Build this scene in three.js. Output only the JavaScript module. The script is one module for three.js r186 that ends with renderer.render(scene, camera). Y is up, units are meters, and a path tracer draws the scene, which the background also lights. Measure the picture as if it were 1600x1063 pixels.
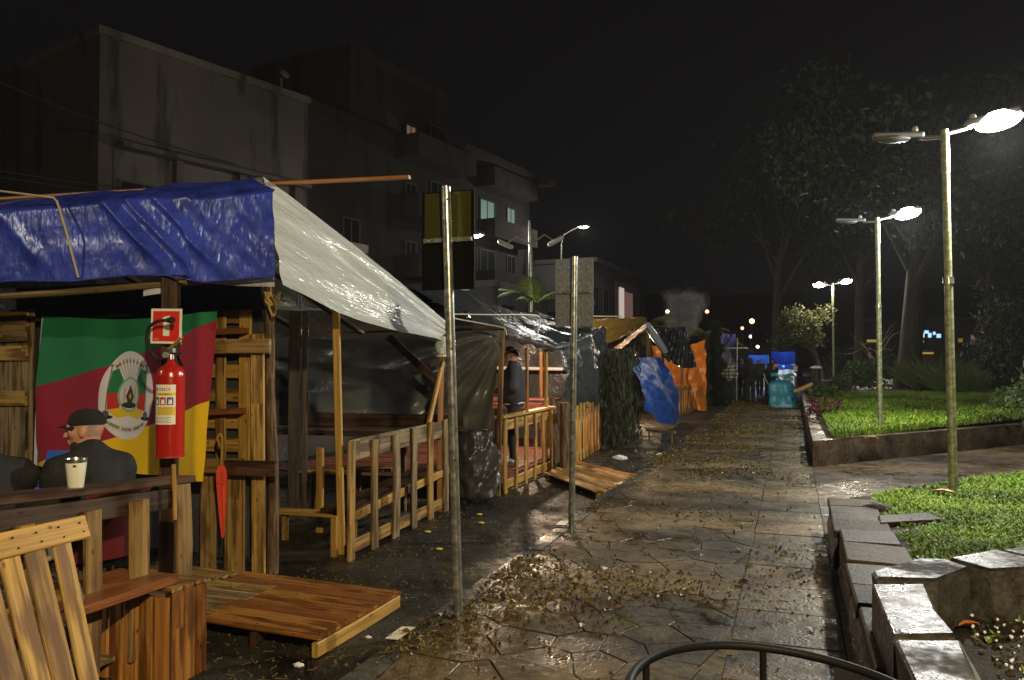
import * as THREE from 'three';
import { mergeGeometries, mergeVertices } from 'three/addons/utils/BufferGeometryUtils.js';
import { MarchingCubes } from 'three/addons/objects/MarchingCubes.js';
import { RoundedBoxGeometry } from 'three/addons/geometries/RoundedBoxGeometry.js';

// ---------------------------------------------------------------- camera, sky, exposure
// World: y up, metres. The street runs along -z, the stalls stand at x < -2.4, the park at x > 0.3.
const FPX = 1225, EYE = 1.65, YAW = THREE.MathUtils.degToRad(19.75), PITCH = Math.atan(32 / FPX);
const scene = new THREE.Scene();
const camera = new THREE.PerspectiveCamera(2 * Math.atan(531.5 / FPX) * 180 / Math.PI, 1600 / 1063, 0.05, 900);
camera.position.set(0, EYE, 0);
camera.rotation.set(PITCH, YAW, 0, 'YXZ');
scene.add(camera);

const renderer = new THREE.WebGLRenderer({ antialias: true });
renderer.toneMapping = THREE.LinearToneMapping;
renderer.toneMappingExposure = 1.0;
renderer.shadowMap.enabled = true;

{ // overcast night sky: a faint, even grey glow
  const W = 64, H = 32, d = new Float32Array(W * H * 4);
  for (let y = 0; y < H; y++) for (let x = 0; x < W; x++) {
    const i = (y * W + x) * 4;
    d[i] = 0.0030; d[i + 1] = 0.0027; d[i + 2] = 0.0031; d[i + 3] = 1;
  }
  const t = new THREE.DataTexture(d, W, H, THREE.RGBAFormat, THREE.FloatType);
  t.mapping = THREE.EquirectangularReflectionMapping; t.magFilter = THREE.LinearFilter; t.needsUpdate = true;
  scene.background = t; scene.environment = t;
}
const moon = new THREE.DirectionalLight(0xfff0e0, 0.004);
moon.position.set(30, 60, 25); moon.castShadow = true; moon.shadow.radius = 40;
scene.add(moon);
scene.fog = new THREE.FogExp2(new THREE.Color(0.9, 0.93, 1.0), 0.0004);

// strength (candela) and colour of the lamps; each light is made in its lamp's builder
const LAMP = {
  near: [132, new THREE.Color(1.0, 0.80, 0.46)],
  first: [95, new THREE.Color(1.0, 0.96, 0.86)],
  second: [70, new THREE.Color(0.98, 0.97, 0.92)],
  far: [16, new THREE.Color(1.0, 0.93, 0.72)],
  street: [45, new THREE.Color(1.0, 0.95, 0.85)],
  stall: [22, new THREE.Color(1.0, 0.72, 0.50)],
};

// ---------------------------------------------------------------- helpers
const V = (x, y, z) => new THREE.Vector3(x, y, z);
const lerp = THREE.MathUtils.lerp, clamp = THREE.MathUtils.clamp, sstep = THREE.MathUtils.smoothstep;
function rng(seed) { let s = seed >>> 0; return () => { s = (s + 0x6d2b79f5) | 0; let t = Math.imul(s ^ (s >>> 15), 1 | s); t = (t + Math.imul(t ^ (t >>> 7), 61 | t)) ^ t; return ((t ^ (t >>> 14)) >>> 0) / 4294967296; }; }
const R = rng(20240917), rr = (a, b) => a + (b - a) * R();

// photo pixel -> direction -> point on a known plane
const dF = V(-Math.sin(YAW) * Math.cos(PITCH), Math.sin(PITCH), -Math.cos(YAW) * Math.cos(PITCH));
const dR = V(Math.cos(YAW), 0, -Math.sin(YAW)), dU = new THREE.Vector3().crossVectors(dR, dF);
const ray = (px, py) => dF.clone().addScaledVector(dR, (px - 800) / FPX).addScaledVector(dU, (531.5 - py) / FPX);
const along = (px, py, t) => ray(px, py).multiplyScalar(t).add(V(0, EYE, 0));
const onY = (px, py, y = 0) => { const d = ray(px, py); return along(px, py, (y - EYE) / d.y); };
const onX = (px, py, x) => along(px, py, x / ray(px, py).x);
const onZ = (px, py, z) => along(px, py, z / ray(px, py).z);

// noise: periodic value noise and fbm
const HASH = (x, y, s) => { let h = Math.imul(x, 374761393) + Math.imul(y, 668265263) + Math.imul(s, 974634767); h = Math.imul(h ^ (h >>> 13), 1274126177); return ((h ^ (h >>> 16)) >>> 0) / 4294967296; };
function vn(x, y, per, s) {
  const xi = Math.floor(x), yi = Math.floor(y), fx = x - xi, fy = y - yi, m = (a) => ((a % per) + per) % per;
  const u = fx * fx * (3 - 2 * fx), v = fy * fy * (3 - 2 * fy), a = m(xi), b = m(xi + 1), c = m(yi), d = m(yi + 1);
  return lerp(lerp(HASH(a, c, s), HASH(b, c, s), u), lerp(HASH(a, d, s), HASH(b, d, s), u), v);
}
function fbm(x, y, per, oct, s = 1, gain = 0.5) { let a = 1, sum = 0, n = 0; for (let i = 0; i < oct; i++) { sum += a * vn(x, y, per, s + i * 17); n += a; a *= gain; x *= 2; y *= 2; per *= 2; } return sum / n; }
const fb = (x, y, oct = 3, s = 1) => fbm(x, y, 4096, oct, s) * 2 - 1;

function tex(w, h, fn, srgb) {
  const d = new Uint8Array(w * h * 4);
  for (let y = 0; y < h; y++) for (let x = 0; x < w; x++) {
    const c = fn(x / w, y / h), i = (y * w + x) * 4, a = Array.isArray(c) ? c : [c, c, c];
    d[i] = clamp(a[0], 0, 1) * 255; d[i + 1] = clamp(a[1], 0, 1) * 255; d[i + 2] = clamp(a[2], 0, 1) * 255; d[i + 3] = 255;
  }
  const t = new THREE.DataTexture(d, w, h); t.wrapS = t.wrapT = THREE.RepeatWrapping; t.magFilter = THREE.LinearFilter; t.minFilter = THREE.LinearMipmapLinearFilter;
  if (srgb) t.colorSpace = THREE.SRGBColorSpace;
  t.needsUpdate = true; return t;
}
const rep = (t, sx, sy) => { const c = t.clone(); c.repeat.set(1 / sx, 1 / sy); c.needsUpdate = true; return c; };

// things, parts and the setting
const used = new Map();
const numbered = (n) => { const k = used.get(n) ?? 0; used.set(n, k + 1); return k ? n + '_' + String(k).padStart(3, '0') : n; };
const ORG = new WeakMap();
function thing(name, label, category, p, group, turn = 0) {
  const g = new THREE.Group(); g.name = numbered(name); g.position.copy(p); g.rotation.y = turn;
  g.userData = { label, category }; if (group) g.userData.group = group;
  ORG.set(g, p.clone()); scene.add(g); return g;
}
// part(): geometry given in world coordinates; lpart(): in the thing's own axes
function lpart(parent, name, geo, mat, kind) {
  const m = new THREE.Mesh(geo, mat); m.name = name; m.castShadow = m.receiveShadow = true; if (kind) m.userData.kind = kind;
  parent.add(m); if (ORG.has(parent)) ORG.set(m, ORG.get(parent)); return m;
}
function part(parent, name, geo, mat, kind) { const o = ORG.get(parent); geo.translate(-o.x, -o.y, -o.z); return lpart(parent, name, geo, mat, kind); }
function struct(name, geo, mat, kind = 'structure', label, category) {
  const m = new THREE.Mesh(geo, mat); m.name = numbered(name); m.userData.kind = kind; if (label) m.userData.label = label; if (category) m.userData.category = category;
  m.castShadow = m.receiveShadow = true; ORG.set(m, V(0, 0, 0)); scene.add(m); return m;
}
function copyOf(g, p, turn, label) {
  const c = g.clone(); c.name = numbered(g.name.replace(/_\d{3}$/, '')); c.position.copy(p); c.rotation.y = turn;
  c.userData = { ...g.userData }; if (label) c.userData.label = label; scene.add(c); return c;
}

// geometry: raw triangles
class Tri {
  constructor() { this.p = []; this.u = []; }
  tri(a, b, c, ua, ub, uc) { this.p.push(a.x, a.y, a.z, b.x, b.y, b.z, c.x, c.y, c.z); this.u.push(...ua, ...ub, ...uc); }
  quad(a, b, c, d, ua, ub, uc, ud) { this.tri(a, b, c, ua, ub, uc); this.tri(a, c, d, ua, uc, ud); }
  geo() { const g = new THREE.BufferGeometry(); g.setAttribute('position', new THREE.Float32BufferAttribute(this.p, 3)); g.setAttribute('uv', new THREE.Float32BufferAttribute(this.u, 2)); g.computeVertexNormals(); return g; }
}
// a sawn board from a to b: w wide (across the hint normal), t thick (along it); worn edges, slight warp, uv in metres with a random place in the grain
function board(a, b, w, t, hint = V(0, 1, 0), o = {}) {
  const d = b.clone().sub(a), L = d.length(); d.normalize();
  let n = hint.clone().addScaledVector(d, -hint.dot(d)); if (n.lengthSq() < 1e-6) n = V(1, 0, 0).addScaledVector(d, -d.x); n.normalize();
  const s = new THREE.Vector3().crossVectors(d, n), c = Math.min(o.c ?? 0.006, t * 0.3, w * 0.3), seg = o.seg ?? (L > 0.5 ? 4 : 1), wp = o.warp ?? 0.004;
  const sec = [[w / 2 - c, t / 2], [-w / 2 + c, t / 2], [-w / 2, t / 2 - c], [-w / 2, -t / 2 + c], [-w / 2 + c, -t / 2], [w / 2 - c, -t / 2], [w / 2, -t / 2 + c], [w / 2, t / 2 - c]];
  const per = [0]; for (let i = 0; i < 8; i++) { const p = sec[i], q = sec[(i + 1) % 8]; per.push(per[i] + Math.hypot(q[0] - p[0], q[1] - p[1])); }
  const u0 = R() * 7, v0 = R() * 5, rings = [], p1 = R() * 6.3, p2 = R() * 6.3;
  for (let k = 0; k <= seg; k++) {
    const f = k / seg, bend = Math.sin(f * Math.PI) * wp, tw = (o.twist ?? 0) * (f - 0.5), cw = 1 + (o.rough ? (R() - 0.5) * o.rough : 0);
    const m = a.clone().addScaledVector(d, L * f).addScaledVector(n, bend * Math.sin(p1)).addScaledVector(s, bend * Math.sin(p2));
    rings.push(sec.map(([x, y]) => m.clone().addScaledVector(s, x * cw * Math.cos(tw) - y * Math.sin(tw)).addScaledVector(n, y * Math.cos(tw) + x * cw * Math.sin(tw))));
  }
  const T = new Tri();
  for (let k = 0; k < seg; k++) for (let i = 0; i < 8; i++) {
    const j = (i + 1) % 8, ua = u0 + L * k / seg, ub = u0 + L * (k + 1) / seg;
    T.quad(rings[k][i], rings[k][j], rings[k + 1][j], rings[k + 1][i], [ua, v0 + per[i]], [ua, v0 + per[i + 1]], [ub, v0 + per[i + 1]], [ub, v0 + per[i]]);
  }
  for (const [r, flip] of [[rings[0], true], [rings[seg], false]]) for (let i = 1; i < 7; i++) {
    const uv = (k) => [u0 + sec[k][1], v0 + sec[k][0]];
    if (flip) T.tri(r[0], r[i + 1], r[i], uv(0), uv(i + 1), uv(i)); else T.tri(r[0], r[i], r[i + 1], uv(0), uv(i), uv(i + 1));
  }
  return T.geo();
}
// round pole or trunk along points with radii; uneven where rough > 0
function pole(pts, radii, o = {}) {
  const ns = o.ns ?? 10, T = [], rough = o.rough ?? 0, P = [], N = [], U = [], I = []; let len = 0;
  for (let k = 0; k < pts.length; k++) {
    const d = pts[Math.min(k + 1, pts.length - 1)].clone().sub(pts[Math.max(k - 1, 0)]).normalize();
    const a = Math.abs(d.y) > 0.9 ? V(1, 0, 0) : V(0, 1, 0), s = new THREE.Vector3().crossVectors(d, a).normalize(), t = new THREE.Vector3().crossVectors(s, d);
    if (k) len += pts[k].distanceTo(pts[k - 1]);
    for (let i = 0; i <= ns; i++) {
      const an = i / ns * Math.PI * 2, r = radii[k] * (1 + rough * fb(Math.cos(an) * 1.3 + 7.1, Math.sin(an) * 1.3 + len * 3 + 3, 2, o.s ?? 5));
      const n = s.clone().multiplyScalar(Math.cos(an)).addScaledVector(t, Math.sin(an)), p = pts[k].clone().addScaledVector(n, r);
      P.push(p.x, p.y, p.z); N.push(n.x, n.y, n.z); U.push(len, i / ns * 2 * Math.PI * radii[0]);
    }
  }
  for (let k = 0; k < pts.length - 1; k++) for (let i = 0; i < ns; i++) { const a = k * (ns + 1) + i, b = a + ns + 1; I.push(a, b, a + 1, a + 1, b, b + 1); }
  for (const [k, flip] of [[0, 1], [pts.length - 1, 0]]) {   // caps
    const d = (k ? pts[k].clone().sub(pts[k - 1]) : pts[0].clone().sub(pts[1])).normalize(), c = P.length / 3;
    P.push(pts[k].x, pts[k].y, pts[k].z); N.push(d.x, d.y, d.z); U.push(0, 0);
    for (let i = 0; i <= ns; i++) { const q = (k * (ns + 1) + i) * 3; P.push(P[q], P[q + 1], P[q + 2]); N.push(d.x, d.y, d.z); U.push(P[q] - pts[k].x, P[q + 2] - pts[k].z); }
    for (let i = 0; i < ns; i++) flip ? I.push(c, c + 1 + i, c + 2 + i) : I.push(c, c + 2 + i, c + 1 + i);
  }
  const g = new THREE.BufferGeometry(); g.setAttribute('position', new THREE.Float32BufferAttribute(P, 3)); g.setAttribute('normal', new THREE.Float32BufferAttribute(N, 3)); g.setAttribute('uv', new THREE.Float32BufferAttribute(U, 2)); g.setIndex(I);
  if (rough > 0) { const m = g; m.computeVertexNormals(); }
  return g;
}
const rod = (a, b, r, o = {}) => pole([a, b], [r, o.r2 ?? r], o);
function rope(pts, r, n = 40) { return new THREE.TubeGeometry(new THREE.CatmullRomCurve3(pts, false, 'catmullrom', 0.3), n, r, 6, false); }
// a hanging sheet: fn(u, v) -> point; uv in metres
function sheet(fn, nu, nv, W = 1, H = 1) {
  const P = [], U = [], I = [];
  for (let j = 0; j <= nv; j++) for (let i = 0; i <= nu; i++) { const p = fn(i / nu, j / nv); P.push(p.x, p.y, p.z); U.push(i / nu * W, j / nv * H); }
  for (let j = 0; j < nv; j++) for (let i = 0; i < nu; i++) { const a = j * (nu + 1) + i, b = a + nu + 1; I.push(a, a + 1, b, a + 1, b + 1, b); }
  const g = new THREE.BufferGeometry(); g.setAttribute('position', new THREE.Float32BufferAttribute(P, 3)); g.setAttribute('uv', new THREE.Float32BufferAttribute(U, 2)); g.setIndex(I); g.computeVertexNormals(); return g;
}
const bil = (a, b, c, d) => (u, v) => a.clone().multiplyScalar((1 - u) * (1 - v)).addScaledVector(b, u * (1 - v)).addScaledVector(c, u * v).addScaledVector(d, (1 - u) * v);
function bx(x0, x1, y0, y1, z0, z1) { const g = new THREE.BoxGeometry(x1 - x0, y1 - y0, z1 - z0); // uv in metres
  const p = g.attributes.position, n = g.attributes.normal, u = g.attributes.uv; g.translate((x0 + x1) / 2, (y0 + y1) / 2, (z0 + z1) / 2);
  for (let i = 0; i < p.count; i++) { const ax = Math.abs(n.getX(i)), ay = Math.abs(n.getY(i)); if (ax > 0.5) u.setXY(i, p.getZ(i), p.getY(i)); else if (ay > 0.5) u.setXY(i, p.getX(i), p.getZ(i)); else u.setXY(i, p.getX(i), p.getY(i)); }
  return g; }
// a prism over a polygon (counter-clockwise from above or not), with a chamfered upper edge; top and bottom heights
function prism(poly, yb, yt, c = 0.008, tilt = [0, 0], jag = 0) {
  let A = 0; for (let i = 0; i < poly.length; i++) { const p = poly[i], q = poly[(i + 1) % poly.length]; A += p.x * q.z - q.x * p.z; }
  const pts = A > 0 ? poly.slice().reverse() : poly.slice();
  const cx = pts.reduce((s, p) => s + p.x, 0) / pts.length, cz = pts.reduce((s, p) => s + p.z, 0) / pts.length;
  const yy = (x, z) => yt + (x - cx) * tilt[0] + (z - cz) * tilt[1];
  const top = pts.map((p) => { const dx = cx - p.x, dz = cz - p.z, l = Math.hypot(dx, dz) || 1; const q = V(p.x + dx / l * c * 1.3, 0, p.z + dz / l * c * 1.3); q.y = yy(q.x, q.z); return q; });
  const mid = pts.map((p) => V(p.x, yy(p.x, p.z) - c, p.z)), bot = pts.map((p) => V(p.x + (R() - 0.5) * jag, yb, p.z + (R() - 0.5) * jag)), T = new Tri(), n = pts.length, ct = V(cx, yt, cz);
  const ut = (p) => [p.x, p.z];
  let l = 0;
  for (let i = 0; i < n; i++) {
    const j = (i + 1) % n, e = Math.hypot(pts[i].x - pts[j].x, pts[i].z - pts[j].z);
    T.tri(ct, top[i], top[j], ut(ct), ut(top[i]), ut(top[j]));
    T.quad(top[i], mid[i], mid[j], top[j], ut(top[i]), ut(mid[i]), ut(mid[j]), ut(top[j]));
    T.quad(mid[i], bot[i], bot[j], mid[j], [l, mid[i].y], [l, yb], [l + e, yb], [l + e, mid[j].y]); l += e;
  }
  return T.geo();
}
// ---------------------------------------------------------------- textures and materials
const KNOTS = Array.from({ length: 7 }, () => [R(), R(), rr(0.008, 0.02)]);
function woodFn(dirt) {
  return (u, v) => {   // grain along u; one tile is 1.6 m x 0.4 m
    let bend = 0, knot = 0;
    for (const [ku, kv, kr] of KNOTS) { let du = u - ku, dv = v - kv; du -= Math.round(du); dv -= Math.round(dv); const r2 = (du * 4 / 1.6) ** 2 + dv * dv, k = Math.exp(-r2 / (kr * kr * 1.4)); knot = Math.max(knot, k); bend += Math.sign(dv) * 0.012 * Math.exp(-r2 / (kr * kr * 12)); }
    const vv = v + bend, ring = fbm(u * 3, vv * 24, 24, 3, 11), fine = fbm(u * 8, vv * 128, 128, 2, 23), st = 0.5 * fbm(u * 3, v * 15, 15, 4, 31) + 0.5 * fbm(u * 6, v * 6, 6, 4, 33);
    let g = 0.82 + 0.2 * (ring - 0.5) + 0.2 * (fine - 0.5);
    g *= 1 - 0.5 * knot; const dk = dirt * sstep(st, 0.44, 0.66);
    const w = dirt * sstep(fbm(u * 5 + 3, v * 5, 5, 3, 57), 0.5, 0.8) * 0.5;
    return [g * (1 - 0.85 * dk), g * (1 - 0.03 * w) * (1 - 0.12 * knot) * (1 - dk), g * (1 - 0.08 * w) * (1 - 0.2 * knot) * (1 - 1.15 * dk)];
  };
}
const WT = [0.16, 0.44].map((d) => tex(512, 256, woodFn(d), true)), WB = tex(512, 256, (u, v) => woodFn(0.25)(u, v)[0]);
WB.repeat.set(1 / 1.6, 1 / 0.4);
const WM = WT.map((t) => rep(t, 1.6, 0.4));
const wood = (r, g, b, k = 0, rough = 0.62) => new THREE.MeshStandardMaterial({ color: new THREE.Color().setRGB(r, g, b), map: WM[k], bumpMap: WB, bumpScale: 0.0022, roughness: rough });
const pine = [wood(0.66, 0.39, 0.08, 0), wood(0.59, 0.34, 0.06, 0), wood(0.62, 0.38, 0.085, 1)];
const oldw = [wood(0.42, 0.25, 0.065, 1), wood(0.34, 0.205, 0.058, 1), wood(0.48, 0.28, 0.06, 1)];
const grey = [wood(0.33, 0.24, 0.115, 1), wood(0.39, 0.28, 0.13, 1)];
const wet = [wood(0.44, 0.18, 0.035, 1, 0.42), wood(0.50, 0.22, 0.045, 1, 0.45), wood(0.32, 0.11, 0.026, 0, 0.38)];
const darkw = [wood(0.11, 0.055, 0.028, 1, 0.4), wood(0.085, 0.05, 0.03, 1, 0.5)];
const redw = [wood(0.34, 0.12, 0.075, 1, 0.45), wood(0.30, 0.10, 0.065, 1, 0.5)];
const orangew = wood(0.55, 0.23, 0.05, 0, 0.45);
const pick = (a) => a[Math.floor(R() * a.length) % a.length];

const CR = tex(512, 512, (u, v) => { // crumpled plastic: sharp creases and shallow dents
  let h = 0; for (const [s, a, k] of [[5, 0.5, 3], [11, 0.3, 9], [23, 0.2, 14]]) { const n = fbm(u * s + 0.8 * fbm(u * 3, v * 3, 3, 2, k + 1), v * s, s, 2, k); h += a * (1 - Math.abs(2 * n - 1)); } return h; });
const crk = (s) => rep(CR, s, s);
const CRR = tex(256, 256, (u, v) => 0.75 + 0.5 * (fbm(u * 8, v * 8, 8, 4, 71) - 0.5));
const plastic = (r, g, b, rough, bump = 0.012, s = 0.9, o = {}) => new THREE.MeshPhysicalMaterial({ color: new THREE.Color().setRGB(r, g, b), roughness: rough, bumpMap: crk(s), bumpScale: bump, roughnessMap: rep(CRR, s, s), side: THREE.DoubleSide, ...o });
const BLUEC = tex(256, 256, (u, v) => { const n = fbm(u * 6, v * 6, 6, 4, 91), w = fbm(u * 50, v * 50, 50, 2, 93); const k = 0.6 + 0.55 * n + 0.22 * (w - 0.5); return [k, k, k]; }, true);
const tarpBlue = new THREE.MeshPhysicalMaterial({ color: new THREE.Color().setRGB(0.045, 0.075, 0.52), map: rep(BLUEC, 1.1, 1.1), roughness: 0.44, roughnessMap: rep(CRR, 0.6, 0.6), bumpMap: rep(CR, 0.8, 1.9), bumpScale: 0.014, side: THREE.DoubleSide });
const tarpWhite = plastic(0.68, 0.71, 0.66, 0.3, 0.016, 0.8, { transmission: 0.35, bumpMap: rep(CR, 1.7, 0.6) });
const tarpBlack = plastic(0.05, 0.05, 0.05, 0.42, 0.02, 1.3);
const tarpWall = plastic(0.11, 0.11, 0.107, 0.4, 0.014, 2.2);
const tarpGrey = plastic(0.032, 0.036, 0.037, 0.36, 0.016, 1.1);
const tarpOrange = plastic(0.72, 0.24, 0.03, 0.42, 0.014, 1.0, { transmission: 0.3 });
const tarpOlive = plastic(0.34, 0.20, 0.03, 0.4, 0.012, 1.0);
const tarpSky = plastic(0.02, 0.085, 0.36, 0.6, 0.006, 1.0, { specularIntensity: 0.3, map: rep(BLUEC, 1.1, 1.1) });
const tarpTeal = plastic(0.03, 0.30, 0.42, 0.42, 0.012, 0.8);

const M = (r, g, b, rough = 0.7, metal = 0, o = {}) => new THREE.MeshStandardMaterial({ color: new THREE.Color().setRGB(r, g, b), roughness: rough, metalness: metal, ...o });
const SPK = tex(256, 256, (u, v) => { const n = fbm(u * 10, v * 10, 10, 4, 41), m = fbm(u * 40, v * 40, 40, 2, 43); const k = 0.62 + 0.5 * n + 0.18 * (m - 0.5); return [k, k, k * 0.97]; }, true);
const SPB = tex(256, 256, (u, v) => fbm(u * 40, v * 40, 40, 3, 47));
const galv = M(0.44, 0.45, 0.43, 0.42, 0.75, { map: rep(SPK, 0.3, 0.3), roughnessMap: rep(CRR, 0.4, 0.4) });
const galvGreen = M(0.33, 0.35, 0.21, 0.5, 0.3, { map: rep(SPK, 0.3, 0.3) });
const blackIron = M(0.008, 0.008, 0.008, 0.7, 0);
const ropeMat = M(0.42, 0.29, 0.10, 0.85), ropePale = M(0.55, 0.45, 0.28, 0.8), whiteRope = M(0.62, 0.58, 0.5, 0.8);
const plateGrey = M(0.2, 0.215, 0.26, 0.6, 0, { map: rep(SPK, 0.25, 0.25) });

// wet stone, road and soil
const STC = tex(1024, 1024, (u, v) => { const a = fbm(u * 4, v * 4, 4, 6, 101), b = fbm(u * 64, v * 64, 64, 2, 103), s = sstep(fbm(u * 7, v * 7, 7, 5, 107), 0.52, 0.68); const k = 0.52 + 0.95 * (a - 0.38) + 0.35 * (b - 0.5); return [k * (1 - 0.28 * s), k * 0.95 * (1 - 0.36 * s), k * 0.86 * (1 - 0.52 * s)]; }, true);
const STR = tex(1024, 1024, (u, v) => { const a = fbm(u * 5, v * 5, 5, 5, 113), b = fbm(u * 48, v * 48, 48, 2, 117); return clamp(0.5 + 1.15 * (a - 0.45) + 0.55 * (b - 0.5), 0.14, 0.9); });
const STB = tex(1024, 1024, (u, v) => 0.5 * fbm(u * 12, v * 12, 12, 4, 121) + 0.5 * fbm(u * 90, v * 90, 90, 2, 123));
const stoneMat = (r, g, b, sc = 2.3, bump = 0.006, o = {}) => new THREE.MeshPhysicalMaterial({ color: new THREE.Color().setRGB(r, g, b), roughness: 1, specularIntensity: 0.7, map: rep(STC, sc, sc), roughnessMap: rep(STR, sc * 1.3, sc * 1.3), bumpMap: rep(STB, sc * 0.6, sc * 0.6), bumpScale: bump, ...o });
const paveMats = [stoneMat(0.145, 0.12, 0.068), stoneMat(0.13, 0.11, 0.066), stoneMat(0.155, 0.125, 0.068), stoneMat(0.138, 0.11, 0.058)];
const mortar = stoneMat(0.05, 0.042, 0.024), sidewalkFar = stoneMat(0.15, 0.124, 0.07, 1.7, 0.003), roadMat = stoneMat(0.04, 0.038, 0.034, 1.7, 0.012), pathMat = stoneMat(0.12, 0.092, 0.06, 2.9, 0.008);
const kerbMat = stoneMat(0.085, 0.09, 0.1), wallMat = stoneMat(0.16, 0.13, 0.105, 1.9, 0.006), wallDark = stoneMat(0.17, 0.12, 0.085, 1.3, 0.02), copeMat = [stoneMat(0.085, 0.068, 0.045, 2.3, 0.006, { roughnessMap: null, roughness: 0.62, specularIntensity: 0.22 }), stoneMat(0.07, 0.058, 0.04, 2.3, 0.006, { roughnessMap: null, roughness: 0.56, specularIntensity: 0.22 })], paleStone = [stoneMat(0.105, 0.105, 0.112, 1.1, 0.004, { roughness: 0.85, specularIntensity: 0.32 }), stoneMat(0.092, 0.092, 0.098, 1.1, 0.004, { roughness: 0.95, specularIntensity: 0.3 })];
const soilMat = stoneMat(0.075, 0.058, 0.035, 0.8, 0.02), lawnSoil = stoneMat(0.06, 0.05, 0.024, 0.9, 0.02, { roughnessMap: null, roughness: 0.85 });
const PLS = tex(512, 512, (u, v) => { const n = fbm(u * 3, v * 3, 3, 5, 131), d = fbm(u * 12, v * 2, 12, 4, 137); const k = 0.7 + 0.35 * (n - 0.4) - 0.3 * sstep(d, 0.55, 0.8); return [k, k * 0.98, k * 0.95]; }, true);
const plaster = (r, g, b) => M(r, g, b, 0.9, 0, { map: rep(PLS, 6, 6) });
const BARK = tex(256, 256, (u, v) => { const n = fbm(u * 6, v * 24, 24, 4, 151); return [0.4 + 0.8 * (n - 0.2), 0.38 + 0.75 * (n - 0.2), 0.34 + 0.65 * (n - 0.2)]; }, true), BARKB = tex(256, 256, (u, v) => fbm(u * 6, v * 24, 24, 4, 151));
const bark = (r, g, b, s = 0.4) => M(r, g, b, 0.85, 0, { map: rep(BARK, s * 2, s), bumpMap: rep(BARKB, s * 2, s), bumpScale: 0.012 });
const logBark = bark(0.26, 0.17, 0.10), trunkBark = bark(0.13, 0.105, 0.08, 0.7), polePost = bark(0.12, 0.085, 0.055);
const leafMat = (r, g, b) => new THREE.MeshPhysicalMaterial({ color: new THREE.Color().setRGB(r, g, b), roughness: 0.65, specularIntensity: 0.5, side: THREE.DoubleSide, transmission: 0.25 });
const glow = (r, g, b, k) => new THREE.MeshStandardMaterial({ color: 0x111111, emissive: new THREE.Color().setRGB(r, g, b), emissiveIntensity: k, roughness: 0.5 });
function canvasTex(w, h, draw) { const c = document.createElement('canvas'); c.width = w; c.height = h; draw(c.getContext('2d'), w, h); const t = new THREE.CanvasTexture(c); t.colorSpace = THREE.SRGBColorSpace; return t; }
// ---------------------------------------------------------------- the setting: road, sidewalk, kerb, path
const RY = -0.1;              // road level; the sidewalk is at 0
const KX = -2.24, SX = 0.27;  // sidewalk edges
{ // road and everything beyond, one sheet to the horizon
  struct('road', sheet((u, v) => { const a = (u - 0.5) * 2, b = (v - 0.35) * 2; const x = Math.sign(a) * Math.abs(a) ** 2.2 * 400, z = -Math.sign(b) * Math.abs(b) ** 2.2 * 400; return V(x, RY, z); }, 60, 60, 1, 1), (() => { const m = roadMat; return m; })());
  const g = scene.children[scene.children.length - 1].geometry, p = g.attributes.position, u = g.attributes.uv;
  for (let i = 0; i < p.count; i++) u.setXY(i, p.getX(i), p.getZ(i));
}
const sidewalk = struct('sidewalk', mergeGeometries([bx(KX + 0.16, SX, RY - 0.1, -0.014, -15.5, 3), bx(KX + 0.16, SX, RY - 0.1, 0, -60, -15.5)]), sidewalkFar);
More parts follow.
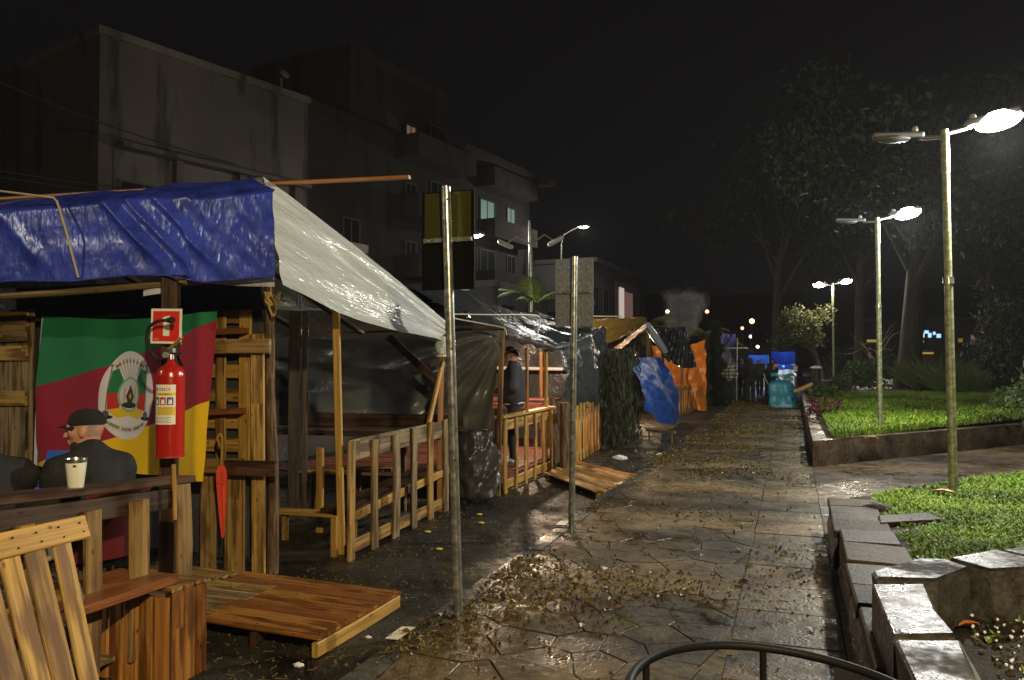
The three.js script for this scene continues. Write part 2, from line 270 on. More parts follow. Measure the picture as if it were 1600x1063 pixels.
{ // crazy paving: Voronoi stones, the joints sunk
  const x0 = KX + 0.17, x1 = -0.375, z0 = -15.4, z1 = -1.2, pts = [], r = rng(77), st = 0.335;
  for (let j = -2; j < (z1 - z0) / st + 2; j++) for (let i = -2; i < (x1 - x0) / st + 2; i++) pts.push([x0 + (i + 0.5 + (j % 2) * 0.5 + (r() - 0.5) * 0.85) * st, z0 + (j + 0.5 + (r() - 0.5) * 0.85) * st]);
  let n = 0;
  for (const [cx, cz] of pts) {
    if (cx < x0 - 0.1 || cx > x1 + 0.1 || cz < z0 - 0.1 || cz > z1 + 0.1) continue;
    let poly = [[x0, z0], [x1, z0], [x1, z1], [x0, z1]];
    for (const [qx, qz] of pts) {
      const dx = qx - cx, dz = qz - cz, l = Math.hypot(dx, dz); if (l < 1e-6 || l > 1.3) continue;
      const nx = dx / l, nz = dz / l, d = cx * nx + cz * nz + l / 2 - 0.004, out = [];
      for (let i = 0; i < poly.length; i++) {
        const a = poly[i], b = poly[(i + 1) % poly.length], da = a[0] * nx + a[1] * nz - d, db = b[0] * nx + b[1] * nz - d;
        if (da <= 0) out.push(a); if ((da < 0) !== (db < 0)) { const t = da / (da - db); out.push([a[0] + (b[0] - a[0]) * t, a[1] + (b[1] - a[1]) * t]); }
      }
      poly = out; if (!poly.length) break;
    }
    if (poly.length < 3) continue;
    if (n++ > 298) break;
    part(sidewalk, 'paving_stone', prism(poly.map(([x, z]) => V(x, 0, z)), -0.02, rr(-0.002, 0.002), 0.004, [(R() - 0.5) * 0.012, (R() - 0.5) * 0.02]), paveMats[Math.floor(r() * 4)]);
  }
  for (let k = 0; k < 26; k++) { // the band of squared slabs along the park side
    const za = -1.2 - k * 0.61, s = (q) => (R() - 0.5) * q;
    part(sidewalk, 'paving_slab', prism([V(-0.365 + s(.006), 0, za), V(SX - 0.006, 0, za), V(SX - 0.006, 0, za - 0.598), V(-0.365 + s(.006), 0, za - 0.598)], -0.02, rr(-0.003, 0.002), 0.005, [s(0.012), s(0.012)]), paveMats[k % 3]);
  }
  for (let k = 0; k < 44; k++) part(sidewalk, 'kerb_stone', prism([V(KX + rr(0, .012), 0, 2 - k * 0.95), V(KX + 0.158, 0, 2 - k * 0.95), V(KX + 0.158, 0, 2 - k * 0.95 - 0.94), V(KX + rr(0, .012), 0, 2 - k * 0.95 - 0.94)], RY - 0.05, rr(-0.004, 0.003), 0.018, [0, 0]), kerbMat);
}
struct('path', (() => { const g = bx(SX, 40, RY - 0.05, -0.003, -60, 3); return g; })(), pathMat);

// ---------------------------------------------------------------- the park's planters
const lot = (poly, y, m, kind = 'structure', name = 'lawn_ground', hf = 0.02, nu = 40, nv = 40) => {
  const f = bil(...poly), g = sheet((u, v) => { const p = f(u, v); p.y = (typeof y === 'function' ? y(p.x, p.z) : y) + hf * fb(p.x * 2.1, p.z * 2.1, 3, 9); return p; }, nu, nv);
  const p = g.attributes.position, uv = g.attributes.uv; for (let i = 0; i < p.count; i++) uv.setXY(i, p.getX(i), p.getZ(i));
  return struct(name, g, m, kind);
};
// near planter: a low stone wall with coping, a raised border of pale stones in it
const NW = V(0.30, 0, -8.15), obl = V(0.63, 0, -0.776);
lot([V(0.5, 0, 3), V(9, 0, 3), V(9, 0, -18.6), V(0.5, 0, -8.35)], (x, z) => 0.29 + 0.02 * sstep(-z, 3.5, 6), lawnSoil, 'structure', 'lawn_ground', 0.02, 50, 60);
{
  const w = thing('planter_wall', 'low brown stone wall edging the lawn bed beside the sidewalk slabs', 'planter wall', V(0.35, 0, -6));
  const seg = (za, zb, x, top, m) => { const T = sheet((u, v) => V(x + 0.02 * fb(u * (za - zb) * 5, v * 3 + za, 3, 4) + (v - 0.5) * 0.03, lerp(-0.02, top - 0.03, v), lerp(za, zb, u)), 24, 6, Math.abs(za - zb), top); return T; };
  const slabs = [[-8.15, -6.75, 0.30, 0.33], [-6.72, -5.3, 0.325, 0.345], [-5.28, -3.95, 0.32, 0.36], [-3.93, -2.4, 0.325, 0.36], [-2.38, 1.5, 0.33, 0.36]];
  for (const [za, zb, x, top] of slabs) part(w, 'wall_slab', mergeGeometries([seg(za, zb, x, top), bx(x + 0.03, x + 0.17, 0, top - 0.035, Math.min(za, zb), Math.max(za, zb)).toNonIndexed()].map((g) => g.index ? g.toNonIndexed() : g)), wallDark);
  let z = -8.15, k = 0;
  while (z < 1) { const L = rr(0.42, 0.62), x0 = 0.29 + (z > -6.72 ? 0.02 : 0) + rr(-.008, .012), x1 = rr(0.69, 0.75), j = () => rr(-.012, .012); part(w, 'coping_stone', prism([V(x0, 0, z), V(x1, 0, z + j()), V(x1 + j(), 0, z + L - 0.015), V(x0, 0, z + L - 0.015)], 0.27, rr(0.325, 0.345) + (z > -6.7 ? 0.012 : 0), 0.012, [j() * 2, j() * 2], 0.01), copeMat[k++ % 2]); z += L; }
  part(w, 'coping_stone', prism([onY(1372, 806, .34), onY(1450, 802, .34), onY(1478, 812, .34), onY(1375, 818, .34)].map((p) => p), 0.27, 0.345, 0.012, [0, 0], 0.02), copeMat[1]);
  // pale border stones, by their corners seen on the plane y = 0.6
  const b = thing('stone_border', 'raised border of pale wet stones curving round a pebbled bed', 'stone border', V(0.6, 0.3, -3.3));
  const y = 0.58, Q = [
    [[1363, 910], [1443, 911], [1466, 955], [1493, 993], [1396, 993]],
    [[1398, 999], [1498, 1000], [1520, 1040], [1536, 1085], [1440, 1085]],
    [[1362, 893], [1440, 871], [1478, 873], [1516, 885], [1465, 905], [1370, 902]],
    [[1483, 871], [1555, 859], [1612, 872], [1650, 884], [1545, 888]],
    [[1565, 858], [1640, 846], [1720, 868], [1655, 881]],
    [[1442, 1092], [1540, 1092], [1560, 1150], [1575, 1200], [1480, 1200]],
  ];
  Q.forEach((q, i) => part(b, 'border_stone', prism(q.map(([a, c]) => onY(a, c, y)), 0.27, y, 0.014, [rr(-.01, .02), rr(-.02, .01)], 0.05), i < 2 ? paleStone[i % 2] : paleStone[(i + 1) % 2]));
}
// far planter: two concrete walls meeting at a corner, with a flat top
const P0 = V(0.27, 0, -13.05);
const lawnY = (x, z) => 0.38 + 0.014 * Math.max(0, -z - 14) + 0.012 * Math.max(0, x);
{
  const w = thing('planter_wall', 'grey concrete planter wall with a sharp corner, in front of the far lawn', 'planter wall', P0.clone());
  const e = P0.clone().addScaledVector(obl, 22), inn = V(0.776, 0, 0.63).negate();
  const n2 = V(0.776, 0, 0.63); // outward normal of the oblique face is -n... top edge set in
  part(w, 'wall', prism([P0.clone(), e.clone(), e.clone().addScaledVector(n2, 0), V(e.x - 0.2, 0, e.z - 0.25), V(P0.x + 0.22, 0, P0.z - 0.55), V(P0.x, 0, P0.z)].filter((p, i) => i !== 2 && i !== 5), -0.02, 0.40, 0.014), wallMat);
  part(w, 'wall', prism([V(P0.x, 0, P0.z - 0.004), V(P0.x + 0.22, 0, P0.z - 0.56), V(P0.x + 0.3, 0, -34), V(P0.x, 0, -34)], -0.02, 0.396, 0.014), wallMat);
}
lot([V(0.48, 0, -13.6), V(14.2, 0, -30.5), V(30, 0, -75), V(0.5, 0, -75)], lawnY, lawnSoil, 'structure', 'lawn_ground', 0.04, 60, 80);
// ---------------------------------------------------------------- lamps
const lampGrey = M(0.13, 0.13, 0.135, 0.6, 0.1);
function lampHead(parent, root, side, tilt, lit, kind, stretch = 1) { // a flat LED head on a short arm, side +1 towards the park, -1 towards the stalls; root: where the arm leaves the pole
  const mk = (g) => { g.rotateZ(tilt * side); g.translate(root.x, root.y, root.z); return g; };
  part(parent, 'arm', mk((() => { const g = new THREE.CylinderGeometry(0.024, 0.024, 0.24, 10); g.rotateZ(Math.PI / 2); g.translate(side * 0.10, 0.0, 0); return g; })()), lampGrey);
  const body = new RoundedBoxGeometry(0.50 * stretch, lit ? 0.075 : 0.06, lit ? 0.21 : 0.15, 3, 0.028); { const p = body.attributes.position; for (let i = 0; i < p.count; i++) { const f = (p.getX(i) * side / (0.5 * stretch)) + 0.5; p.setZ(i, p.getZ(i) * lerp(0.6, 1, Math.min(1, f * 1.6))); } body.computeVertexNormals(); }
  body.translate(side * (0.42), 0.03, 0);
  const h = part(parent, 'lamp_head', mk(body), lampGrey);
  { const s = new THREE.SphereGeometry(0.035, 10, 8); s.scale(1, 1.2, 1); s.translate(side * 0.26, 0.085, 0); part(h, 'light_sensor', mk(s), M(0.35, 0.33, 0.3, 0.5)); }
  const lens = new THREE.SphereGeometry(1, 20, 12); lens.scale(0.22 * stretch, 0.10, 0.13); lens.translate(side * 0.47, -0.012, 0);
  const col = LAMP[kind][1];
  if (!lit) { lens.translate(-side * 0.47, 0.012, 0); lens.scale(0.8, 0.4, 0.6); lens.translate(side * 0.47, -0.002, 0); }
  part(h, lit ? 'lit_lamp_lens' : 'lamp_lens', mk(lens), lit ? glow(col.r, col.g, col.b, 60) : M(0.09, 0.09, 0.095, 0.3));
  if (lit) {
    const l = new THREE.PointLight(col, LAMP[kind][0]); l.castShadow = true; l.shadow.radius = 4; l.name = 'lamp_light';
    const q = V(side * 0.47, -0.22, 0).applyAxisAngle(V(0, 0, 1), tilt * side).add(root).sub(ORG.get(parent)); l.position.copy(q); parent.add(l);
  }
}
function parkLamp(label, base, H, lean, kind, left, right) {
  const t = thing('park_lamp', label, 'street lamp', base.clone(), 'lamps along the park edge');
  const at = (f) => base.clone().add(V(lean[0] * f, H * f, lean[1] * f));
  part(t, 'base_flange', (() => { const g = new THREE.CylinderGeometry(0.07, 0.085, 0.03, 14); g.translate(base.x, base.y + 0.015, base.z); return g; })(), galv);
  part(t, 'lower_pole', pole([base, at(0.58)], [0.043, 0.041], { ns: 14 }), galvGreen);
  part(t, 'collar', pole([at(0.572), at(0.59)], [0.052, 0.052], { ns: 14 }), galv);
  part(t, 'upper_pole', pole([at(0.59), at(0.88), at(0.885), at(1)], [0.036, 0.035, 0.042, 0.038], { ns: 14 }), galvGreen);
  const top = at(0.985);
  lampHead(t, top.clone().add(V(0.02, 0.02, 0)), 1, 0.2, right, kind); lampHead(t, top.clone().add(V(-0.02, -0.02, 0)), -1, 0.06, left, kind);
  return t;
}
const lamp1 = onY(1490, 770, 0.3), lamp2 = onY(1376, 671, lawnY(1.6, -17));
parkLamp('tall grey park lamp with one glaring head, rising from the stone-edged lawn by the sidewalk', lamp1, 3.74, [-0.03, 0], 'first', false, true);
parkLamp('thin park lamp standing on the lawn behind the concrete planter corner', lamp2, 3.74, [-0.01, 0], 'second', false, true);
const lamp3 = onY(1303, 600, 0.75);
parkLamp('distant park lamp with two lit heads beside the leafy lit tree', lamp3, 3.9, [0, 0], 'far', true, true);
parkLamp('park lamp at the corner of the near lawn bed, lighting the first stall', V(2.0, 0.3, 1.0), 3.74, [0, 0], 'near', true, false);

// street lamps over the road behind the stalls
function roadLamp(label, head, H, dir, lit) { // head: where the lamp head is; the pole stands 1.6 m to its side
  const b = V(head.x + dir * 1.5, RY, head.z - 0.4), t = thing('road_lamp', label, 'street lamp', b, 'lamps over the road behind the stalls');
  part(t, 'pole', pole([b, V(b.x, head.y - 0.9, b.z)], [0.09, 0.06], { ns: 10 }), galv);
  part(t, 'arm', pole([V(b.x, head.y - 0.9, b.z), V(b.x - dir * 0.2, head.y - 0.3, b.z), V(b.x - dir * 0.8, head.y, b.z), V(head.x + dir * 0.25, head.y + 0.06, head.z)], [0.05, 0.04, 0.035, 0.03], { ns: 8 }), galv);
  const g = new RoundedBoxGeometry(0.7, 0.12, 0.28, 2, 0.05); g.translate(head.x, head.y + 0.07, head.z); const h = part(t, 'lamp_head', g, lampGrey);
  const l = new THREE.SphereGeometry(1, 14, 10); l.scale(0.26, 0.07, 0.11); l.translate(head.x, head.y, head.z); const c = LAMP.street[1];
  part(h, lit ? 'lit_lamp_lens' : 'lamp_lens', l, lit ? glow(c.r, c.g, c.b, 40) : M(0.5, 0.5, 0.5, 0.3));
  if (lit) { const p = new THREE.PointLight(c, LAMP.street[0]); p.castShadow = true; p.shadow.radius = 5; p.name = 'lamp_light'; p.position.copy(V(head.x, head.y - 0.2, head.z).sub(b)); t.add(p); }
}
roadLamp('bright street lamp in front of the dark apartment block', along(742, 369, 27), 5.9, -1, true);
roadLamp('small bright street lamp far down the road past the palm', along(912, 355, 46), 9.4, -1, true);
roadLamp('unseen street lamp added beside the first stall to light the pale block', V(-11.5, 6.2, 1.5), 6, -1, true);  // added out of view to brighten the side wall of the pale block
{ // the two-armed lamp post, unlit
  const b = along(829, 470, 26); b.y = RY; const top = along(827, 345, 26);
  const t = thing('double_arm_lamp', 'unlit two-armed street lamp post rising behind the black stall roof', 'street lamp', b);
  part(t, 'pole', pole([b, V(b.x, top.y - 0.7, b.z), top], [0.085, 0.07, 0.04], { ns: 10 }), galv);
  for (const s of [-1, 1]) { const e = along(s < 0 ? 790 : 868, s < 0 ? 382 : 377, 26), m = V(b.x, top.y - 0.75, b.z).lerp(e, 0.55).add(V(0, 0.25, 0));
    part(t, 'arm', pole([V(b.x, top.y - 0.8, b.z), m, e], [0.035, 0.03, 0.03], { ns: 8 }), galv);
    const g = new THREE.CapsuleGeometry(0.08, 0.45, 4, 8); g.rotateZ(Math.PI / 2 + s * 0.45); g.translate(e.x, e.y, e.z); part(t, 'lamp_head', g, M(0.5, 0.46, 0.4, 0.45)); }
}

// ---------------------------------------------------------------- street signs, seen from behind
function streetSign(label, base, top, m, split) {
  const t = thing('street_sign', label, 'street sign', base.clone(), 'street signs along the kerb');
  const d = top.clone().sub(base), at = (f) => base.clone().addScaledVector(d, f), H = d.length();
  part(t, 'post', pole([base, at(0.5), top], [0.031, 0.031, 0.031], { ns: 16 }), galv);
  part(t, 'post_cap', pole([at(0.999), at(1.002)], [0.0325, 0.030], { ns: 16 }), galv);
  const up = 0.66, w = 0.385, c = at(1 - 0.335 / H), turn = 0.0, ax = V(Math.cos(turn), 0, -Math.sin(turn)), nz = V(-base.x, 0, -base.z).normalize();
  const pl = new RoundedBoxGeometry(w, up, 0.004, 2, 0.0019); pl.rotateY(turn); pl.translate(c.x - nz.x * 0.085, c.y, c.z - nz.z * 0.085);
  const plate = part(t, 'sign_plate', pl, m);
  if (split) for (const s of [-1, 1]) { const g = new THREE.BoxGeometry(0.135, 0.31, 0.002); g.translate(s * 0.1, 0.165, 0.0045); g.rotateY(turn); g.translate(c.x - nz.x * 0.085, c.y, c.z - nz.z * 0.085); part(plate, 'painted_glow', g, split); }  // olive boxes: light showing on the upper plate, painted as colour
  const br = board(c.clone().addScaledVector(ax, -0.175).addScaledVector(nz, -0.07), c.clone().addScaledVector(ax, 0.175).addScaledVector(nz, -0.07), 0.03, 0.02, nz, { warp: 0, c: 0.002 });
  part(t, 'bracket', br, galv);
  for (const s of [-1, 1]) { const g = new THREE.CylinderGeometry(0.009, 0.009, 0.012, 8); g.rotateX(Math.PI / 2); g.rotateY(turn); const q = c.clone().addScaledVector(ax, s * 0.15).addScaledVector(nz, -0.055); g.translate(q.x, q.y, q.z); part(t, 'bolt', g, galv); }
  for (const f of [0.97, 0.62, 0.36]) { const g = new THREE.CylinderGeometry(0.007, 0.007, 0.076, 8); g.rotateX(Math.PI / 2); g.rotateY(0.6); const q = at(f); g.translate(q.x, q.y, q.z); part(t, 'bolt', g, blackIron); }
}
const sg1 = onY(716, 960), sg2 = onY(893, 830), sg3 = onY(1151, 628);
streetSign('dark street sign with painted olive glow on a leaning galvanised post by the wooden ramp', sg1, along(697, 293, 5.14), new THREE.MeshPhysicalMaterial({ color: new THREE.Color().setRGB(0.004, 0.004, 0.004), roughness: 0.4, specularIntensity: 0.15 }), M(0.04, 0.04, 0.003, 0.3, 0, { map: rep(SPK, .1, .1) }));
streetSign('grey street sign plate on an upright galvanised post by the picket fence', sg2, along(898, 402, 7.58), plateGrey);
{ const t = thing('sign_post', 'thin bare sign post with a cross bar near the people down the sidewalk', 'sign post', sg3.clone()); const top = V(sg3.x + 0.05, 2.55, sg3.z); part(t, 'post', pole([sg3, top], [0.04, 0.04]), galv); part(t, 'bracket', board(V(top.x - 0.4, 2.15, top.z + 0.05), V(top.x + 0.4, 2.15, top.z + 0.05), 0.05, 0.03, V(0, 0, 1), { warp: 0 }), galv); }

// ---------------------------------------------------------------- buildings across the road
const pane = M(0.015, 0.017, 0.02, 0.12), frameGrey = M(0.05, 0.048, 0.045, 0.7), litPane = (r, g, b, k) => glow(r, g, b, k);
function house(label, p, turn, group) { return thing('building', label, 'building', p, group, turn); }
function windowAt(b, x, y, w, h, z, mat, o = {}) { // a real opening look: deep frame standing proud, the pane set back, sill
  const fr = mergeGeometries([bx(x - w / 2 - 0.06, x - w / 2, y - 0.06, y + h + 0.06, z, z + 0.07), bx(x + w / 2, x + w / 2 + 0.06, y - 0.06, y + h + 0.06, z, z + 0.07), bx(x - w / 2, x + w / 2, y + h, y + h + 0.06, z, z + 0.07), bx(x - w / 2, x + w / 2, y - 0.06, y, z, z + 0.07), ...(o.mull === 0 ? [] : [bx(x - 0.025, x + 0.025, y, y + h, z + 0.012, z + 0.05)])]);
  const f = lpart(b, 'window', fr, o.frame ?? frameGrey);
  for (const s of o.mull === 0 ? [0] : [-1, 1]) lpart(f, o.lit ? 'lit_window_pane' : 'pane', s ? bx(s < 0 ? x - w / 2 : x + 0.026, s < 0 ? x - 0.026 : x + w / 2, y, y + h, z + 0.006, z + 0.02) : bx(x - w / 2, x + w / 2, y, y + h, z + 0.006, z + 0.02), mat);
  lpart(f, 'sill', bx(x - w / 2 - 0.1, x + w / 2 + 0.1, y - 0.14, y - 0.061, z, z + 0.14), o.frame ?? frameGrey);
}
{ // A: pale commercial block with a blank upper wall; local x runs along its street face away from the near corner, z outwards
  const p = V(-19.8, RY, -18.0), b = house('pale block with blank upper wall and dark window band above the blue tarp', p, Math.atan2(0.963, 0.27));
  const m = plaster(0.15, 0.132, 0.113), H = 11.7;
  lpart(b, 'wall', bx(0, 8.0, 0, H, -16, 0), m); lpart(b, 'parapet', bx(-0.08, 8.08, H, H + 0.25, -16, 0.1), plaster(0.22, 0.2, 0.17));
  lpart(b, 'ledge', bx(0.5, 7.8, 8.3, 8.45, 0, 0.5), m); lpart(b, 'recess_wall', bx(0.45, 7.7, 4.6, 8.29, 0.003, 0.03), plaster(0.20, 0.18, 0.16));
  for (const [x, w] of [[1.4, 1.5], [3.6, 1.8], [6.1, 1.8]]) windowAt(b, x, 5.6, w, 1.7, 0.04, pane);
  for (const x of [2.5, 4.9, 7.3]) lpart(b, 'pilaster', bx(x - 0.12, x + 0.12, 4.6, 8.28, 0.032, 0.3), m);
  windowAt(b, 1.6, 2.0, 2.2, 2.0, 0.04, pane); windowAt(b, 5.2, 2.0, 2.6, 2.0, 0.04, pane);
  const d = new THREE.SphereGeometry(0.32, 14, 6, 0, Math.PI * 2, 0, 0.7); d.rotateX(1.1); d.translate(7.2, H + 0.9, -0.6); lpart(b, 'satellite_dish', d, M(0.12, 0.12, 0.12, 0.8)); lpart(b, 'dish_mast', bx(7.17, 7.23, H + 0.25, H + 0.9, -0.63, -0.57), lampGrey);
}
{ // B: apartment block with balconies and a stair tower
  const p = V(-19.2, RY, -24.6), b = house('dark apartment block with balconies, a stair tower and a few lit windows', p, Math.atan2(0.985, 0.17));
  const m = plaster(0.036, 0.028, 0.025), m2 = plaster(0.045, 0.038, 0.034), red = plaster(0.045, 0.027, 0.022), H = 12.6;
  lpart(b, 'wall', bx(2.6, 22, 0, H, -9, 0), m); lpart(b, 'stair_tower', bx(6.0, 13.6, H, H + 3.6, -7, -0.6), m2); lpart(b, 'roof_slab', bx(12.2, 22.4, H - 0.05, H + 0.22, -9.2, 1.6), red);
  for (let f = 0; f < 4; f++) {
    const y = 3.0 + f * 2.85;
    for (const [x0, x1, d] of [[8.4, 13.4, 1.5], [15.6, 20.6, 1.3]]) { const bal = lpart(b, 'balcony', bx(x0, x1, y - 0.2, y - 0.04, 0.002, d), m2); lpart(bal, 'balcony_front', bx(x0, x1, y - 0.039, y + 0.85, d - 0.14, d), red); lpart(bal, 'balcony_side', bx(x0, x0 + 0.14, y - 0.039, y + 0.85, 0.002, d - 0.142), red); }
    if (f < 2) windowAt(b, 5.4, y + 0.9, 1.0, 1.2, 0.003, pane);
    windowAt(b, 9.7, y + 0.15, 0.75, 1.5, 0.003, f === 3 ? litPane(1, 0.66, 0.36, 0.13) : pane, { lit: f === 3 });
    windowAt(b, 12.0, y + 0.15, 1.2, 2.0, 0.003, pane); windowAt(b, 14.6, y + 0.8, 0.8, 1.2, 0.003, pane);
    windowAt(b, 16.9, y + 0.5, 1.5, 1.6, 0.003, f === 2 ? litPane(0.5, 0.85, 0.72, 0.22) : pane, { lit: f === 2 });
    windowAt(b, 19.6, y + 0.6, 0.9, 1.5, 0.003, f === 2 ? litPane(0.6, 0.85, 0.78, 0.26) : pane, { lit: f === 2 });
  }
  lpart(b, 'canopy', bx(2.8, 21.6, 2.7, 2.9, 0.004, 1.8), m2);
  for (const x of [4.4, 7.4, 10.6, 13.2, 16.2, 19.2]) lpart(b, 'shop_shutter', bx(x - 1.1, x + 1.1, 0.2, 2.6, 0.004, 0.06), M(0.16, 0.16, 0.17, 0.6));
}
{ // C: low shop with white-framed windows, nearer
  const p = V(-15.8, RY, -18.6), b = house('low shop front with white framed window grid behind the white tarp', p, Math.atan2(0.985, 0.17));
  lpart(b, 'wall', bx(0, 6.2, 0, 5.6, -2.2, 0), plaster(0.1, 0.085, 0.073)); lpart(b, 'fascia', bx(-0.1, 6.3, 5.601, 5.9, -2.2, 0.35), plaster(0.22, 0.2, 0.18));
  for (let i = 0; i < 3; i++) { windowAt(b, 2.6 + i * 1.25, 3.5, 1.05, 1.35, 0.003, pane, { mull: 0, frame: M(0.4, 0.4, 0.4, 0.6) }); windowAt(b, 2.6 + i * 1.25, 2.4, 1.05, 0.7, 0.003, pane, { mull: 0, frame: M(0.4, 0.4, 0.4, 0.6) }); }
  windowAt(b, 0.9, 2.4, 1.0, 1.6, 0.003, pane);
}
{ // D: white lit wall behind the palm; E: shop with pink-lit front; F: dim block beyond
  const p = V(-13.2, RY, -34), b = house('long pale wall lit by the street lamp behind the palm', p, Math.atan2(0.995, 0.1));
  lpart(b, 'wall', bx(0, 14, 0, 5.2, -6, 0), plaster(0.2, 0.2, 0.21)); lpart(b, 'parapet', bx(-0.1, 14.1, 5.201, 5.5, -6, 0.12), plaster(0.3, 0.3, 0.3));
  for (const x of [1.6, 4.4, 7.2, 10, 12.6]) windowAt(b, x, 3.2, 1.3, 1.2, 0.003, pane);
  for (const x of [3, 6, 9]) lpart(b, 'shop_shutter', bx(x - 1.1, x + 1.1, 0.1, 2.5, 0.004, 0.06), M(0.3, 0.3, 0.32, 0.6));
  const p2 = V(-12.6, RY, -50), c = house('grey two storey house with a pink lit shop front beyond the orange roof', p2, Math.atan2(1, 0.05));
  lpart(c, 'wall', bx(0, 16, 0, 8.2, -8, 0), plaster(0.2, 0.19, 0.19)); lpart(c, 'roof_slab', bx(-0.2, 16.2, 8.201, 8.5, -8, 0.6), plaster(0.2, 0.19, 0.18));
  for (const x of [1.5, 4, 14.8]) { windowAt(c, x, 5.2, 1.3, 1.4, 0.003, pane); windowAt(c, x, 1.8, 1.4, 1.6, 0.003, pane); }
  const s = lpart(c, 'shop_front', bx(6.6, 13.6, 4.3, 7.6, 0.004, 0.1), plaster(0.5, 0.28, 0.26)); lpart(s, 'lit_window_pane', bx(7.0, 11.4, 5.0, 7.0, 0.101, 0.13), litPane(1, 0.5, 0.42, 0.13)); lpart(s, 'lit_window_pane', bx(7.2, 8.6, 4.8, 7.2, 0.132, 0.16), litPane(1, 0.85, 0.75, 0.5));
}
{ // overhead cables before the first block, and a small lit-up board
  const cab = (l, a, b, sag) => { const t = thing('power_cable', l, 'cable', a.clone(), 'cables over the road'); part(t, 'cable', rope([0, 0.25, 0.5, 0.75, 1].map((f) => a.clone().lerp(b, f).add(V(0, -sag * 4 * f * (1 - f), 0))), 0.018, 40), blackIron); };
  cab('thin dark cable crossing the pale block towards its window band', along(-60, 105, 17), along(420, 268, 30), 0.25); cab('upper cable of the bundle low on the pale block', along(-60, 258, 17), along(430, 310, 34), 0.2); cab('lower cable of the bundle low on the pale block', along(-60, 268, 17), along(430, 318, 34), 0.2);
  const p = along(724, 450, 17), t = thing('notice_board', 'small pale board above the dark roof next to the leaning sign post', 'board', V(p.x, RY, p.z)); part(t, 'panel', bx(p.x - 0.13, p.x + 0.13, p.y - 0.06, p.y + 0.06, p.z - 0.02, p.z), M(0.5, 0.45, 0.35, 0.6)); part(t, 'post', pole([V(p.x, RY, p.z - 0.05), V(p.x, p.y + 0.05, p.z - 0.05)], [0.025, 0.025], { ns: 8 }), lampGrey);
}
// the far hillside with its lamps
struct('hill', sheet((u, v) => { const a = lerp(-1.1, 1.25, u), r = lerp(85, 230, v); return V(Math.sin(a) * r, -0.3 + 26 * sstep(v, 0, 1) * (0.75 + 0.25 * fb(u * 6, v * 3, 3, 8)), -Math.cos(a) * r); }, 60, 16), M(0.03, 0.035, 0.03, 1));
[[1105, 487, 95, 1, 0.25, 0.12], [1175, 502, 110, 1, 0.5, 0.15], [1160, 513, 120, 1, 0.4, 0.15], [1173, 526, 120, 1, 0.95, 0.8], [1184, 542, 115, 1, 0.9, 0.75], [1268, 496, 110, 1, 0.95, 0.7], [1043, 487, 100, 1, 0.9, 0.7]].forEach(([px, py, d, r, g, b], i) => {
  const q = along(px, py, d), y0 = q.y - 5, base = V(q.x, y0, q.z);
  const t = thing('hillside_lamp', ['small red lamp high on the far hillside', 'largest orange lamp on the far hillside', 'dim orange lamp on the hillside below the larger one', 'white lamp low on the far hillside above the tents', 'faint white lamp just above the blue tents', 'white lamp shining through the top of the leafy tree', 'white lamp on the hillside beside the smoke'][i], 'street lamp', base, 'lamps on the far hillside');
  part(t, 'pole', pole([V(q.x, y0, q.z), q], [0.1, 0.07], { ns: 6 }), lampGrey); part(t, 'lit_lamp_lens', (() => { const s = new THREE.SphereGeometry(i === 1 ? 0.34 : 0.22, 10, 8); s.translate(q.x, q.y, q.z); return s; })(), glow(r, g, b, 8));
});
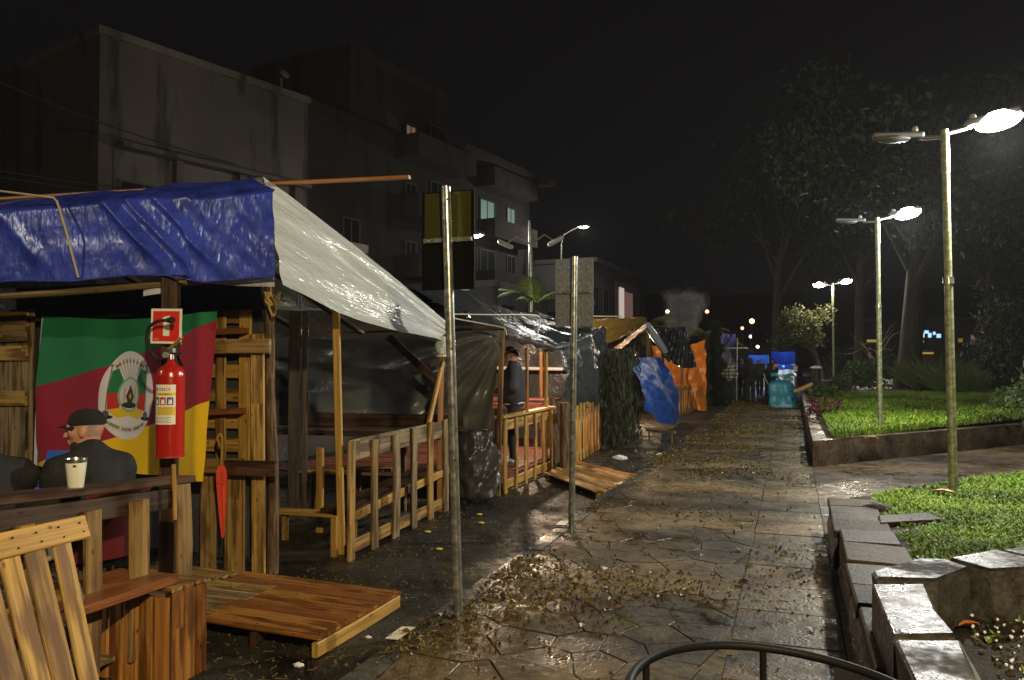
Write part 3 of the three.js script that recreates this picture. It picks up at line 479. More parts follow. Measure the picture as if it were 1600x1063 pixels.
// ---------------------------------------------------------------- first stall: blue and white tarps
const PZ = -5.4, VZ = -4.62;
const UPV = V(0, 1, 0), XV = V(1, 0, 0), ZV = V(0, 0, 1);
{ // blue tarp: valance, fold, short slope up to the ridge batten
  const t = thing('blue_tarp', 'wet blue tarpaulin draped as a valance over the first stall front', 'tarpaulin', V(-5.3, 2.3, VZ));
  const x0 = -7.6, x1 = -3.52, prof = [[0, 2.29, VZ], [0.5, 2.87, VZ - 0.01], [0.56, 2.90, VZ - 0.05], [1, 3.10, VZ - 0.5]];
  const g = sheet((u, v) => {
    let i = 0; while (v > prof[i + 1][0] && i < 2) i++; const f = (v - prof[i][0]) / (prof[i + 1][0] - prof[i][0]);
    let y = lerp(prof[i][1], prof[i + 1][1], f), z = lerp(prof[i][2], prof[i + 1][2], f); const x = lerp(x0, x1, u) + (1 - v) * 0.10 * u - 0.5 * u * Math.max(0, (v - 0.55) / 0.45);
    const k = v < 0.55 ? 1 : 0.35, d = x + 1.15 * (y - 2.3);           // diagonal folds running down from the fold line
    const fold = (c, w, a) => a * Math.exp(-(((d - c) / w) ** 2)) * sstep(v, 0, 0.25);
    z += k * (0.022 * fb(x * 1.6, y * 2.2, 3, 12) + fold(-4.35, 0.05, 0.045) + fold(-4.12, 0.035, 0.04) - fold(-4.24, 0.05, 0.03) + fold(-3.85, 0.04, 0.03) + fold(-5.5, 0.09, 0.02) + 0.006 * Math.sin(d * 21 + 5 * fb(x * 2, y * 2, 2, 4)) * sstep(x, -5.2, -4.2));
    y += (v < 0.05 ? 0.012 * Math.sin(x * 5) : 0) + (v > 0.5 ? 0.018 * fb(x * 2.5, v * 4, 2, 6) : 0) - 0.05 * (1 - v) * sstep(x, -4.2, -5.8);
    return V(x, y, z);
  }, 150, 44, 4.1, 1.2);
  const s = part(t, 'sheet', g, tarpBlue);
  part(s, 'hem', rope(Array.from({ length: 14 }, (_, i) => { const x = lerp(x0, x1 + 0.1, i / 13); return V(x, 2.285 + 0.012 * Math.sin(x * 5) - 0.05 * sstep(x, -4.2, -5.8), VZ + 0.012); }), 0.007, 60), tarpBlue);
  // cords over the tarp
  const c1 = onZ(0, 306, VZ - 0.15), c2 = onZ(98, 315, VZ - 0.02), c3 = onZ(122, 430, VZ + 0.03); c1.z += 0.0;
  const r = thing('tarp_cord', 'pale cord tied over the left part of the blue tarp', 'cord', c3.clone()); part(r, 'cord', rope([V(c1.x, c1.y + 0.03, c1.z + 0.12), V(c2.x - 0.1, c2.y + 0.03, c2.z + 0.08), V(c2.x, c2.y, c2.z + 0.06), V(c3.x - 0.06, c3.y + 0.3, c3.z + 0.05), V(c3.x, c3.y - 0.02, c3.z)], 0.009), ropePale);
}
{ // ridge batten, poking out to the street
  const a = V(-7.6, 3.13, VZ - 0.45), b = along(412, 279, 6.32), c = along(640, 277, 6.2), t = thing('ridge_batten', 'long orange-brown batten along the tarp ridge, poking out over the street', 'batten', b.clone());
  part(t, 'board', board(a, c, 0.05, 0.028, UPV, { seg: 8, warp: 0.02 }), orangew);
}
{ // white tarp
  const t = thing('white_tarp', 'shiny white plastic sheet sloping down from the ridge to the fence corner', 'tarpaulin', V(-3.6, 1.9, -7.6));
  const pk = V(-3.95, 3.11, -5.16), bl = V(-3.48, 2.20, -4.72), cn = onX(689, 532, -3.6), bk0 = V(-7.2, 3.08, -5.1), bk1 = V(-7.2, 2.0, -8.2), tp1 = onX(703, 508, -3.72);
  const side = sheet((u, v) => { // street-side slope: u along, v from upper to lower edge
    const top = pk.clone().lerp(tp1, u).add(V(0, 0.03 * Math.sin(u * 3.1), 0)), bot = bl.clone().lerp(cn, u).add(V(0.02, -0.10 * Math.sin(u * 3.14) * (1 - 0.5 * u), 0)), p = top.lerp(bot, v);
    const w = sstep(v, 0, 0.15), e = 1 - u; p.x += 0.03 * fb(u * 3, v * 2.5, 3, 21) + 0.05 * Math.sin((v * 2.2 + u * 0.6) * 5) * u * w * (1 - v * 0.4) + 0.007 * Math.sin(v * 26 + u * 9) * e * e; 
    p.x += -0.10 * Math.exp(-(((v - 0.22 - 0.15 * u) / 0.07) ** 2)) * sstep(u, 0.15, 0.5); p.y += 0.012 * fb(u * 6, v * 5, 2, 31);
    return p;
  }, 90, 44, 3, 1.1);
  part(t, 'side_slope', side, tarpWhite);
  part(t, 'roof_slope', sheet((u, v) => { const p = bil(pk, tp1, bk1, bk0)(u, v); p.y += 0.02 * fb(u * 4, v * 4, 2, 3) - 0.05 * Math.sin(v * 3.14) + 0.03 * Math.sin(u * 3.1) * (1 - v); return p; }, 24, 24, 3, 3.4), tarpWhite);
  // the lap under the blue valance
  part(t, 'front_lap', sheet((u, v) => { const a = V(-4.25, 2.27, VZ - 0.06), b = V(-3.50, 2.33, VZ - 0.05), p = a.lerp(b, u); p.y -= v * 0.15 * u ** 0.6 * (1 - 0.0 * u); p.z -= v * 0.04; p.z += 0.012 * fb(u * 5, v * 3, 2, 8); return p; }, 20, 8, 0.8, 0.2), tarpWhite);
  const knot = part(t, 'tied_corner', (() => { const g = new THREE.SphereGeometry(0.085, 20, 16), p = g.attributes.position; for (let i = 0; i < p.count; i++) { const x = p.getX(i), y = p.getY(i), z = p.getZ(i), f = 1 + 0.35 * fb(x * 14, y * 14 + z * 9, 3, 2); p.setXYZ(i, x * f * 0.9, y * f * 1.35, z * f); } g.computeVertexNormals(); g.translate(cn.x + 0.02, cn.y - 0.06, cn.z); return g; })(), tarpWhite);
  part(knot, 'binding', (() => { const g = new THREE.TorusGeometry(0.06, 0.014, 8, 18); g.rotateX(Math.PI / 2); g.translate(cn.x + 0.02, cn.y - 0.17, cn.z); return g; })(), whiteRope);
}
{ // poles and posts of the first stall
  const grp = undefined, mk = (n, l, a, b, w, m, hint = V(0.5, 0, 1), tt) => { const t = thing(n, l, 'post', a.y < b.y ? a.clone() : b.clone()); part(t, 'board', board(a, b, w, tt ?? w * 0.8, hint, { seg: 4, warp: 0.008 }), m); return t; };
  const eb = onZ(262, 915, VZ - 0.06); eb.y = RY;
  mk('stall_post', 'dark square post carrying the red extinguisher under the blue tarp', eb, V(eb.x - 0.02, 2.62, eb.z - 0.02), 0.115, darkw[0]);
  const bb = onY(426, 896, RY), bt = onZ(421, 448, bb.z); const lp = thing('log_post', 'thin bark-covered log post tied with rope below the white tarp', 'post', bb.clone());
  part(lp, 'log', pole([bb, bb.clone().lerp(bt, 0.3).add(V(0.02, 0, 0)), bb.clone().lerp(bt, 0.65).add(V(-0.015, 0, 0)), bt], [0.05, 0.046, 0.043, 0.04], { ns: 12, rough: 0.16 }), logBark);
  // yellow rope from the ridge to the log, with a knot
  const ra = onZ(411, 290, -5.0), rb = onZ(421, 430, bb.z + 0.05), rc = onZ(425, 468, bb.z + 0.07), rp = thing('tie_rope', 'yellow rope knotted round the bark-covered log post', 'rope', rc.clone());
  part(rp, 'cord', rope([ra, onZ(417, 350, -5.1), rb, rc], 0.008), ropeMat);
  const kn = []; for (let i = 0; i < 26; i++) { const a = i * 0.95; kn.push(rc.clone().add(V(Math.cos(a) * 0.058 + rr(-.012, .012), 0.05 * Math.sin(i * 1.7) + rr(-.015, .015), Math.sin(a) * 0.058))); }
  part(rp, 'knot', rope(kn, 0.011, 160), ropeMat);
  part(rp, 'loose_loop', rope([rc.clone(), rc.clone().add(V(0.05, -0.01, 0.05)), rc.clone().add(V(0.085, -0.09, 0.06)), rc.clone().add(V(0.055, -0.14, 0.06)), rc.clone().add(V(0.02, -0.08, 0.06)), rc.clone().add(V(0.0, -0.01, 0.05))], 0.009), ropeMat);
  const yb = onY(534, 866, RY), yt = onX(525, 488, yb.x + 0.02);
  mk('stall_post', 'slender pale square post standing at the near corner of the picket fence', yb, yt, 0.062, pine[0], V(0.3, 0, 1));
  const cb = onY(694, 800, RY); cb.x -= 0.06; mk('stall_post', 'orange-brown post under the tied corner of the white tarp', cb, onX(690, 545, cb.x), 0.065, orangew);
  mk('brace', 'pale diagonal brace leaning on the post below the tied white corner', onX(664, 690, cb.x + 0.05), onX(692, 566, cb.x + 0.08), 0.05, pine[0], V(1, 0, 0.3));
  mk('brace', 'dark diagonal brace under the white tarp slope', onZ(608, 526, cb.z - 0.05), onX(688, 600, cb.x - 0.04), 0.09, darkw[0], V(0.3, 0, 1), 0.04);
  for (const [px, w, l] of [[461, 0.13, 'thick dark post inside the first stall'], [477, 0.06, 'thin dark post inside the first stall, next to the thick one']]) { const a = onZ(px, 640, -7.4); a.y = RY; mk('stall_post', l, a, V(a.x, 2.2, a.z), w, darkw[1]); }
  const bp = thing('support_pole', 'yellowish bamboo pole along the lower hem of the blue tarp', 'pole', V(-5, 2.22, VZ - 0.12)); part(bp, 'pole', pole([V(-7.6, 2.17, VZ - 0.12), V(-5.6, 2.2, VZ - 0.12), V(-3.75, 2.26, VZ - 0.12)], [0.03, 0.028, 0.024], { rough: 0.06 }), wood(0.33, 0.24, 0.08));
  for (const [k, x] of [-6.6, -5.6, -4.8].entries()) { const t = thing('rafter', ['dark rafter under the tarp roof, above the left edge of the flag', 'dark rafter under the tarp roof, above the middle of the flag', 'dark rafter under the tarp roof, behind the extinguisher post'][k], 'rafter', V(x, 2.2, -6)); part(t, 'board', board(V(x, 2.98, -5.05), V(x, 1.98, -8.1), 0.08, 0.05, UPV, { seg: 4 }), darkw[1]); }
}
{ // partition behind the flag: planks of the wooden wall at its left, the upright pallet at its right
  const t = thing('plank_wall', 'weathered grey board wall with nailed battens left of the flag', 'wall', V(-7.2, RY, PZ + 0.1));
  const xs = [-7.95, -7.62, -7.28, -6.94, -6.62]; for (let i = 0; i < 4; i++) part(t, 'plank', board(V((xs[i] + xs[i + 1]) / 2, RY, PZ + 0.06), V((xs[i] + xs[i + 1]) / 2, 2.1 + rr(-.03, .05), PZ + 0.06), xs[i + 1] - xs[i] - 0.012, 0.024, ZV), grey[i % 2]);
  for (const y of [1.70, 1.28, 2.02]) part(t, 'batten', board(V(-7.95, y, PZ + 0.088), V(-6.68, y + 0.02, PZ + 0.088), 0.14, 0.028, ZV), pine[2]);
  part(t, 'top_board', board(V(-7.95, 1.93, PZ + 0.118), V(-6.66, 1.95, PZ + 0.118), 0.24, 0.022, ZV), grey[1]);
  const c = onZ(32, 668, PZ + 0.2), ch = thing('chain', 'rusty chain hanging from the grey board wall', 'chain', c.clone());
  for (let i = 0; i < 12; i++) { const g = new THREE.TorusGeometry(0.016, 0.005, 6, 12); g.scale(0.75, 1.25, 1); g.rotateY(i % 2 ? Math.PI / 2 : 0); g.translate(c.x, c.y + 0.13 - i * 0.028, PZ + 0.14); part(ch, 'link', g, M(0.05, 0.035, 0.028, 0.5, 0.6)); }
  // upright pallet wall
  const P = thing('pallet_wall', 'upright slatted pallet wall of yellow boards right of the flag', 'pallet', V(-4.4, RY, PZ));
  const bar = (px, y0, y1, w, m, dz = 0, hint = ZV) => { const a = onZ(px[0], y1, PZ + dz), b = onZ(px[1], y0, PZ + dz); a.y = Math.max(a.y, RY); part(P, 'board', board(a, b, w, 0.024, hint, { rough: 0.05 }), m); };
  bar([325, 326], 738, 905, 0.16, oldw[0], 0.03); bar([366, 367], 742, 905, 0.2, oldw[2], 0.045); bar([404, 402], 522, 905, 0.13, pine[2], 0.06);
  bar([382, 384], 484, 720, 0.12, pine[1], 0.0); bar([345, 346], 484, 720, 0.1, oldw[2], 0.0);
  const hs = [[490, 500, oldw[1]], [575, 585, pine[1]], [612, 622, oldw[0]], [655, 663, pine[1]], [690, 700, pine[2]]];
  for (const [y0, y1, m] of hs) part(P, 'slat', board(onZ(322, (y0 + y1) / 2, PZ - 0.03), onZ(394, (y0 + y1) / 2 + 1, PZ - 0.03), 0.115, 0.022, ZV), m);
  part(P, 'slat', board(onZ(322, 645, PZ + 0.05), onZ(380, 642, PZ + 0.05), 0.05, 0.11, ZV), wet[2]); part(P, 'slat', board(onZ(322, 520, PZ + 0.05), onZ(384, 517, PZ + 0.05), 0.05, 0.11, ZV), wet[2]);
  part(P, 'cross_board', board(onZ(312, 543, PZ + 0.10), onZ(422, 541, PZ + 0.10), 0.12, 0.03, ZV), oldw[0]);
  part(P, 'cross_board', board(onZ(312, 728, PZ + 0.12), onZ(380, 728, PZ + 0.12), 0.12, 0.03, ZV), oldw[1]); part(P, 'cross_board', board(onZ(352, 731, PZ + 0.155), onZ(431, 733, PZ + 0.155), 0.125, 0.03, ZV), darkw[0]);
  // dark sheet closing the back of the partition
  const bs = thing('black_sheet', 'black plastic sheet hanging behind the flag', 'tarpaulin', V(-6, RY, PZ - 0.1)); part(bs, 'sheet', sheet((u, v) => V(lerp(-8, -4.1, u), lerp(0, 2.35, v), PZ - 0.08 + 0.03 * fb(u * 8, v * 4, 2, 3)), 30, 16, 4, 2), tarpBlack);
}
{ // the flag
  const FW = 1024, FH = 718, ft = canvasTex(FW, FH, (c, w, h) => {
    c.fillStyle = '#a31534'; c.fillRect(0, 0, w, h);
    c.fillStyle = '#12804f'; c.beginPath(); c.moveTo(0, 0); c.lineTo(w, 0); c.lineTo(w, h * 0.055); c.lineTo(0, h * 0.475); c.closePath(); c.fill();
    c.fillStyle = '#ffd000'; c.beginPath(); c.moveTo(w, h); c.lineTo(0, h); c.lineTo(0, h * 0.985); c.lineTo(w, h * 0.53); c.closePath(); c.fill();
    const cx = w * 0.515, cy = h * 0.50, el = (x, y, a, b, f) => { c.fillStyle = f; c.beginPath(); c.ellipse(x, y, a, b, 0, 0, 6.2832); c.fill(); };
    el(cx, cy, 158, 208, '#eceaf2');
    for (let i = -4; i <= 4; i++) { c.save(); c.translate(cx, cy - 20); c.rotate(i * 0.16); c.strokeStyle = '#b9b4ae'; c.lineWidth = 4; c.beginPath(); c.moveTo(0, -70); c.lineTo(0, -160); c.stroke(); c.fillStyle = '#8a7a50'; c.fillRect(-5, -150, 10, 16); c.restore(); }
    for (const s of [-1, 1]) { // crossed banners beside the shield
      const q = (pts, f) => { c.fillStyle = f; c.beginPath(); pts.forEach(([x, y], i) => i ? c.lineTo(cx + s * x, cy + y) : c.moveTo(cx + s * x, cy + y)); c.closePath(); c.fill(); };
      q([[40, -70], [72, -128], [104, -112], [108, -10], [46, -10]], '#17804c'); q([[46, -10], [108, -10], [106, 70], [50, 60]], '#d52b26'); q([[50, 60], [106, 70], [60, 110], [0, 96], [0, 70]], '#f0cf1a');
      c.strokeStyle = '#6b4a26'; c.lineWidth = 5; c.beginPath(); c.moveTo(cx + s * 108, cy - 135); c.lineTo(cx + s * 112, cy + 70); c.stroke(); c.fillStyle = '#9a7a30'; c.beginPath(); c.arc(cx + s * 108, cy - 138, 8, 0, 7); c.fill(); c.beginPath(); c.arc(cx + s * 76, cy - 140, 7, 0, 7); c.fill();
      c.fillStyle = '#23202a'; c.beginPath(); c.ellipse(cx + s * 112, cy + 104, 34, 10, 0, 0, 7); c.fill(); c.fillStyle = '#5c5a66'; c.beginPath(); c.arc(cx + s * 112, cy + 88, 16, 0, 7); c.fill();
    }
    el(cx, cy - 4, 62, 84, '#8fb7a0'); el(cx, cy - 4, 52, 73, '#d9d6dc');
    c.fillStyle = '#3a3226'; c.beginPath(); c.moveTo(cx, cy - 50); c.lineTo(cx + 24, cy + 6); c.lineTo(cx + 12, cy + 34); c.lineTo(cx - 12, cy + 34); c.lineTo(cx - 24, cy + 6); c.closePath(); c.fill(); c.fillStyle = '#b49b52'; c.beginPath(); c.moveTo(cx, cy - 14); c.lineTo(cx + 10, cy + 4); c.lineTo(cx, cy + 22); c.lineTo(cx - 10, cy + 4); c.fill(); c.fillRect(cx - 34, cy - 36, 6, 66); c.fillRect(cx + 28, cy - 36, 6, 66); el(cx, cy + 46, 40, 15, '#2c2a22');
    c.fillStyle = '#e6dfd0'; c.beginPath(); c.moveTo(cx - 118, cy + 116); c.quadraticCurveTo(cx, cy + 176, cx + 118, cy + 116); c.lineTo(cx + 112, cy + 150); c.quadraticCurveTo(cx, cy + 204, cx - 112, cy + 150); c.fill();
    c.fillStyle = '#3b3630'; c.font = 'bold 19px serif'; const s = 'LIBERDADE  IGUALDADE  HUMANIDADE'; for (let i = 0; i < s.length; i++) { const f = i / (s.length - 1) * 2 - 1; c.save(); c.translate(cx + f * 104, cy + 168 - f * f * 34); c.rotate(-f * 0.5); c.fillText(s[i], -6, 0); c.restore(); }
  });
  const t = thing('flag', 'green, red and yellow flag with a white oval emblem hung behind the seated man', 'flag', V(-5.5, 0.6, PZ + 0.2));
  const TL = onZ(70, 493, PZ + 0.16), TR = onZ(341, 486, PZ + 0.16), BR = onZ(323, 751, PZ + 0.2), BL = onZ(56, 728, PZ + 0.2), f = bil(BL, BR, TR, TL);
  const g = sheet((u, v) => { const p = f(u, v); p.y -= 0.05 * Math.sin(u * 3.14159) * v; const k = 0.35 + 0.65 * (1 - v);
    p.z += 0.028 * Math.sin(u * 21 + v * 2.2 + 1.3 * fb(u * 3, v * 2, 2, 3)) * k + 0.02 * fb(u * 6, v * 3, 2, 8) + 0.05 * Math.sin(u * 7 + v * 1.5) * k + 0.03 * Math.exp(-(((u - 0.92 - 0.05 * (1 - v)) / 0.035) ** 2)); p.x += 0.01 * Math.sin(u * 21 + v * 2) * k; return p; }, 110, 60, 1, 1);
  part(t, 'cloth', g, new THREE.MeshPhysicalMaterial({ map: ft, color: new THREE.Color().setRGB(0.78, 0.78, 0.78), roughness: 0.75, side: THREE.DoubleSide, sheen: 0.3, sheenColor: new THREE.Color(0.4, 0.4, 0.4), bumpMap: crk(0.25), bumpScale: 0.002 }));
  part(t, 'hoist_band', sheet((u, v) => { const p = f(-0.012 + 0.022 * u, v); p.z += 0.004 + 0.028 * Math.sin(v * 2.2) * (0.35 + 0.65 * (1 - v)); return p; }, 2, 30), M(0.6, 0.6, 0.62, 0.8));
}
{ // fire extinguisher on its post, and its sign
  const c = onZ(266, 640, VZ + 0.09), yT = onZ(266, 568, VZ + 0.09).y, yB = onZ(266, 714, VZ + 0.09).y, rad = 0.098, L = yT - yB, red = new THREE.MeshPhysicalMaterial({ color: new THREE.Color().setRGB(0.42, 0.014, 0.01), roughness: 0.32, clearcoat: 0.6, clearcoatRoughness: 0.2, bumpMap: crk(0.4), bumpScale: 0.002, roughnessMap: rep(CRR, 0.2, 0.2) });
  const t = thing('fire_extinguisher', 'red fire extinguisher with black hose hung on the dark post', 'fire extinguisher', V(c.x, yB, c.z));
  const at = (g, dx, dy, dz) => { g.translate(c.x + dx, yB + dy, c.z + dz); return g; };
  const prof = [[0, 0], [rad - 0.012, 0], [rad, 0.012], [rad, L - 0.1], [rad * 0.97, L - 0.065], [rad * 0.8, L - 0.03], [rad * 0.45, L - 0.006], [0.03, L], [0.026, L + 0.03], [0, L + 0.03]].map(([x, y]) => new THREE.Vector2(x, y));
  part(t, 'cylinder', at(new THREE.LatheGeometry(prof, 40), 0, 0, 0), red);
  part(t, 'base_ring', at(new THREE.CylinderGeometry(rad + 0.003, rad + 0.003, 0.012, 36), 0, 0.005, 0), red);
  part(t, 'valve', at(mergeGeometries([new THREE.CylinderGeometry(0.02, 0.024, 0.06, 14).translate(0, L + 0.05, 0), new THREE.BoxGeometry(0.035, 0.04, 0.03).translate(0.01, L + 0.09, 0)]), 0, 0, 0), M(0.35, 0.33, 0.3, 0.3, 0.8));
  part(t, 'lever', board(V(c.x - 0.02, yB + L + 0.10, c.z), V(c.x + 0.11, yB + L + 0.185, c.z + 0.02), 0.03, 0.01, UPV, { warp: 0 }), M(0.5, 0.36, 0.1, 0.4, 0.3)); part(t, 'carry_handle', board(V(c.x - 0.01, yB + L + 0.075, c.z), V(c.x + 0.135, yB + L + 0.07, c.z + 0.02), 0.032, 0.012, UPV, { warp: 0 }), blackIron);
  part(t, 'gauge', at(new THREE.CylinderGeometry(0.022, 0.022, 0.02, 18).rotateX(Math.PI / 2), -0.02, L + 0.06, 0.03), M(0.6, 0.6, 0.58, 0.3, 0.6));
  const h = [[-0.03, L + 0.04, 0.0], [-0.1, L + 0.03, 0.02], [-0.155, L + 0.09, 0.04], [-0.17, L + 0.17, 0.06], [-0.14, L + 0.26, 0.07], [-0.06, L + 0.305, 0.07], [0.03, L + 0.31, 0.07]].map(([x, y, z]) => V(c.x + x, yB + y, c.z + z));
  const ho = part(t, 'hose', rope(h, 0.0125, 60), blackIron); part(ho, 'nozzle', pole([h[6], h[6].clone().add(V(0.02, 0, 0)), h[6].clone().add(V(0.05, 0, 0))], [0.017, 0.022, 0.024], { ns: 12 }), blackIron);
  const lt = canvasTex(256, 384, (x, w, hh) => { x.fillStyle = '#e9e5d8'; x.fillRect(0, 0, w, hh); x.fillStyle = '#b5202a'; x.beginPath(); x.moveTo(40, 20); x.lineTo(62, 48); x.lineTo(50, 62); x.lineTo(28, 60); x.lineTo(24, 44); x.fill(); x.font = 'bold 40px sans-serif'; x.fillText('FIRECE', 72, 60); x.fillStyle = '#e8c81c'; x.fillRect(0, 78, w, 28); x.fillStyle = '#2c2a20'; x.font = 'bold 22px sans-serif'; x.fillText('PÓ QUÍMICO', 80, 100);
    x.fillStyle = '#2e6a3a'; x.fillRect(16, 122, 66, 74); x.fillStyle = '#b52a33'; x.fillRect(92, 122, 66, 74); x.fillStyle = '#2f4f9a'; x.fillRect(168, 122, 66, 74); x.fillStyle = '#eee'; for (const k of [49, 125, 201]) { x.beginPath(); x.moveTo(k - 20, 186); x.lineTo(k - 12, 138); x.lineTo(k + 4, 150); x.lineTo(k + 16, 134); x.lineTo(k + 22, 186); x.fill(); }
    x.fillStyle = '#e8c81c'; x.fillRect(52, 212, 200, 84); x.fillStyle = '#666'; for (let i = 0; i < 4; i++) { x.fillRect(66, 222 + i * 19, 160, 6); x.fillStyle = '#2c2a20'; x.fillRect(20, 220 + i * 19, 12, 9); x.fillStyle = '#777'; } for (let i = 0; i < 5; i++) x.fillRect(18, 312 + i * 13, 200 - 30 * (i % 2), 4); });
  const lg = new THREE.CylinderGeometry(rad + 0.0015, rad + 0.0015, 0.285, 24, 1, true, -0.25, 1.75); lg.rotateY(-YAW * 1.15); part(t, 'label', at(lg, 0, L * 0.565, 0), M(1, 1, 1, 0.5, 0, { map: lt }));
  part(t, 'wall_hook', board(V(c.x, yB + L - 0.02, c.z - 0.11), V(c.x, yB + L + 0.06, c.z - 0.06), 0.03, 0.006, ZV, { warp: 0 }), blackIron);
  const st = canvasTex(256, 256, (x, w) => { x.fillStyle = '#e8e6c8'; x.fillRect(0, 0, w, w); x.fillStyle = '#d8281c'; x.fillRect(16, 16, w - 32, w - 32); x.fillStyle = '#ece8c4'; x.beginPath(); x.roundRect(104, 88, 54, 112, [16, 16, 2, 2]); x.fill(); x.beginPath(); x.roundRect(118, 70, 26, 20, 4); x.fill(); x.beginPath(); x.moveTo(86, 92); x.quadraticCurveTo(92, 58, 128, 54); x.lineTo(158, 50); x.lineTo(160, 62); x.lineTo(132, 70); x.quadraticCurveTo(108, 70, 102, 94); x.fill(); x.font = '10px sans-serif'; x.fillText('EXTINTOR', 26, 228); });
  const s = onZ(260, 510, VZ + 0.03), S = thing('extinguisher_sign', 'square red and cream extinguisher sign nailed above the extinguisher', 'sign', s.clone());
  const sgm = bx(-0.13, 0.13, -0.13, 0.13, 0, 0.004); sgm.rotateZ(-0.02); sgm.rotateY(0.12); sgm.translate(s.x, s.y, s.z); part(S, 'backing', sgm, M(0.7, 0.68, 0.55, 0.4));
  const fc = new THREE.PlaneGeometry(0.256, 0.256); fc.rotateZ(-0.02); fc.rotateY(0.12); fc.translate(s.x + 0.0008, s.y, s.z + 0.0065); part(S, 'printed_face', fc, M(1, 1, 1, 0.4, 0, { map: st }));
  const pw = onZ(246, 438, VZ - 0.14), w = thing('paper_notice', 'white paper notice half hidden behind the extinguisher post top', 'notice', pw.clone()); part(w, 'sheet', sheet((u, v) => V(pw.x + lerp(-0.14, 0.14, u), pw.y + lerp(-0.12, 0.14, v) + 0.02 * u, pw.z + 0.02 * Math.sin(u * 3)), 6, 6), M(0.55, 0.55, 0.56, 0.7));
}
{ // hanging red umbrella
  const a = onZ(345, 683, PZ + 0.22), b = onZ(348, 852, PZ + 0.22), t = thing('umbrella', 'folded red umbrella with wooden handle hooked on the pallet wall', 'umbrella', b.clone()), d = b.clone().sub(a), at = (f, x = 0) => a.clone().addScaledVector(d, f).add(V(x, 0, 0)), red = M(0.62, 0.05, 0.015, 0.6);
  part(t, 'handle', rope([at(0.12, -0.02).add(V(0, 0, -0.03)), at(0.02, -0.035), at(-0.03, -0.01), at(0.0, 0.012), at(0.12, 0.01), at(0.27, 0)], 0.011, 40), pine[1]);
  const pr = [[0.26, 0.008], [0.27, 0.026], [0.32, 0.043], [0.40, 0.047], [0.55, 0.038], [0.75, 0.027], [0.92, 0.013], [0.94, 0.005]], g = sheet((u, v) => { const k = v * (pr.length - 1), i = Math.min(Math.floor(k), pr.length - 2), f = lerp(pr[i][0], pr[i + 1][0], k - i), r = lerp(pr[i][1], pr[i + 1][1], k - i), an = u * 6.2832, q = 0.78 * r * (1 + 0.22 * Math.sin(an * 8 + f * 5)); return at(f).add(V(Math.cos(an) * q, 0, Math.sin(an) * q)); }, 64, 28);
  const cn = part(t, 'canopy', g, new THREE.MeshStandardMaterial({ color: new THREE.Color().setRGB(0.62, 0.05, 0.015), roughness: 0.6, side: THREE.DoubleSide })); part(cn, 'strap', (() => { const q = new THREE.TorusGeometry(0.037, 0.005, 6, 24); q.rotateX(Math.PI / 2); const m = at(0.42); q.translate(m.x, m.y, m.z); return q; })(), red);
  part(t, 'tip', rod(at(0.93), at(1.0), 0.005), blackIron);
}
{ // counter railing at the stall front
  const RX = -3.45, t = thing('counter_railing', 'dark plank counter on rough pickets, holding a white tumbler', 'railing', V(RX, RY, -3));
  const a = onX(-60, 786, RX), b = onX(288, 748, RX);
  part(t, 'counter_plank', board(V(RX, a.y, a.z), V(RX, b.y, b.z), 0.17, 0.04, UPV, { seg: 6, rough: 0.06, twist: 0.05 }), darkw[0]);
  part(t, 'apron_board', board(V(RX + 0.02, a.y - 0.11, a.z), V(RX + 0.02, b.y - 0.10, b.z), 0.12, 0.025, XV, { seg: 4 }), darkw[1]);
  [[38, 0.085, 0], [143, 0.10, 1], [217, 0.125, 0], [284, 0.11, 1]].forEach(([px, w, k]) => { const p = onX(px, 900, RX + 0.06); part(t, 'picket', board(V(p.x, RY + 0.12, p.z), V(p.x - 0.005, (k && px > 250 ? b.y : b.y - 0.06), p.z), w, 0.032, XV, { seg: 5, rough: 0.14, warp: 0.012 }), px > 250 ? oldw[1] : oldw[k]); });
  part(t, 'splintered_stake', board(onX(273, 812, RX + 0.09), onX(271, 726, RX + 0.09), 0.026, 0.02, XV, { seg: 5, rough: 0.5 }), pine[1]);
  // deck
  const d = thing('stall_deck', 'low deck of grey planks under the seated man', 'deck', V(-5, RY, -4)); for (let i = 0; i < 13; i++) part(d, 'plank', board(V(-6.6, RY + 0.115, -2.3 - i * 0.2), V(-3.52, RY + 0.115, -2.3 - i * 0.2), 0.185, 0.024, UPV), i % 3 ? grey[i % 2] : oldw[0]);
  for (const z of [-2.35, -3.6, -4.7]) part(d, 'joist', board(V(-6.6, RY + 0.05, z), V(-3.54, RY + 0.05, z), 0.09, 0.1, UPV), darkw[1]);
}
{ // tumbler
  const c = onX(118, 767, -3.45), t = thing('tumbler', 'white insulated tumbler with steel rim standing on the counter plank', 'tumbler', c.clone()), L = onX(118, 716, -3.45).y - c.y, lathe = (pr) => { const g = new THREE.LatheGeometry(pr.map(([x, y]) => new THREE.Vector2(x, y)), 30); g.translate(c.x, c.y, c.z); return g; };
  const steel = M(0.6, 0.6, 0.58, 0.25, 0.95);
  part(t, 'cup', lathe([[0, 0.012], [0.036, 0.012], [0.05, L - 0.022], [0.05, L - 0.02]]), M(0.72, 0.70, 0.58, 0.3)); part(t, 'base', lathe([[0, 0], [0.034, 0], [0.0358, 0.004], [0.0365, 0.016]]), steel); part(t, 'rim', lathe([[0.0502, L - 0.022], [0.0515, L - 0.004], [0.050, L], [0.047, L - 0.002], [0.046, L - 0.03], [0, L - 0.032]]), steel);
  part(t, 'emblem', (() => { const g = new THREE.CylinderGeometry(0.0492, 0.0488, 0.012, 8, 1, true, 0.55, 0.3); g.translate(c.x, c.y + L * 0.78, c.z); return g; })(), blackIron);
}
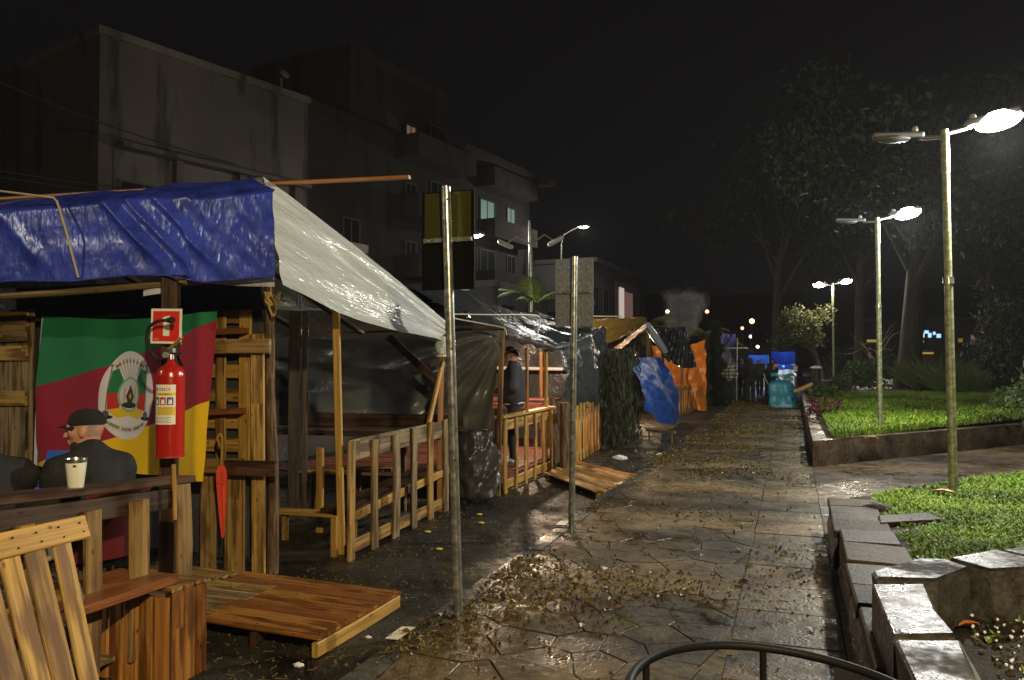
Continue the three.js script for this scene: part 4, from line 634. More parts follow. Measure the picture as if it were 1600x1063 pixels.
{ // bench: seat planks on a slatted crate
  const X1 = onY(322, 1045, RY).x, t = thing('slatted_crate', 'slatted orange-brown wooden crate carrying the bench end', 'crate', V(X1 - 0.25, RY, -3.55)), z0 = onX(268, 940, X1).z, z1 = onX(323, 908, X1).z, yt = onX(296, 915, X1).y;
  const dz = (z1 - z0) / 3; for (let i = 0; i < 3; i++) part(t, 'slat', board(V(X1, RY, z0 + dz * (i + 0.5)), V(X1, yt - 0.015, z0 + dz * (i + 0.5)), Math.abs(dz) - 0.014, 0.022, XV, { rough: 0.03 }), wet[i % 2]);
  for (let i = 0; i < 5; i++) part(t, 'slat', board(V(X1 - 0.05 - i * 0.105, RY, z0 + 0.014), V(X1 - 0.05 - i * 0.105, yt - 0.03, z0 + 0.014), 0.092, 0.022, ZV, { rough: 0.03 }), [orangew, wet[1]][i % 2]);
  for (let i = 0; i < 3; i++) part(t, 'top_slat', board(V(X1 - 0.005, yt, z0 + dz * (i + 0.5)), V(X1 - 0.5, yt, z0 + dz * (i + 0.5)), Math.abs(dz) - 0.01, 0.022, UPV), oldw[i % 2]);
  for (const z of [z0 - 0.03, z1 + 0.03]) part(t, 'corner_post', board(V(X1 - 0.035, RY, z), V(X1 - 0.035, yt - 0.02, z), 0.05, 0.04, XV), darkw[0]);
  const b = thing('bench_seat', 'red-brown wet plank seat running from the crate behind the leaning pallet', 'bench', V(X1 - 0.3, yt, -3));
  for (const [dx, w] of [[-0.16, 0.22], [-0.385, 0.2]]) part(b, 'plank', board(V(X1 + dx, yt + 0.036, z1 + 0.16), V(X1 + dx - 0.02, yt + 0.036, -1.6), w, 0.045, UPV, { seg: 6 }), wet[2]);
  part(b, 'leg', board(V(X1 - 0.3, RY, -1.8), V(X1 - 0.3, yt, -1.8), 0.3, 0.05, ZV), darkw[0]);
}
{ // pallet leaning in front of the bench
  const t = thing('leaning_pallet', 'pallet of worn yellow slats leaning against the bench', 'pallet', V(-2.8, RY, -2.5)), lx = (y) => lerp(-2.62, -3.07, (y - RY) / 1.05);
  const tb = [onX(-60, 868, lx(0.86)), onX(134, 823, lx(0.9))];
  part(t, 'top_board', board(tb[0], tb[1], 0.105, 0.024, V(1, 0.4, 0), { rough: 0.04 }), pine[0]);
  { const d = tb[1].clone().sub(tb[0]), n = V(1, 0.4, 0).normalize(); for (const [f, k] of [[0.36, 0.02], [0.39, -0.025], [0.55, 0.02], [0.58, -0.02], [0.74, 0.022], [0.77, -0.024], [0.93, 0.02], [0.95, -0.02]]) { const g = new THREE.CylinderGeometry(0.0045, 0.0045, 0.006, 8); g.rotateZ(-Math.PI / 2 + 0.38); const p = tb[0].clone().addScaledVector(d, f).addScaledVector(n, 0.0125).add(V(-0.3 * k, k, 0)); g.translate(p.x, p.y, p.z); part(t, 'nail', g, blackIron); } }
  const slat = (pxT, pyT, pxB, pyB, w, m) => { const a = onX(pxT, pyT, lx(0.82) - 0.026); const b0 = onX(pxB, pyB, lx(0.3) - 0.026), d = b0.clone().sub(a).normalize(), k = (RY - a.y) / d.y; part(t, 'slat', board(a, a.clone().addScaledVector(d, k), w, 0.022, V(1, 0.4, 0), { rough: 0.05 }), m); };
  slat(95, 848, 140, 1063, 0.085, pine[2]); slat(52, 858, 100, 1063, 0.095, oldw[2]); slat(12, 868, 62, 1063, 0.09, pine[2]); slat(-30, 878, 18, 1063, 0.09, oldw[0]); slat(-70, 885, -30, 1063, 0.09, pine[2]);
  part(t, 'cross_bar', board(onX(-60, 1000, lx(0.5) - 0.10), onX(116, 928, lx(0.62) - 0.10), 0.09, 0.09, V(1, 0.4, 0)), oldw[1]);
  part(t, 'back_slat', board(onX(-60, 900, lx(0.8) - 0.145), onX(100, 852, lx(0.8) - 0.145), 0.1, 0.02, V(1, 0.4, 0)), oldw[1]);
}
function ramp(label, c, n, m, edge) { // a pallet laid as a step; c: corners near-right, far-right, far-left, near-left on its top
  const t = thing('pallet_ramp', label, 'pallet', V((c[0].x + c[2].x) / 2, RY, (c[0].z + c[2].z) / 2), 'pallets laid as steps');
  const y = c[0].y;
  for (let i = 0; i < n; i++) { const f = (i + 0.5) / n, a = c[0].clone().lerp(c[1], f), b = c[3].clone().lerp(c[2], f); part(t, 'plank', board(b, a, c[0].distanceTo(c[1]) / n - rr(0.006, 0.014), 0.022, UPV, { rough: 0.02 }), m[i % m.length]); }
  for (let i = 0; i < n; i++) for (const k of [0.03, 0.5, 0.95]) { const f = (i + 0.35 + 0.3 * R()) / n, p = c[0].clone().lerp(c[1], f).lerp(c[3].clone().lerp(c[2], f), k); part(t, 'nail', new THREE.CylinderGeometry(0.005, 0.005, 0.005, 7).translate(p.x, y + 0.0115, p.z), blackIron); }
  const e = (p, q, mat) => part(t, 'bearer', board(V(p.x, (y + RY) / 2 - 0.008, p.z), V(q.x, (y + RY) / 2 - 0.008, q.z), 0.04, y - RY - 0.028, UPV), mat);
  const ins = (p, q, k) => p.clone().lerp(q, k);
  e(ins(c[0], c[3], 0.02), ins(c[1], c[2], 0.02), edge); e(ins(c[0], c[3], 0.5), ins(c[1], c[2], 0.5), darkw[0]); e(ins(c[0], c[3], 0.96), ins(c[1], c[2], 0.96), darkw[0]);
  return t;
}
{ const y = 0.015, q = [onY(496, 1000, y), onY(627, 926, y), onY(372, 893, y), onY(300, 968, y)]; ramp('brown wet pallet laid as a step in front of the first stall', q, 7, wet, pine[0]);
  const k = [onY(318, 905, 0.05), onY(372, 893, 0.05), onY(300, 880, 0.05), onY(250, 892, 0.05)]; ramp('worn pallet step behind the brown one, at the crate', [V(k[0].x, 0.03, k[0].z), V(k[1].x, 0.03, k[1].z), V(k[2].x - .3, 0.03, k[2].z), V(k[3].x - .3, 0.03, k[3].z)], 4, oldw, oldw[0]); }
function picketFence(label, a, b, h, n, m, w, o = {}) { // a -> b along the ground
  const t = thing('picket_fence', label, 'fence', a.clone(), 'wooden fences before the stalls'), d = b.clone().sub(a), hint = V(-d.z, 0, d.x).normalize(); if (hint.x < 0) hint.negate();
  for (let i = 0; i < n; i++) { const f = (i + (o.j ?? 0.0)) / (n - 1), p = a.clone().lerp(b, Math.min(f, 1)); part(t, 'picket', board(p.clone().addScaledVector(hint, 0.02), V(p.x, p.y + h * rr(0.97, 1.03) + (o.dh ?? 0) * f, p.z).addScaledVector(hint, 0.02), w * rr(0.85, 1.15), 0.028, hint, { rough: 0.12, warp: 0.01 }), pick(m)); }
  const rail = (y, hh, mat, z = -0.012) => part(t, 'rail', board(V(a.x, a.y + y, a.z).addScaledVector(hint, z), V(b.x, b.y + y + (o.dh ?? 0), b.z).addScaledVector(hint, z), hh, 0.026, hint, { seg: 5 }), mat);
  rail(h - 0.09, o.rh ?? 0.14, m[0]); rail(0.10, 0.12, m[m.length - 1]);
  if (o.cap) part(t, 'top_plank', board(V(a.x, a.y + h + 0.03, a.z + 0.2), V(b.x, b.y + h + 0.03 + (o.dh ?? 0), b.z - 0.1), 0.14, 0.035, UPV, { seg: 4 }), o.cap);
  return t;
}
{
  const a = onY(545, 876, RY), b = onY(694, 799, RY); picketFence('picket fence of old grey-brown boards below the white tarp', a, b, 1.04, 6, [grey[0], oldw[1], grey[1], oldw[2]], 0.13, { rh: 0.19 });
  // benches and tables inside
  const t = thing('inner_bench', 'long bench with pale front edge behind the picket fence', 'bench', V(a.x - 0.35, RY, -7)), y = 0.40, A = onX(555, 806, a.x - 0.16), B = onX(705, 733, a.x - 0.16);
  part(t, 'edge_board', board(A, B, 0.085, 0.03, XV), pine[0]); part(t, 'seat_plank', board(V(A.x - 0.2, A.y + 0.03, A.z), V(B.x - 0.2, B.y + 0.03, B.z), 0.36, 0.03, UPV), darkw[0]); for (const f of [0.03, 0.97]) { const p = A.clone().lerp(B, f); part(t, 'leg', board(V(p.x - 0.06, RY, p.z), V(p.x - 0.06, p.y, p.z), 0.07, 0.05, XV), pine[1]); }
  const u = thing('inner_table', 'long plank table along the black tarp inside the first stall', 'table', V(-5.4, RY, -7.9)); const ty = 0.78;
  part(u, 'top_plank', board(V(-6.9, ty, -7.95), V(-3.95, ty, -8.35), 0.3, 0.035, UPV), darkw[1]); part(u, 'top_plank', board(V(-6.9, ty, -8.26), V(-3.95, ty, -8.66), 0.3, 0.035, UPV), oldw[1]); part(u, 'back_board', board(V(-5.9, ty + 0.13, -8.5), V(-3.75, ty + 0.13, -8.72), 0.17, 0.03, ZV), darkw[0]);
  for (const x of [-6.3, -4.3]) part(u, 'leg', board(V(x, RY, -8.2), V(x, ty, -8.2), 0.09, 0.06, ZV), oldw[1]);
  const v = thing('low_bench', 'low pale plank bench beside the log post inside the first stall', 'bench', V(-4.7, RY, -6.8)), la = onZ(432, 798, -6.5), lb = onZ(508, 806, -6.5); part(v, 'seat_plank', board(la, V(lb.x + 0.35, lb.y, lb.z - 0.1), 0.2, 0.035, UPV), pine[1]); part(v, 'leg', board(V(lb.x + 0.2, RY, lb.z), V(lb.x + 0.2, lb.y - 0.02, lb.z), 0.06, 0.05, ZV), pine[0]); part(v, 'leg', board(V(la.x + 0.1, RY, la.z), V(la.x + 0.1, la.y - 0.02, la.z), 0.06, 0.05, ZV), oldw[0]);
  const sp = onZ(500, 700, -6.9), w = thing('stall_post', 'short pale upright between the inner benches', 'post', V(sp.x, RY, sp.z)); part(w, 'board', board(V(sp.x, RY, sp.z), V(sp.x, sp.y, sp.z), 0.075, 0.04, ZV), pine[1]);
  const st = onY(522, 870, RY), x = thing('short_stake', 'short pale stake beside the fence corner post', 'stake', st.clone()); part(x, 'board', board(st, V(st.x, RY + 0.36, st.z), 0.06, 0.04, ZV), pine[1]);
  const mt = thing('middle_table', 'pale plank table top behind the picket fence', 'table', V(-4.6, RY, -7.3)); part(mt, 'top_plank', board(onY(470, 735, 0.42), onY(612, 733, 0.42), 0.28, 0.03, UPV), oldw[2]); { const p = onY(560, 733, 0.42); part(mt, 'leg', board(V(p.x, RY, p.z), V(p.x, 0.4, p.z), 0.06, 0.04, ZV), oldw[1]); const q = onY(490, 735, .42); part(mt, 'leg', board(V(q.x, RY, q.z), V(q.x, 0.4, q.z), 0.06, 0.04, ZV), oldw[1]); }
}
{ // black tarp partition between the first two stalls, and the sack below it
  const z = -9.45, t = thing('black_tarp_wall', 'black plastic sheet wall creased towards its upper corner, behind the picket fence', 'tarpaulin', V(-5, 0.8, z)), x1 = onZ(787, 515, z).x, yT = onZ(787, 517, z).y, yB = onZ(770, 672, z).y, bxr = onZ(769, 672, z).x;
  part(t, 'sheet', sheet((u, v) => { const zs = z + 0.75 * (1 - u), xr = lerp(bxr, x1, v), x = lerp(-7.4, xr, u), y = lerp(yB, yT, v) - 0.10 * Math.sin(Math.min(1, u * 1.05) * 3.14) * v + 0.02 * Math.sin(u * 9) * (1 - v); const dx = x1 - x, dy = yT - y, an = Math.atan2(dy, dx + 0.05), r = Math.hypot(dx, dy), k = sstep(r, 0, 0.35) * sstep(-r, -3.4, -0.9); 
    return V(x, y, zs + 0.035 * Math.sin(an * 24 + 2 * fb(an * 3, r, 2, 5)) * k + 0.16 * fb(x * 0.8 + y * 0.5, y * 1.5, 3, 14) + 0.025 * Math.sin((y * 6 + x * 2.2)) * (1 - k) - 0.12 * Math.sin(u * 3.1) * Math.sin(v * 3.1)); }, 140, 50, 4, 1.3), tarpWall);
  const rp = thing('top_pole', 'pole holding the upper edge of the black plastic wall', 'pole', V(-5, yT, z)); part(rp, 'pole', pole([V(-7.4, yT - 0.02, z + 0.70), V(x1, yT + 0.03, z - 0.03)], [0.025, 0.022], { rough: 0.1 }), polePost);
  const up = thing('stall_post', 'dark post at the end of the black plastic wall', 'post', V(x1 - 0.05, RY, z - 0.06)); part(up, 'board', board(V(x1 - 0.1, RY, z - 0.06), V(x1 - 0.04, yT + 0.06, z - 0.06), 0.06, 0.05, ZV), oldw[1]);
  const s = onY(745, 782, RY), k = thing('plastic_sack', 'bulging black plastic sack below the black plastic wall', 'sack', s.clone()), H = onZ(745, 674, s.z).y - RY;
  part(k, 'sack', sheet((u, v) => { const a = u * 6.2832, r = (0.24 + 0.07 * Math.sin(v * 2.2 + 0.5) - 0.08 * v) * sstep(v, -0.12, 0.08); const n = 1 + 0.16 * Math.sin(a * 5 + v * 2 + 3 * fb(v * 2, u * 3, 2, 6)) * (0.3 + 0.7 * v) + 0.28 * fb(Math.cos(a) * 2, v * 5 + Math.sin(a) * 2, 3, 9); return V(s.x - 0.05 + Math.cos(a) * r * n * 1.05, RY + v * H, s.z - 0.05 + Math.sin(a) * r * n * 0.8); }, 80, 40, 1.6, 1), tarpBlack);
  const bk = thing('black_tarp_wall', 'black plastic sheet closing the back of the first stall', 'tarpaulin', V(-7.3, RY, -7)); part(bk, 'sheet', sheet((u, v) => V(-7.4 + 0.05 * fb(u * 6, v * 3, 2, 4), lerp(RY, 2.3, v), lerp(-5.5, -9, u)), 24, 12, 3.5, 2.3), tarpBlack);
}
// ---------------------------------------------------------------- second stall: black plastic roof, red-brown deck
const FX = -3.62;
{
  const t = thing('black_tarp_roof', 'grey-black plastic roof with a rolled front edge over the second stall', 'tarpaulin', V(-5, 1.9, -12));
  const A = onX(787, 522, FX), B = onX(868, 543, FX), C = onX(940, 512, FX), ridge = (z) => V(-5.0, 2.68 + 0.1 * Math.sin(z), z), z0 = A.z, z1 = C.z;
  const front = (u) => { const p = u < 0.45 ? A.clone().lerp(B, u / 0.45) : B.clone().lerp(C, (u - 0.45) / 0.55); return p; };
  part(t, 'front_slope', sheet((u, v) => { const a = front(u), b = ridge(lerp(z0 + 0.2, z1, u)), p = a.clone().lerp(b, v); p.y += -0.05 * Math.sin(v * 3.1) + 0.035 * fb(u * 9, v * 3, 3, 3) + 0.025 * Math.sin(u * 30 + v * 3) * (1 - v) ; return p; }, 80, 30, 5, 1.8), tarpGrey);
  part(t, 'back_slope', sheet((u, v) => { const b = ridge(lerp(z0 + 0.2, z1, u)), c = V(-7.4, 2.0, lerp(z0, z1, u)), p = b.clone().lerp(c, v); p.y += 0.03 * fb(u * 7, v * 4, 2, 5); return p; }, 30, 16, 5, 2.6), tarpGrey);
  part(t, 'rolled_edge', pole(Array.from({ length: 24 }, (_, i) => front(i / 23).add(V(0.03, -0.02 + 0.015 * Math.sin(i * 1.9), 0))), Array.from({ length: 24 }, (_, i) => 0.05 + 0.02 * Math.sin(i * 2.3)), { ns: 12, rough: 0.3 }), tarpBlack);
  // low black sheet over the gap to the first stall
  const gp = thing('black_tarp_roof', 'low dark plastic roof sheet behind the first stall, tied with pale cords', 'tarpaulin', V(-5.5, 2.2, -10)); part(gp, 'sheet', sheet((u, v) => { const p = bil(V(-7.6, 2.15, -9.0), V(-3.75, 2.1, -9.05), V(-5.0, 2.62, -11.5), V(-8, 2.5, -11.5))(u, v); p.y += 0.03 * fb(u * 6, v * 5, 3, 7); return p; }, 40, 20, 4, 2), tarpGrey);
  const c = (n, l, pts) => { const q = thing('tarp_cord', l, 'cord', pts[0].clone()); part(q, 'cord', rope(pts, 0.009), whiteRope); };
  c(0, 'pale cord crossing the dark roof sheet and hanging down at the second stall', [along(700, 491, 9.5), along(770, 492, 10.2), along(842, 494, 10.9), along(838, 530, 10.6)]);
  c(1, 'pale cord slanting over the dark roof sheet to the black wall corner', [along(705, 497, 9.4), along(760, 507, 9.5), along(788, 513, 9.4), along(792, 524, 9.35)]);
  // hanging drape at the right of the opening
  const d = thing('black_tarp_drape', 'grey-black plastic drape gathered above the picket fence', 'tarpaulin', onX(905, 600, FX)), fa = onX(876, 545, FX + 0.04), fb2 = onX(941, 512, FX + 0.04), yb = (u) => onX(lerp(880, 938, u), lerp(618, 640, Math.sin(u * 3.1)), FX).y;
  part(d, 'sheet', sheet((u, v) => { const a = fa.clone().lerp(fb2, u), z = a.z, y = lerp(yb(u) - 0.03 * Math.sin(u * 9), a.y, v), xc = a.x + 0.05 * Math.sin(u * 17 + v * 4 + 2 * fb(u * 3, v * 3, 2, 2)) + 0.05 * fb(u * 7, v * 6, 3, 6) + 0.10 * Math.sin(v * 3.1) * 0.6; return V(xc, y, z); }, 60, 40, 3, 1.2), tarpGrey);
  const d2 = thing('black_tarp_drape', 'loose black plastic strip hanging beside the conifer branches', 'tarpaulin', onX(950, 660, FX)); { const tA = onX(940, 610, FX + 0.02), tB = onX(944, 610, FX + 0.02), bA = onX(941, 704, FX + 0.05), bB = onX(962, 700, FX + 0.1), f = bil(bA, bB, tB, tA); part(d2, 'sheet', sheet((u, v) => { const p = f(u, v); p.x += 0.08 * Math.sin(u * 14 + v * 5) * (1 - v * 0.6) + 0.05 * fb(u * 5, v * 6, 3, 3); return p; }, 24, 40, 0.8, 1.4), tarpBlack); }
}
{
  const dk = thing('stall_deck', 'red-brown plank deck of the second stall', 'deck', V(-5, RY, -12)), z0 = -9.35, z1 = -15.2, n = 30, dy = RY + 0.2;
  for (let i = 0; i < n; i++) part(dk, 'plank', board(V(-7.0, dy, lerp(z0, z1, (i + 0.5) / n)), V(FX - 0.12, dy, lerp(z0, z1, (i + 0.5) / n)), (z0 - z1) / n - 0.012, 0.024, UPV), redw[i % 2]);
  part(dk, 'front_board', board(V(FX - 0.105, dy - 0.08, z0), V(FX - 0.105, dy - 0.08, z1), 0.13, 0.025, XV), redw[1]);
  const a = onY(788, 771, RY), b = onY(860, 737, RY); picketFence('yellowish picket fence with a plank on top before the second stall opening', a, b, 0.98, 6, [pine[2], oldw[2], pine[1]], 0.095, { cap: pine[1] });
  const c = onY(876, 738, RY), e = onY(938, 700, RY); picketFence('close-set yellow-brown picket fence under the grey-black drape', c, e, 0.98, 13, [pine[1], oldw[2], orangew, oldw[0]], 0.12, {});
  const post = (l, px, y0, y1, x, w, m, ground) => { const p = onX(px, y1, x), q = onX(px, y0, x), t = thing('stall_post', l, 'post', V(p.x, ground ? dy : p.y, p.z)); part(t, 'board', board(V(p.x, ground ? dy : p.y, p.z), V(q.x, q.y, p.z), w, w * 0.8, XV, { seg: 4 }), m); };
  post('slim reddish post rising from the fence plank of the second stall', 823, 543, 645, FX - 0.02, 0.05, orangew, true);
  post('pale post at the far end of the fence plank of the second stall', 853, 546, 640, FX - 0.05, 0.062, pine[1], true);
  post('reddish post inside the second stall, behind the pale one', 846, 550, 620, -4.6, 0.075, orangew, true);
  post('leaning pale stake beside the entrance of the second stall', 862, 630, 725, FX - 0.15, 0.07, pine[0], true);
  { const p = onY(884, 742, RY), t = thing('log_post', 'thick dark log post at the entrance of the second stall', 'post', p.clone()); part(t, 'log', pole([p, V(p.x, 0.5, p.z), V(p.x - 0.02, 1.0, p.z)], [0.09, 0.085, 0.08], { rough: 0.12, ns: 14 }), logBark); const q = onY(872, 735, RY), t2 = thing('log_post', 'second dark log leaning at the entrance of the second stall', 'post', q.clone()); part(t2, 'log', pole([q, V(q.x - 0.1, 0.55, q.z - 0.15), V(q.x - 0.2, 1.05, q.z - 0.3)], [0.07, 0.07, 0.06], { rough: 0.12, ns: 12 }), logBark); }
  ramp('worn plank step at the entrance of the second stall', [onY(935, 770, 0.0), onY(990, 742, 0.0), onY(900, 722, 0.0), onY(855, 740, 0.0)].map((p) => V(p.x, 0.0, p.z)), 8, [oldw[2], wet[1], oldw[0]], oldw[0]);
  // table, pipe, back walls
  const tb = thing('plank_table', 'reddish plank table at the back of the second stall', 'table', V(-5.5, dy, -13.6)); const ta = onZ(800, 624, -13.4), tc = onZ(868, 622, -13.4); part(tb, 'top', board(V(ta.x - 0.6, ta.y, -13.4), V(tc.x, ta.y, -13.4), 0.7, 0.04, UPV), redw[0]); part(tb, 'apron', board(V(ta.x - 0.6, ta.y - 0.1, -13.07), V(tc.x, ta.y - 0.1, -13.07), 0.12, 0.03, ZV), redw[1]); for (const x of [ta.x - 0.4, tc.x - 0.15]) for (const z of [-13.12, -13.68]) part(tb, 'leg', board(V(x, dy, z), V(x, ta.y - 0.02, z), 0.07, 0.06, ZV), redw[1]);
  const pp = onZ(800, 574, -14.6), pq = onZ(880, 577, -14.6), p = thing('white_pipe', 'white pipe stretched across the back of the second stall', 'pipe', pq.clone()); part(p, 'pipe', rod(V(pp.x - 1.5, pp.y, pp.z), pq, 0.035), M(0.6, 0.58, 0.55, 0.4));
  const bw = thing('black_tarp_wall', 'creased black plastic wall at the back of the second stall', 'tarpaulin', V(-5.5, dy, -15)); part(bw, 'sheet', sheet((u, v) => V(lerp(-7.4, FX - 0.1, u), lerp(dy, 2.35, v), -14.9 + 0.05 * Math.sin(u * 15 - v * 9 + 2 * fb(u * 4, v * 3, 2, 3)) + 0.05 * fb(u * 5, v * 5, 2, 7)), 70, 30, 4, 2.3), tarpBlack);
  const bl = thing('black_tarp_wall', 'black plastic wall on the road side of the second stall', 'tarpaulin', V(-7.4, dy, -12)); part(bl, 'sheet', sheet((u, v) => V(-7.4 + 0.06 * fb(u * 8, v * 4, 2, 7), lerp(dy, 2.2, v), lerp(-9.1, -15, u)), 40, 14, 6, 2), tarpBlack);
  // the stall's bulb, hidden behind the roof edge
  const lb = V(-4.25, 1.98, -12.6), L = thing('hanging_bulb', 'bare lit bulb hanging under the roof of the second stall', 'lamp', lb.clone()); const cc = LAMP.stall[1];
  part(L, 'lit_bulb', new THREE.SphereGeometry(0.045, 16, 12).translate(lb.x, lb.y, lb.z), glow(cc.r, cc.g, cc.b, 25)); part(L, 'socket', rod(V(lb.x, lb.y + 0.04, lb.z), V(lb.x, lb.y + 0.10, lb.z), 0.022), blackIron); part(L, 'cable', rod(V(lb.x, lb.y + 0.1, lb.z), V(lb.x, lb.y + 0.42, lb.z), 0.004, { ns: 6 }), blackIron);
  const pl = new THREE.PointLight(cc, LAMP.stall[0]); pl.castShadow = true; pl.shadow.radius = 2.2; pl.name = 'bulb_light'; L.add(pl);
}
// ---------------------------------------------------------------- third and fourth stalls
{
  const t = thing('orange_tarp_roof', 'olive-orange plastic roof with a bright pale ridge over the third stall', 'tarpaulin', V(-4.6, 2.1, -17)); const a = onX(927, 545, FX), b = onX(1012, 512, FX), r0 = onX(924, 497, -4.4), r1 = onX(1010, 497, -4.4);
  part(t, 'front_slope', sheet((u, v) => { const p = a.clone().lerp(b, u).lerp(r0.clone().lerp(r1, u), v); p.y += -0.08 * Math.sin(v * 3.1) + 0.05 * fb(u * 6, v * 4, 3, 4); return p; }, 50, 20, 5, 1.2), tarpOlive);
  part(t, 'back_slope', sheet((u, v) => { const p = r0.clone().lerp(r1, u).lerp(V(-7.4, 1.9, lerp(r0.z, r1.z, u)), v); p.y += 0.04 * fb(u * 6, v * 4, 2, 5); return p; }, 20, 12, 5, 3), tarpOlive);
  part(t, 'ridge_strip', board(r0.clone().add(V(0, 0.04, 0)), r0.clone().lerp(r1, 0.45).add(V(0, 0.04, 0)), 0.10, 0.03, UPV), M(0.55, 0.45, 0.3, 0.5));
  const fl = (l, px0, px1, y0, y1) => { const q = thing('orange_flap', l, 'tarpaulin', onX(px0, y1, FX + 0.05)), f = bil(onX(px0, y1, FX + 0.06), onX(px1, y1, FX + 0.06), onX(px1, y0, FX + 0.03), onX(px0, y0, FX + 0.03)); part(q, 'sheet', sheet((u, v) => { const p = f(u, v); p.x += 0.03 * Math.sin(u * 9) * (1 - v); return p; }, 12, 10, 0.6, 0.5), tarpOrange); };
  fl('small orange plastic flap under the olive roof, next to the black drape', 943, 956, 551, 575); fl('larger orange plastic flap beside the conifer branches', 957, 971, 546, 577);
  const e = thing('orange_edge', 'orange plastic edge slanting up the end of the olive roof', 'tarpaulin', onX(990, 530, FX)); { const f = bil(onX(962, 553, FX + 0.08), onX(1010, 512, FX + 0.08), onX(1009, 505, FX + 0.05), onX(960, 544, FX + 0.05)); part(e, 'sheet', sheet((u, v) => { const p = f(u, v); p.x += 0.02 * fb(u * 8, v * 2, 2, 4); return p; }, 30, 5, 2, 0.2), tarpOrange); }
  // conifer branches
  const cb = thing('conifer_branches', 'bundle of dark conifer branches hung beside the blue sheet', 'branches', V(FX, RY, -16)); const r = rng(5), xs = [], mtx = new THREE.Matrix4(), q = new THREE.Quaternion();
  for (let k = 0; k < 9; k++) { const px = 950 + k * 5, top = onX(px, 545, FX + 0.12), bot = onX(px + 6 * (r() - 0.5), 695 - Math.abs(k - 4) * 3, FX + 0.2); bot.y = Math.max(bot.y, RY + 0.02); part(cb, 'branch', pole([top, top.clone().lerp(bot, 0.5).add(V(rr(-.1, .1), 0, 0)), bot], [0.02, 0.014, 0.006], { ns: 6 }), trunkBark); xs.push([top, bot]); }
  const N = 2600, im = new THREE.InstancedMesh(spray(), leafMat(0.03, 0.036, 0.012), N); im.name = 'foliage'; im.userData.kind = 'stuff'; const o = ORG.get(cb);
  for (let i = 0; i < N; i++) { const [a2, b2] = xs[i % 9], f = r(), p = a2.clone().lerp(b2, f).add(V((r() + r() - 1) * 0.2, (r() - 0.5) * 0.1, (r() + r() - 1) * 0.3)).sub(o); q.setFromEuler(new THREE.Euler((r() - 0.5) * 1.1 + Math.PI, r() * 6.28, (r() - 0.5) * 0.7)); const s = 0.6 + r() * 0.8; mtx.compose(p, q, V(s * 0.55, s * 1.7, s)); im.setMatrixAt(i, mtx); } im.castShadow = im.receiveShadow = true; cb.add(im);
  // blue sheet blown out over the kerb
  const bs = thing('blue_sheet', 'torn royal blue plastic sheet hanging to the ground beside the conifer branches', 'tarpaulin', onX(1030, 655, -3.2)); { const E = [onX(982, 560, -3.5), onX(1030, 558, -3.5), onX(1066, 655, -3.0), onX(1005, 640, -3.2)];
    const f = bil(E[3], E[2], E[1], E[0]); part(bs, 'sheet', sheet((u, v) => { const p = f(u, v); p.x += 0.14 * Math.sin(v * 3.1) + 0.06 * Math.sin(u * 11 + v * 5) * (1 - 0.4 * v) + 0.05 * fb(u * 5, v * 5, 3, 4); if (v < 0.12) p.y -= 0.22 * Math.sin(u * 3.14) * (1 - v / 0.12); p.z += 0.25 * (1 - u) * Math.sin(v * 3); return p; }, 60, 50, 2.6, 1.9), tarpSky); }
  const bt = thing('low_rail', 'low wooden rail behind the blue sheet', 'railing', onY(1040, 672, RY)); { const a3 = onY(1010, 672, 0.12), b3 = onY(1055, 676, 0.12); part(bt, 'rail', board(a3, b3, 0.06, 0.03, XV), oldw[0]); for (const f of [0.1, 0.9]) { const p = a3.clone().lerp(b3, f); part(bt, 'stake', board(V(p.x, RY, p.z), V(p.x, 0.12, p.z), 0.05, 0.03, XV), oldw[1]); } }
}
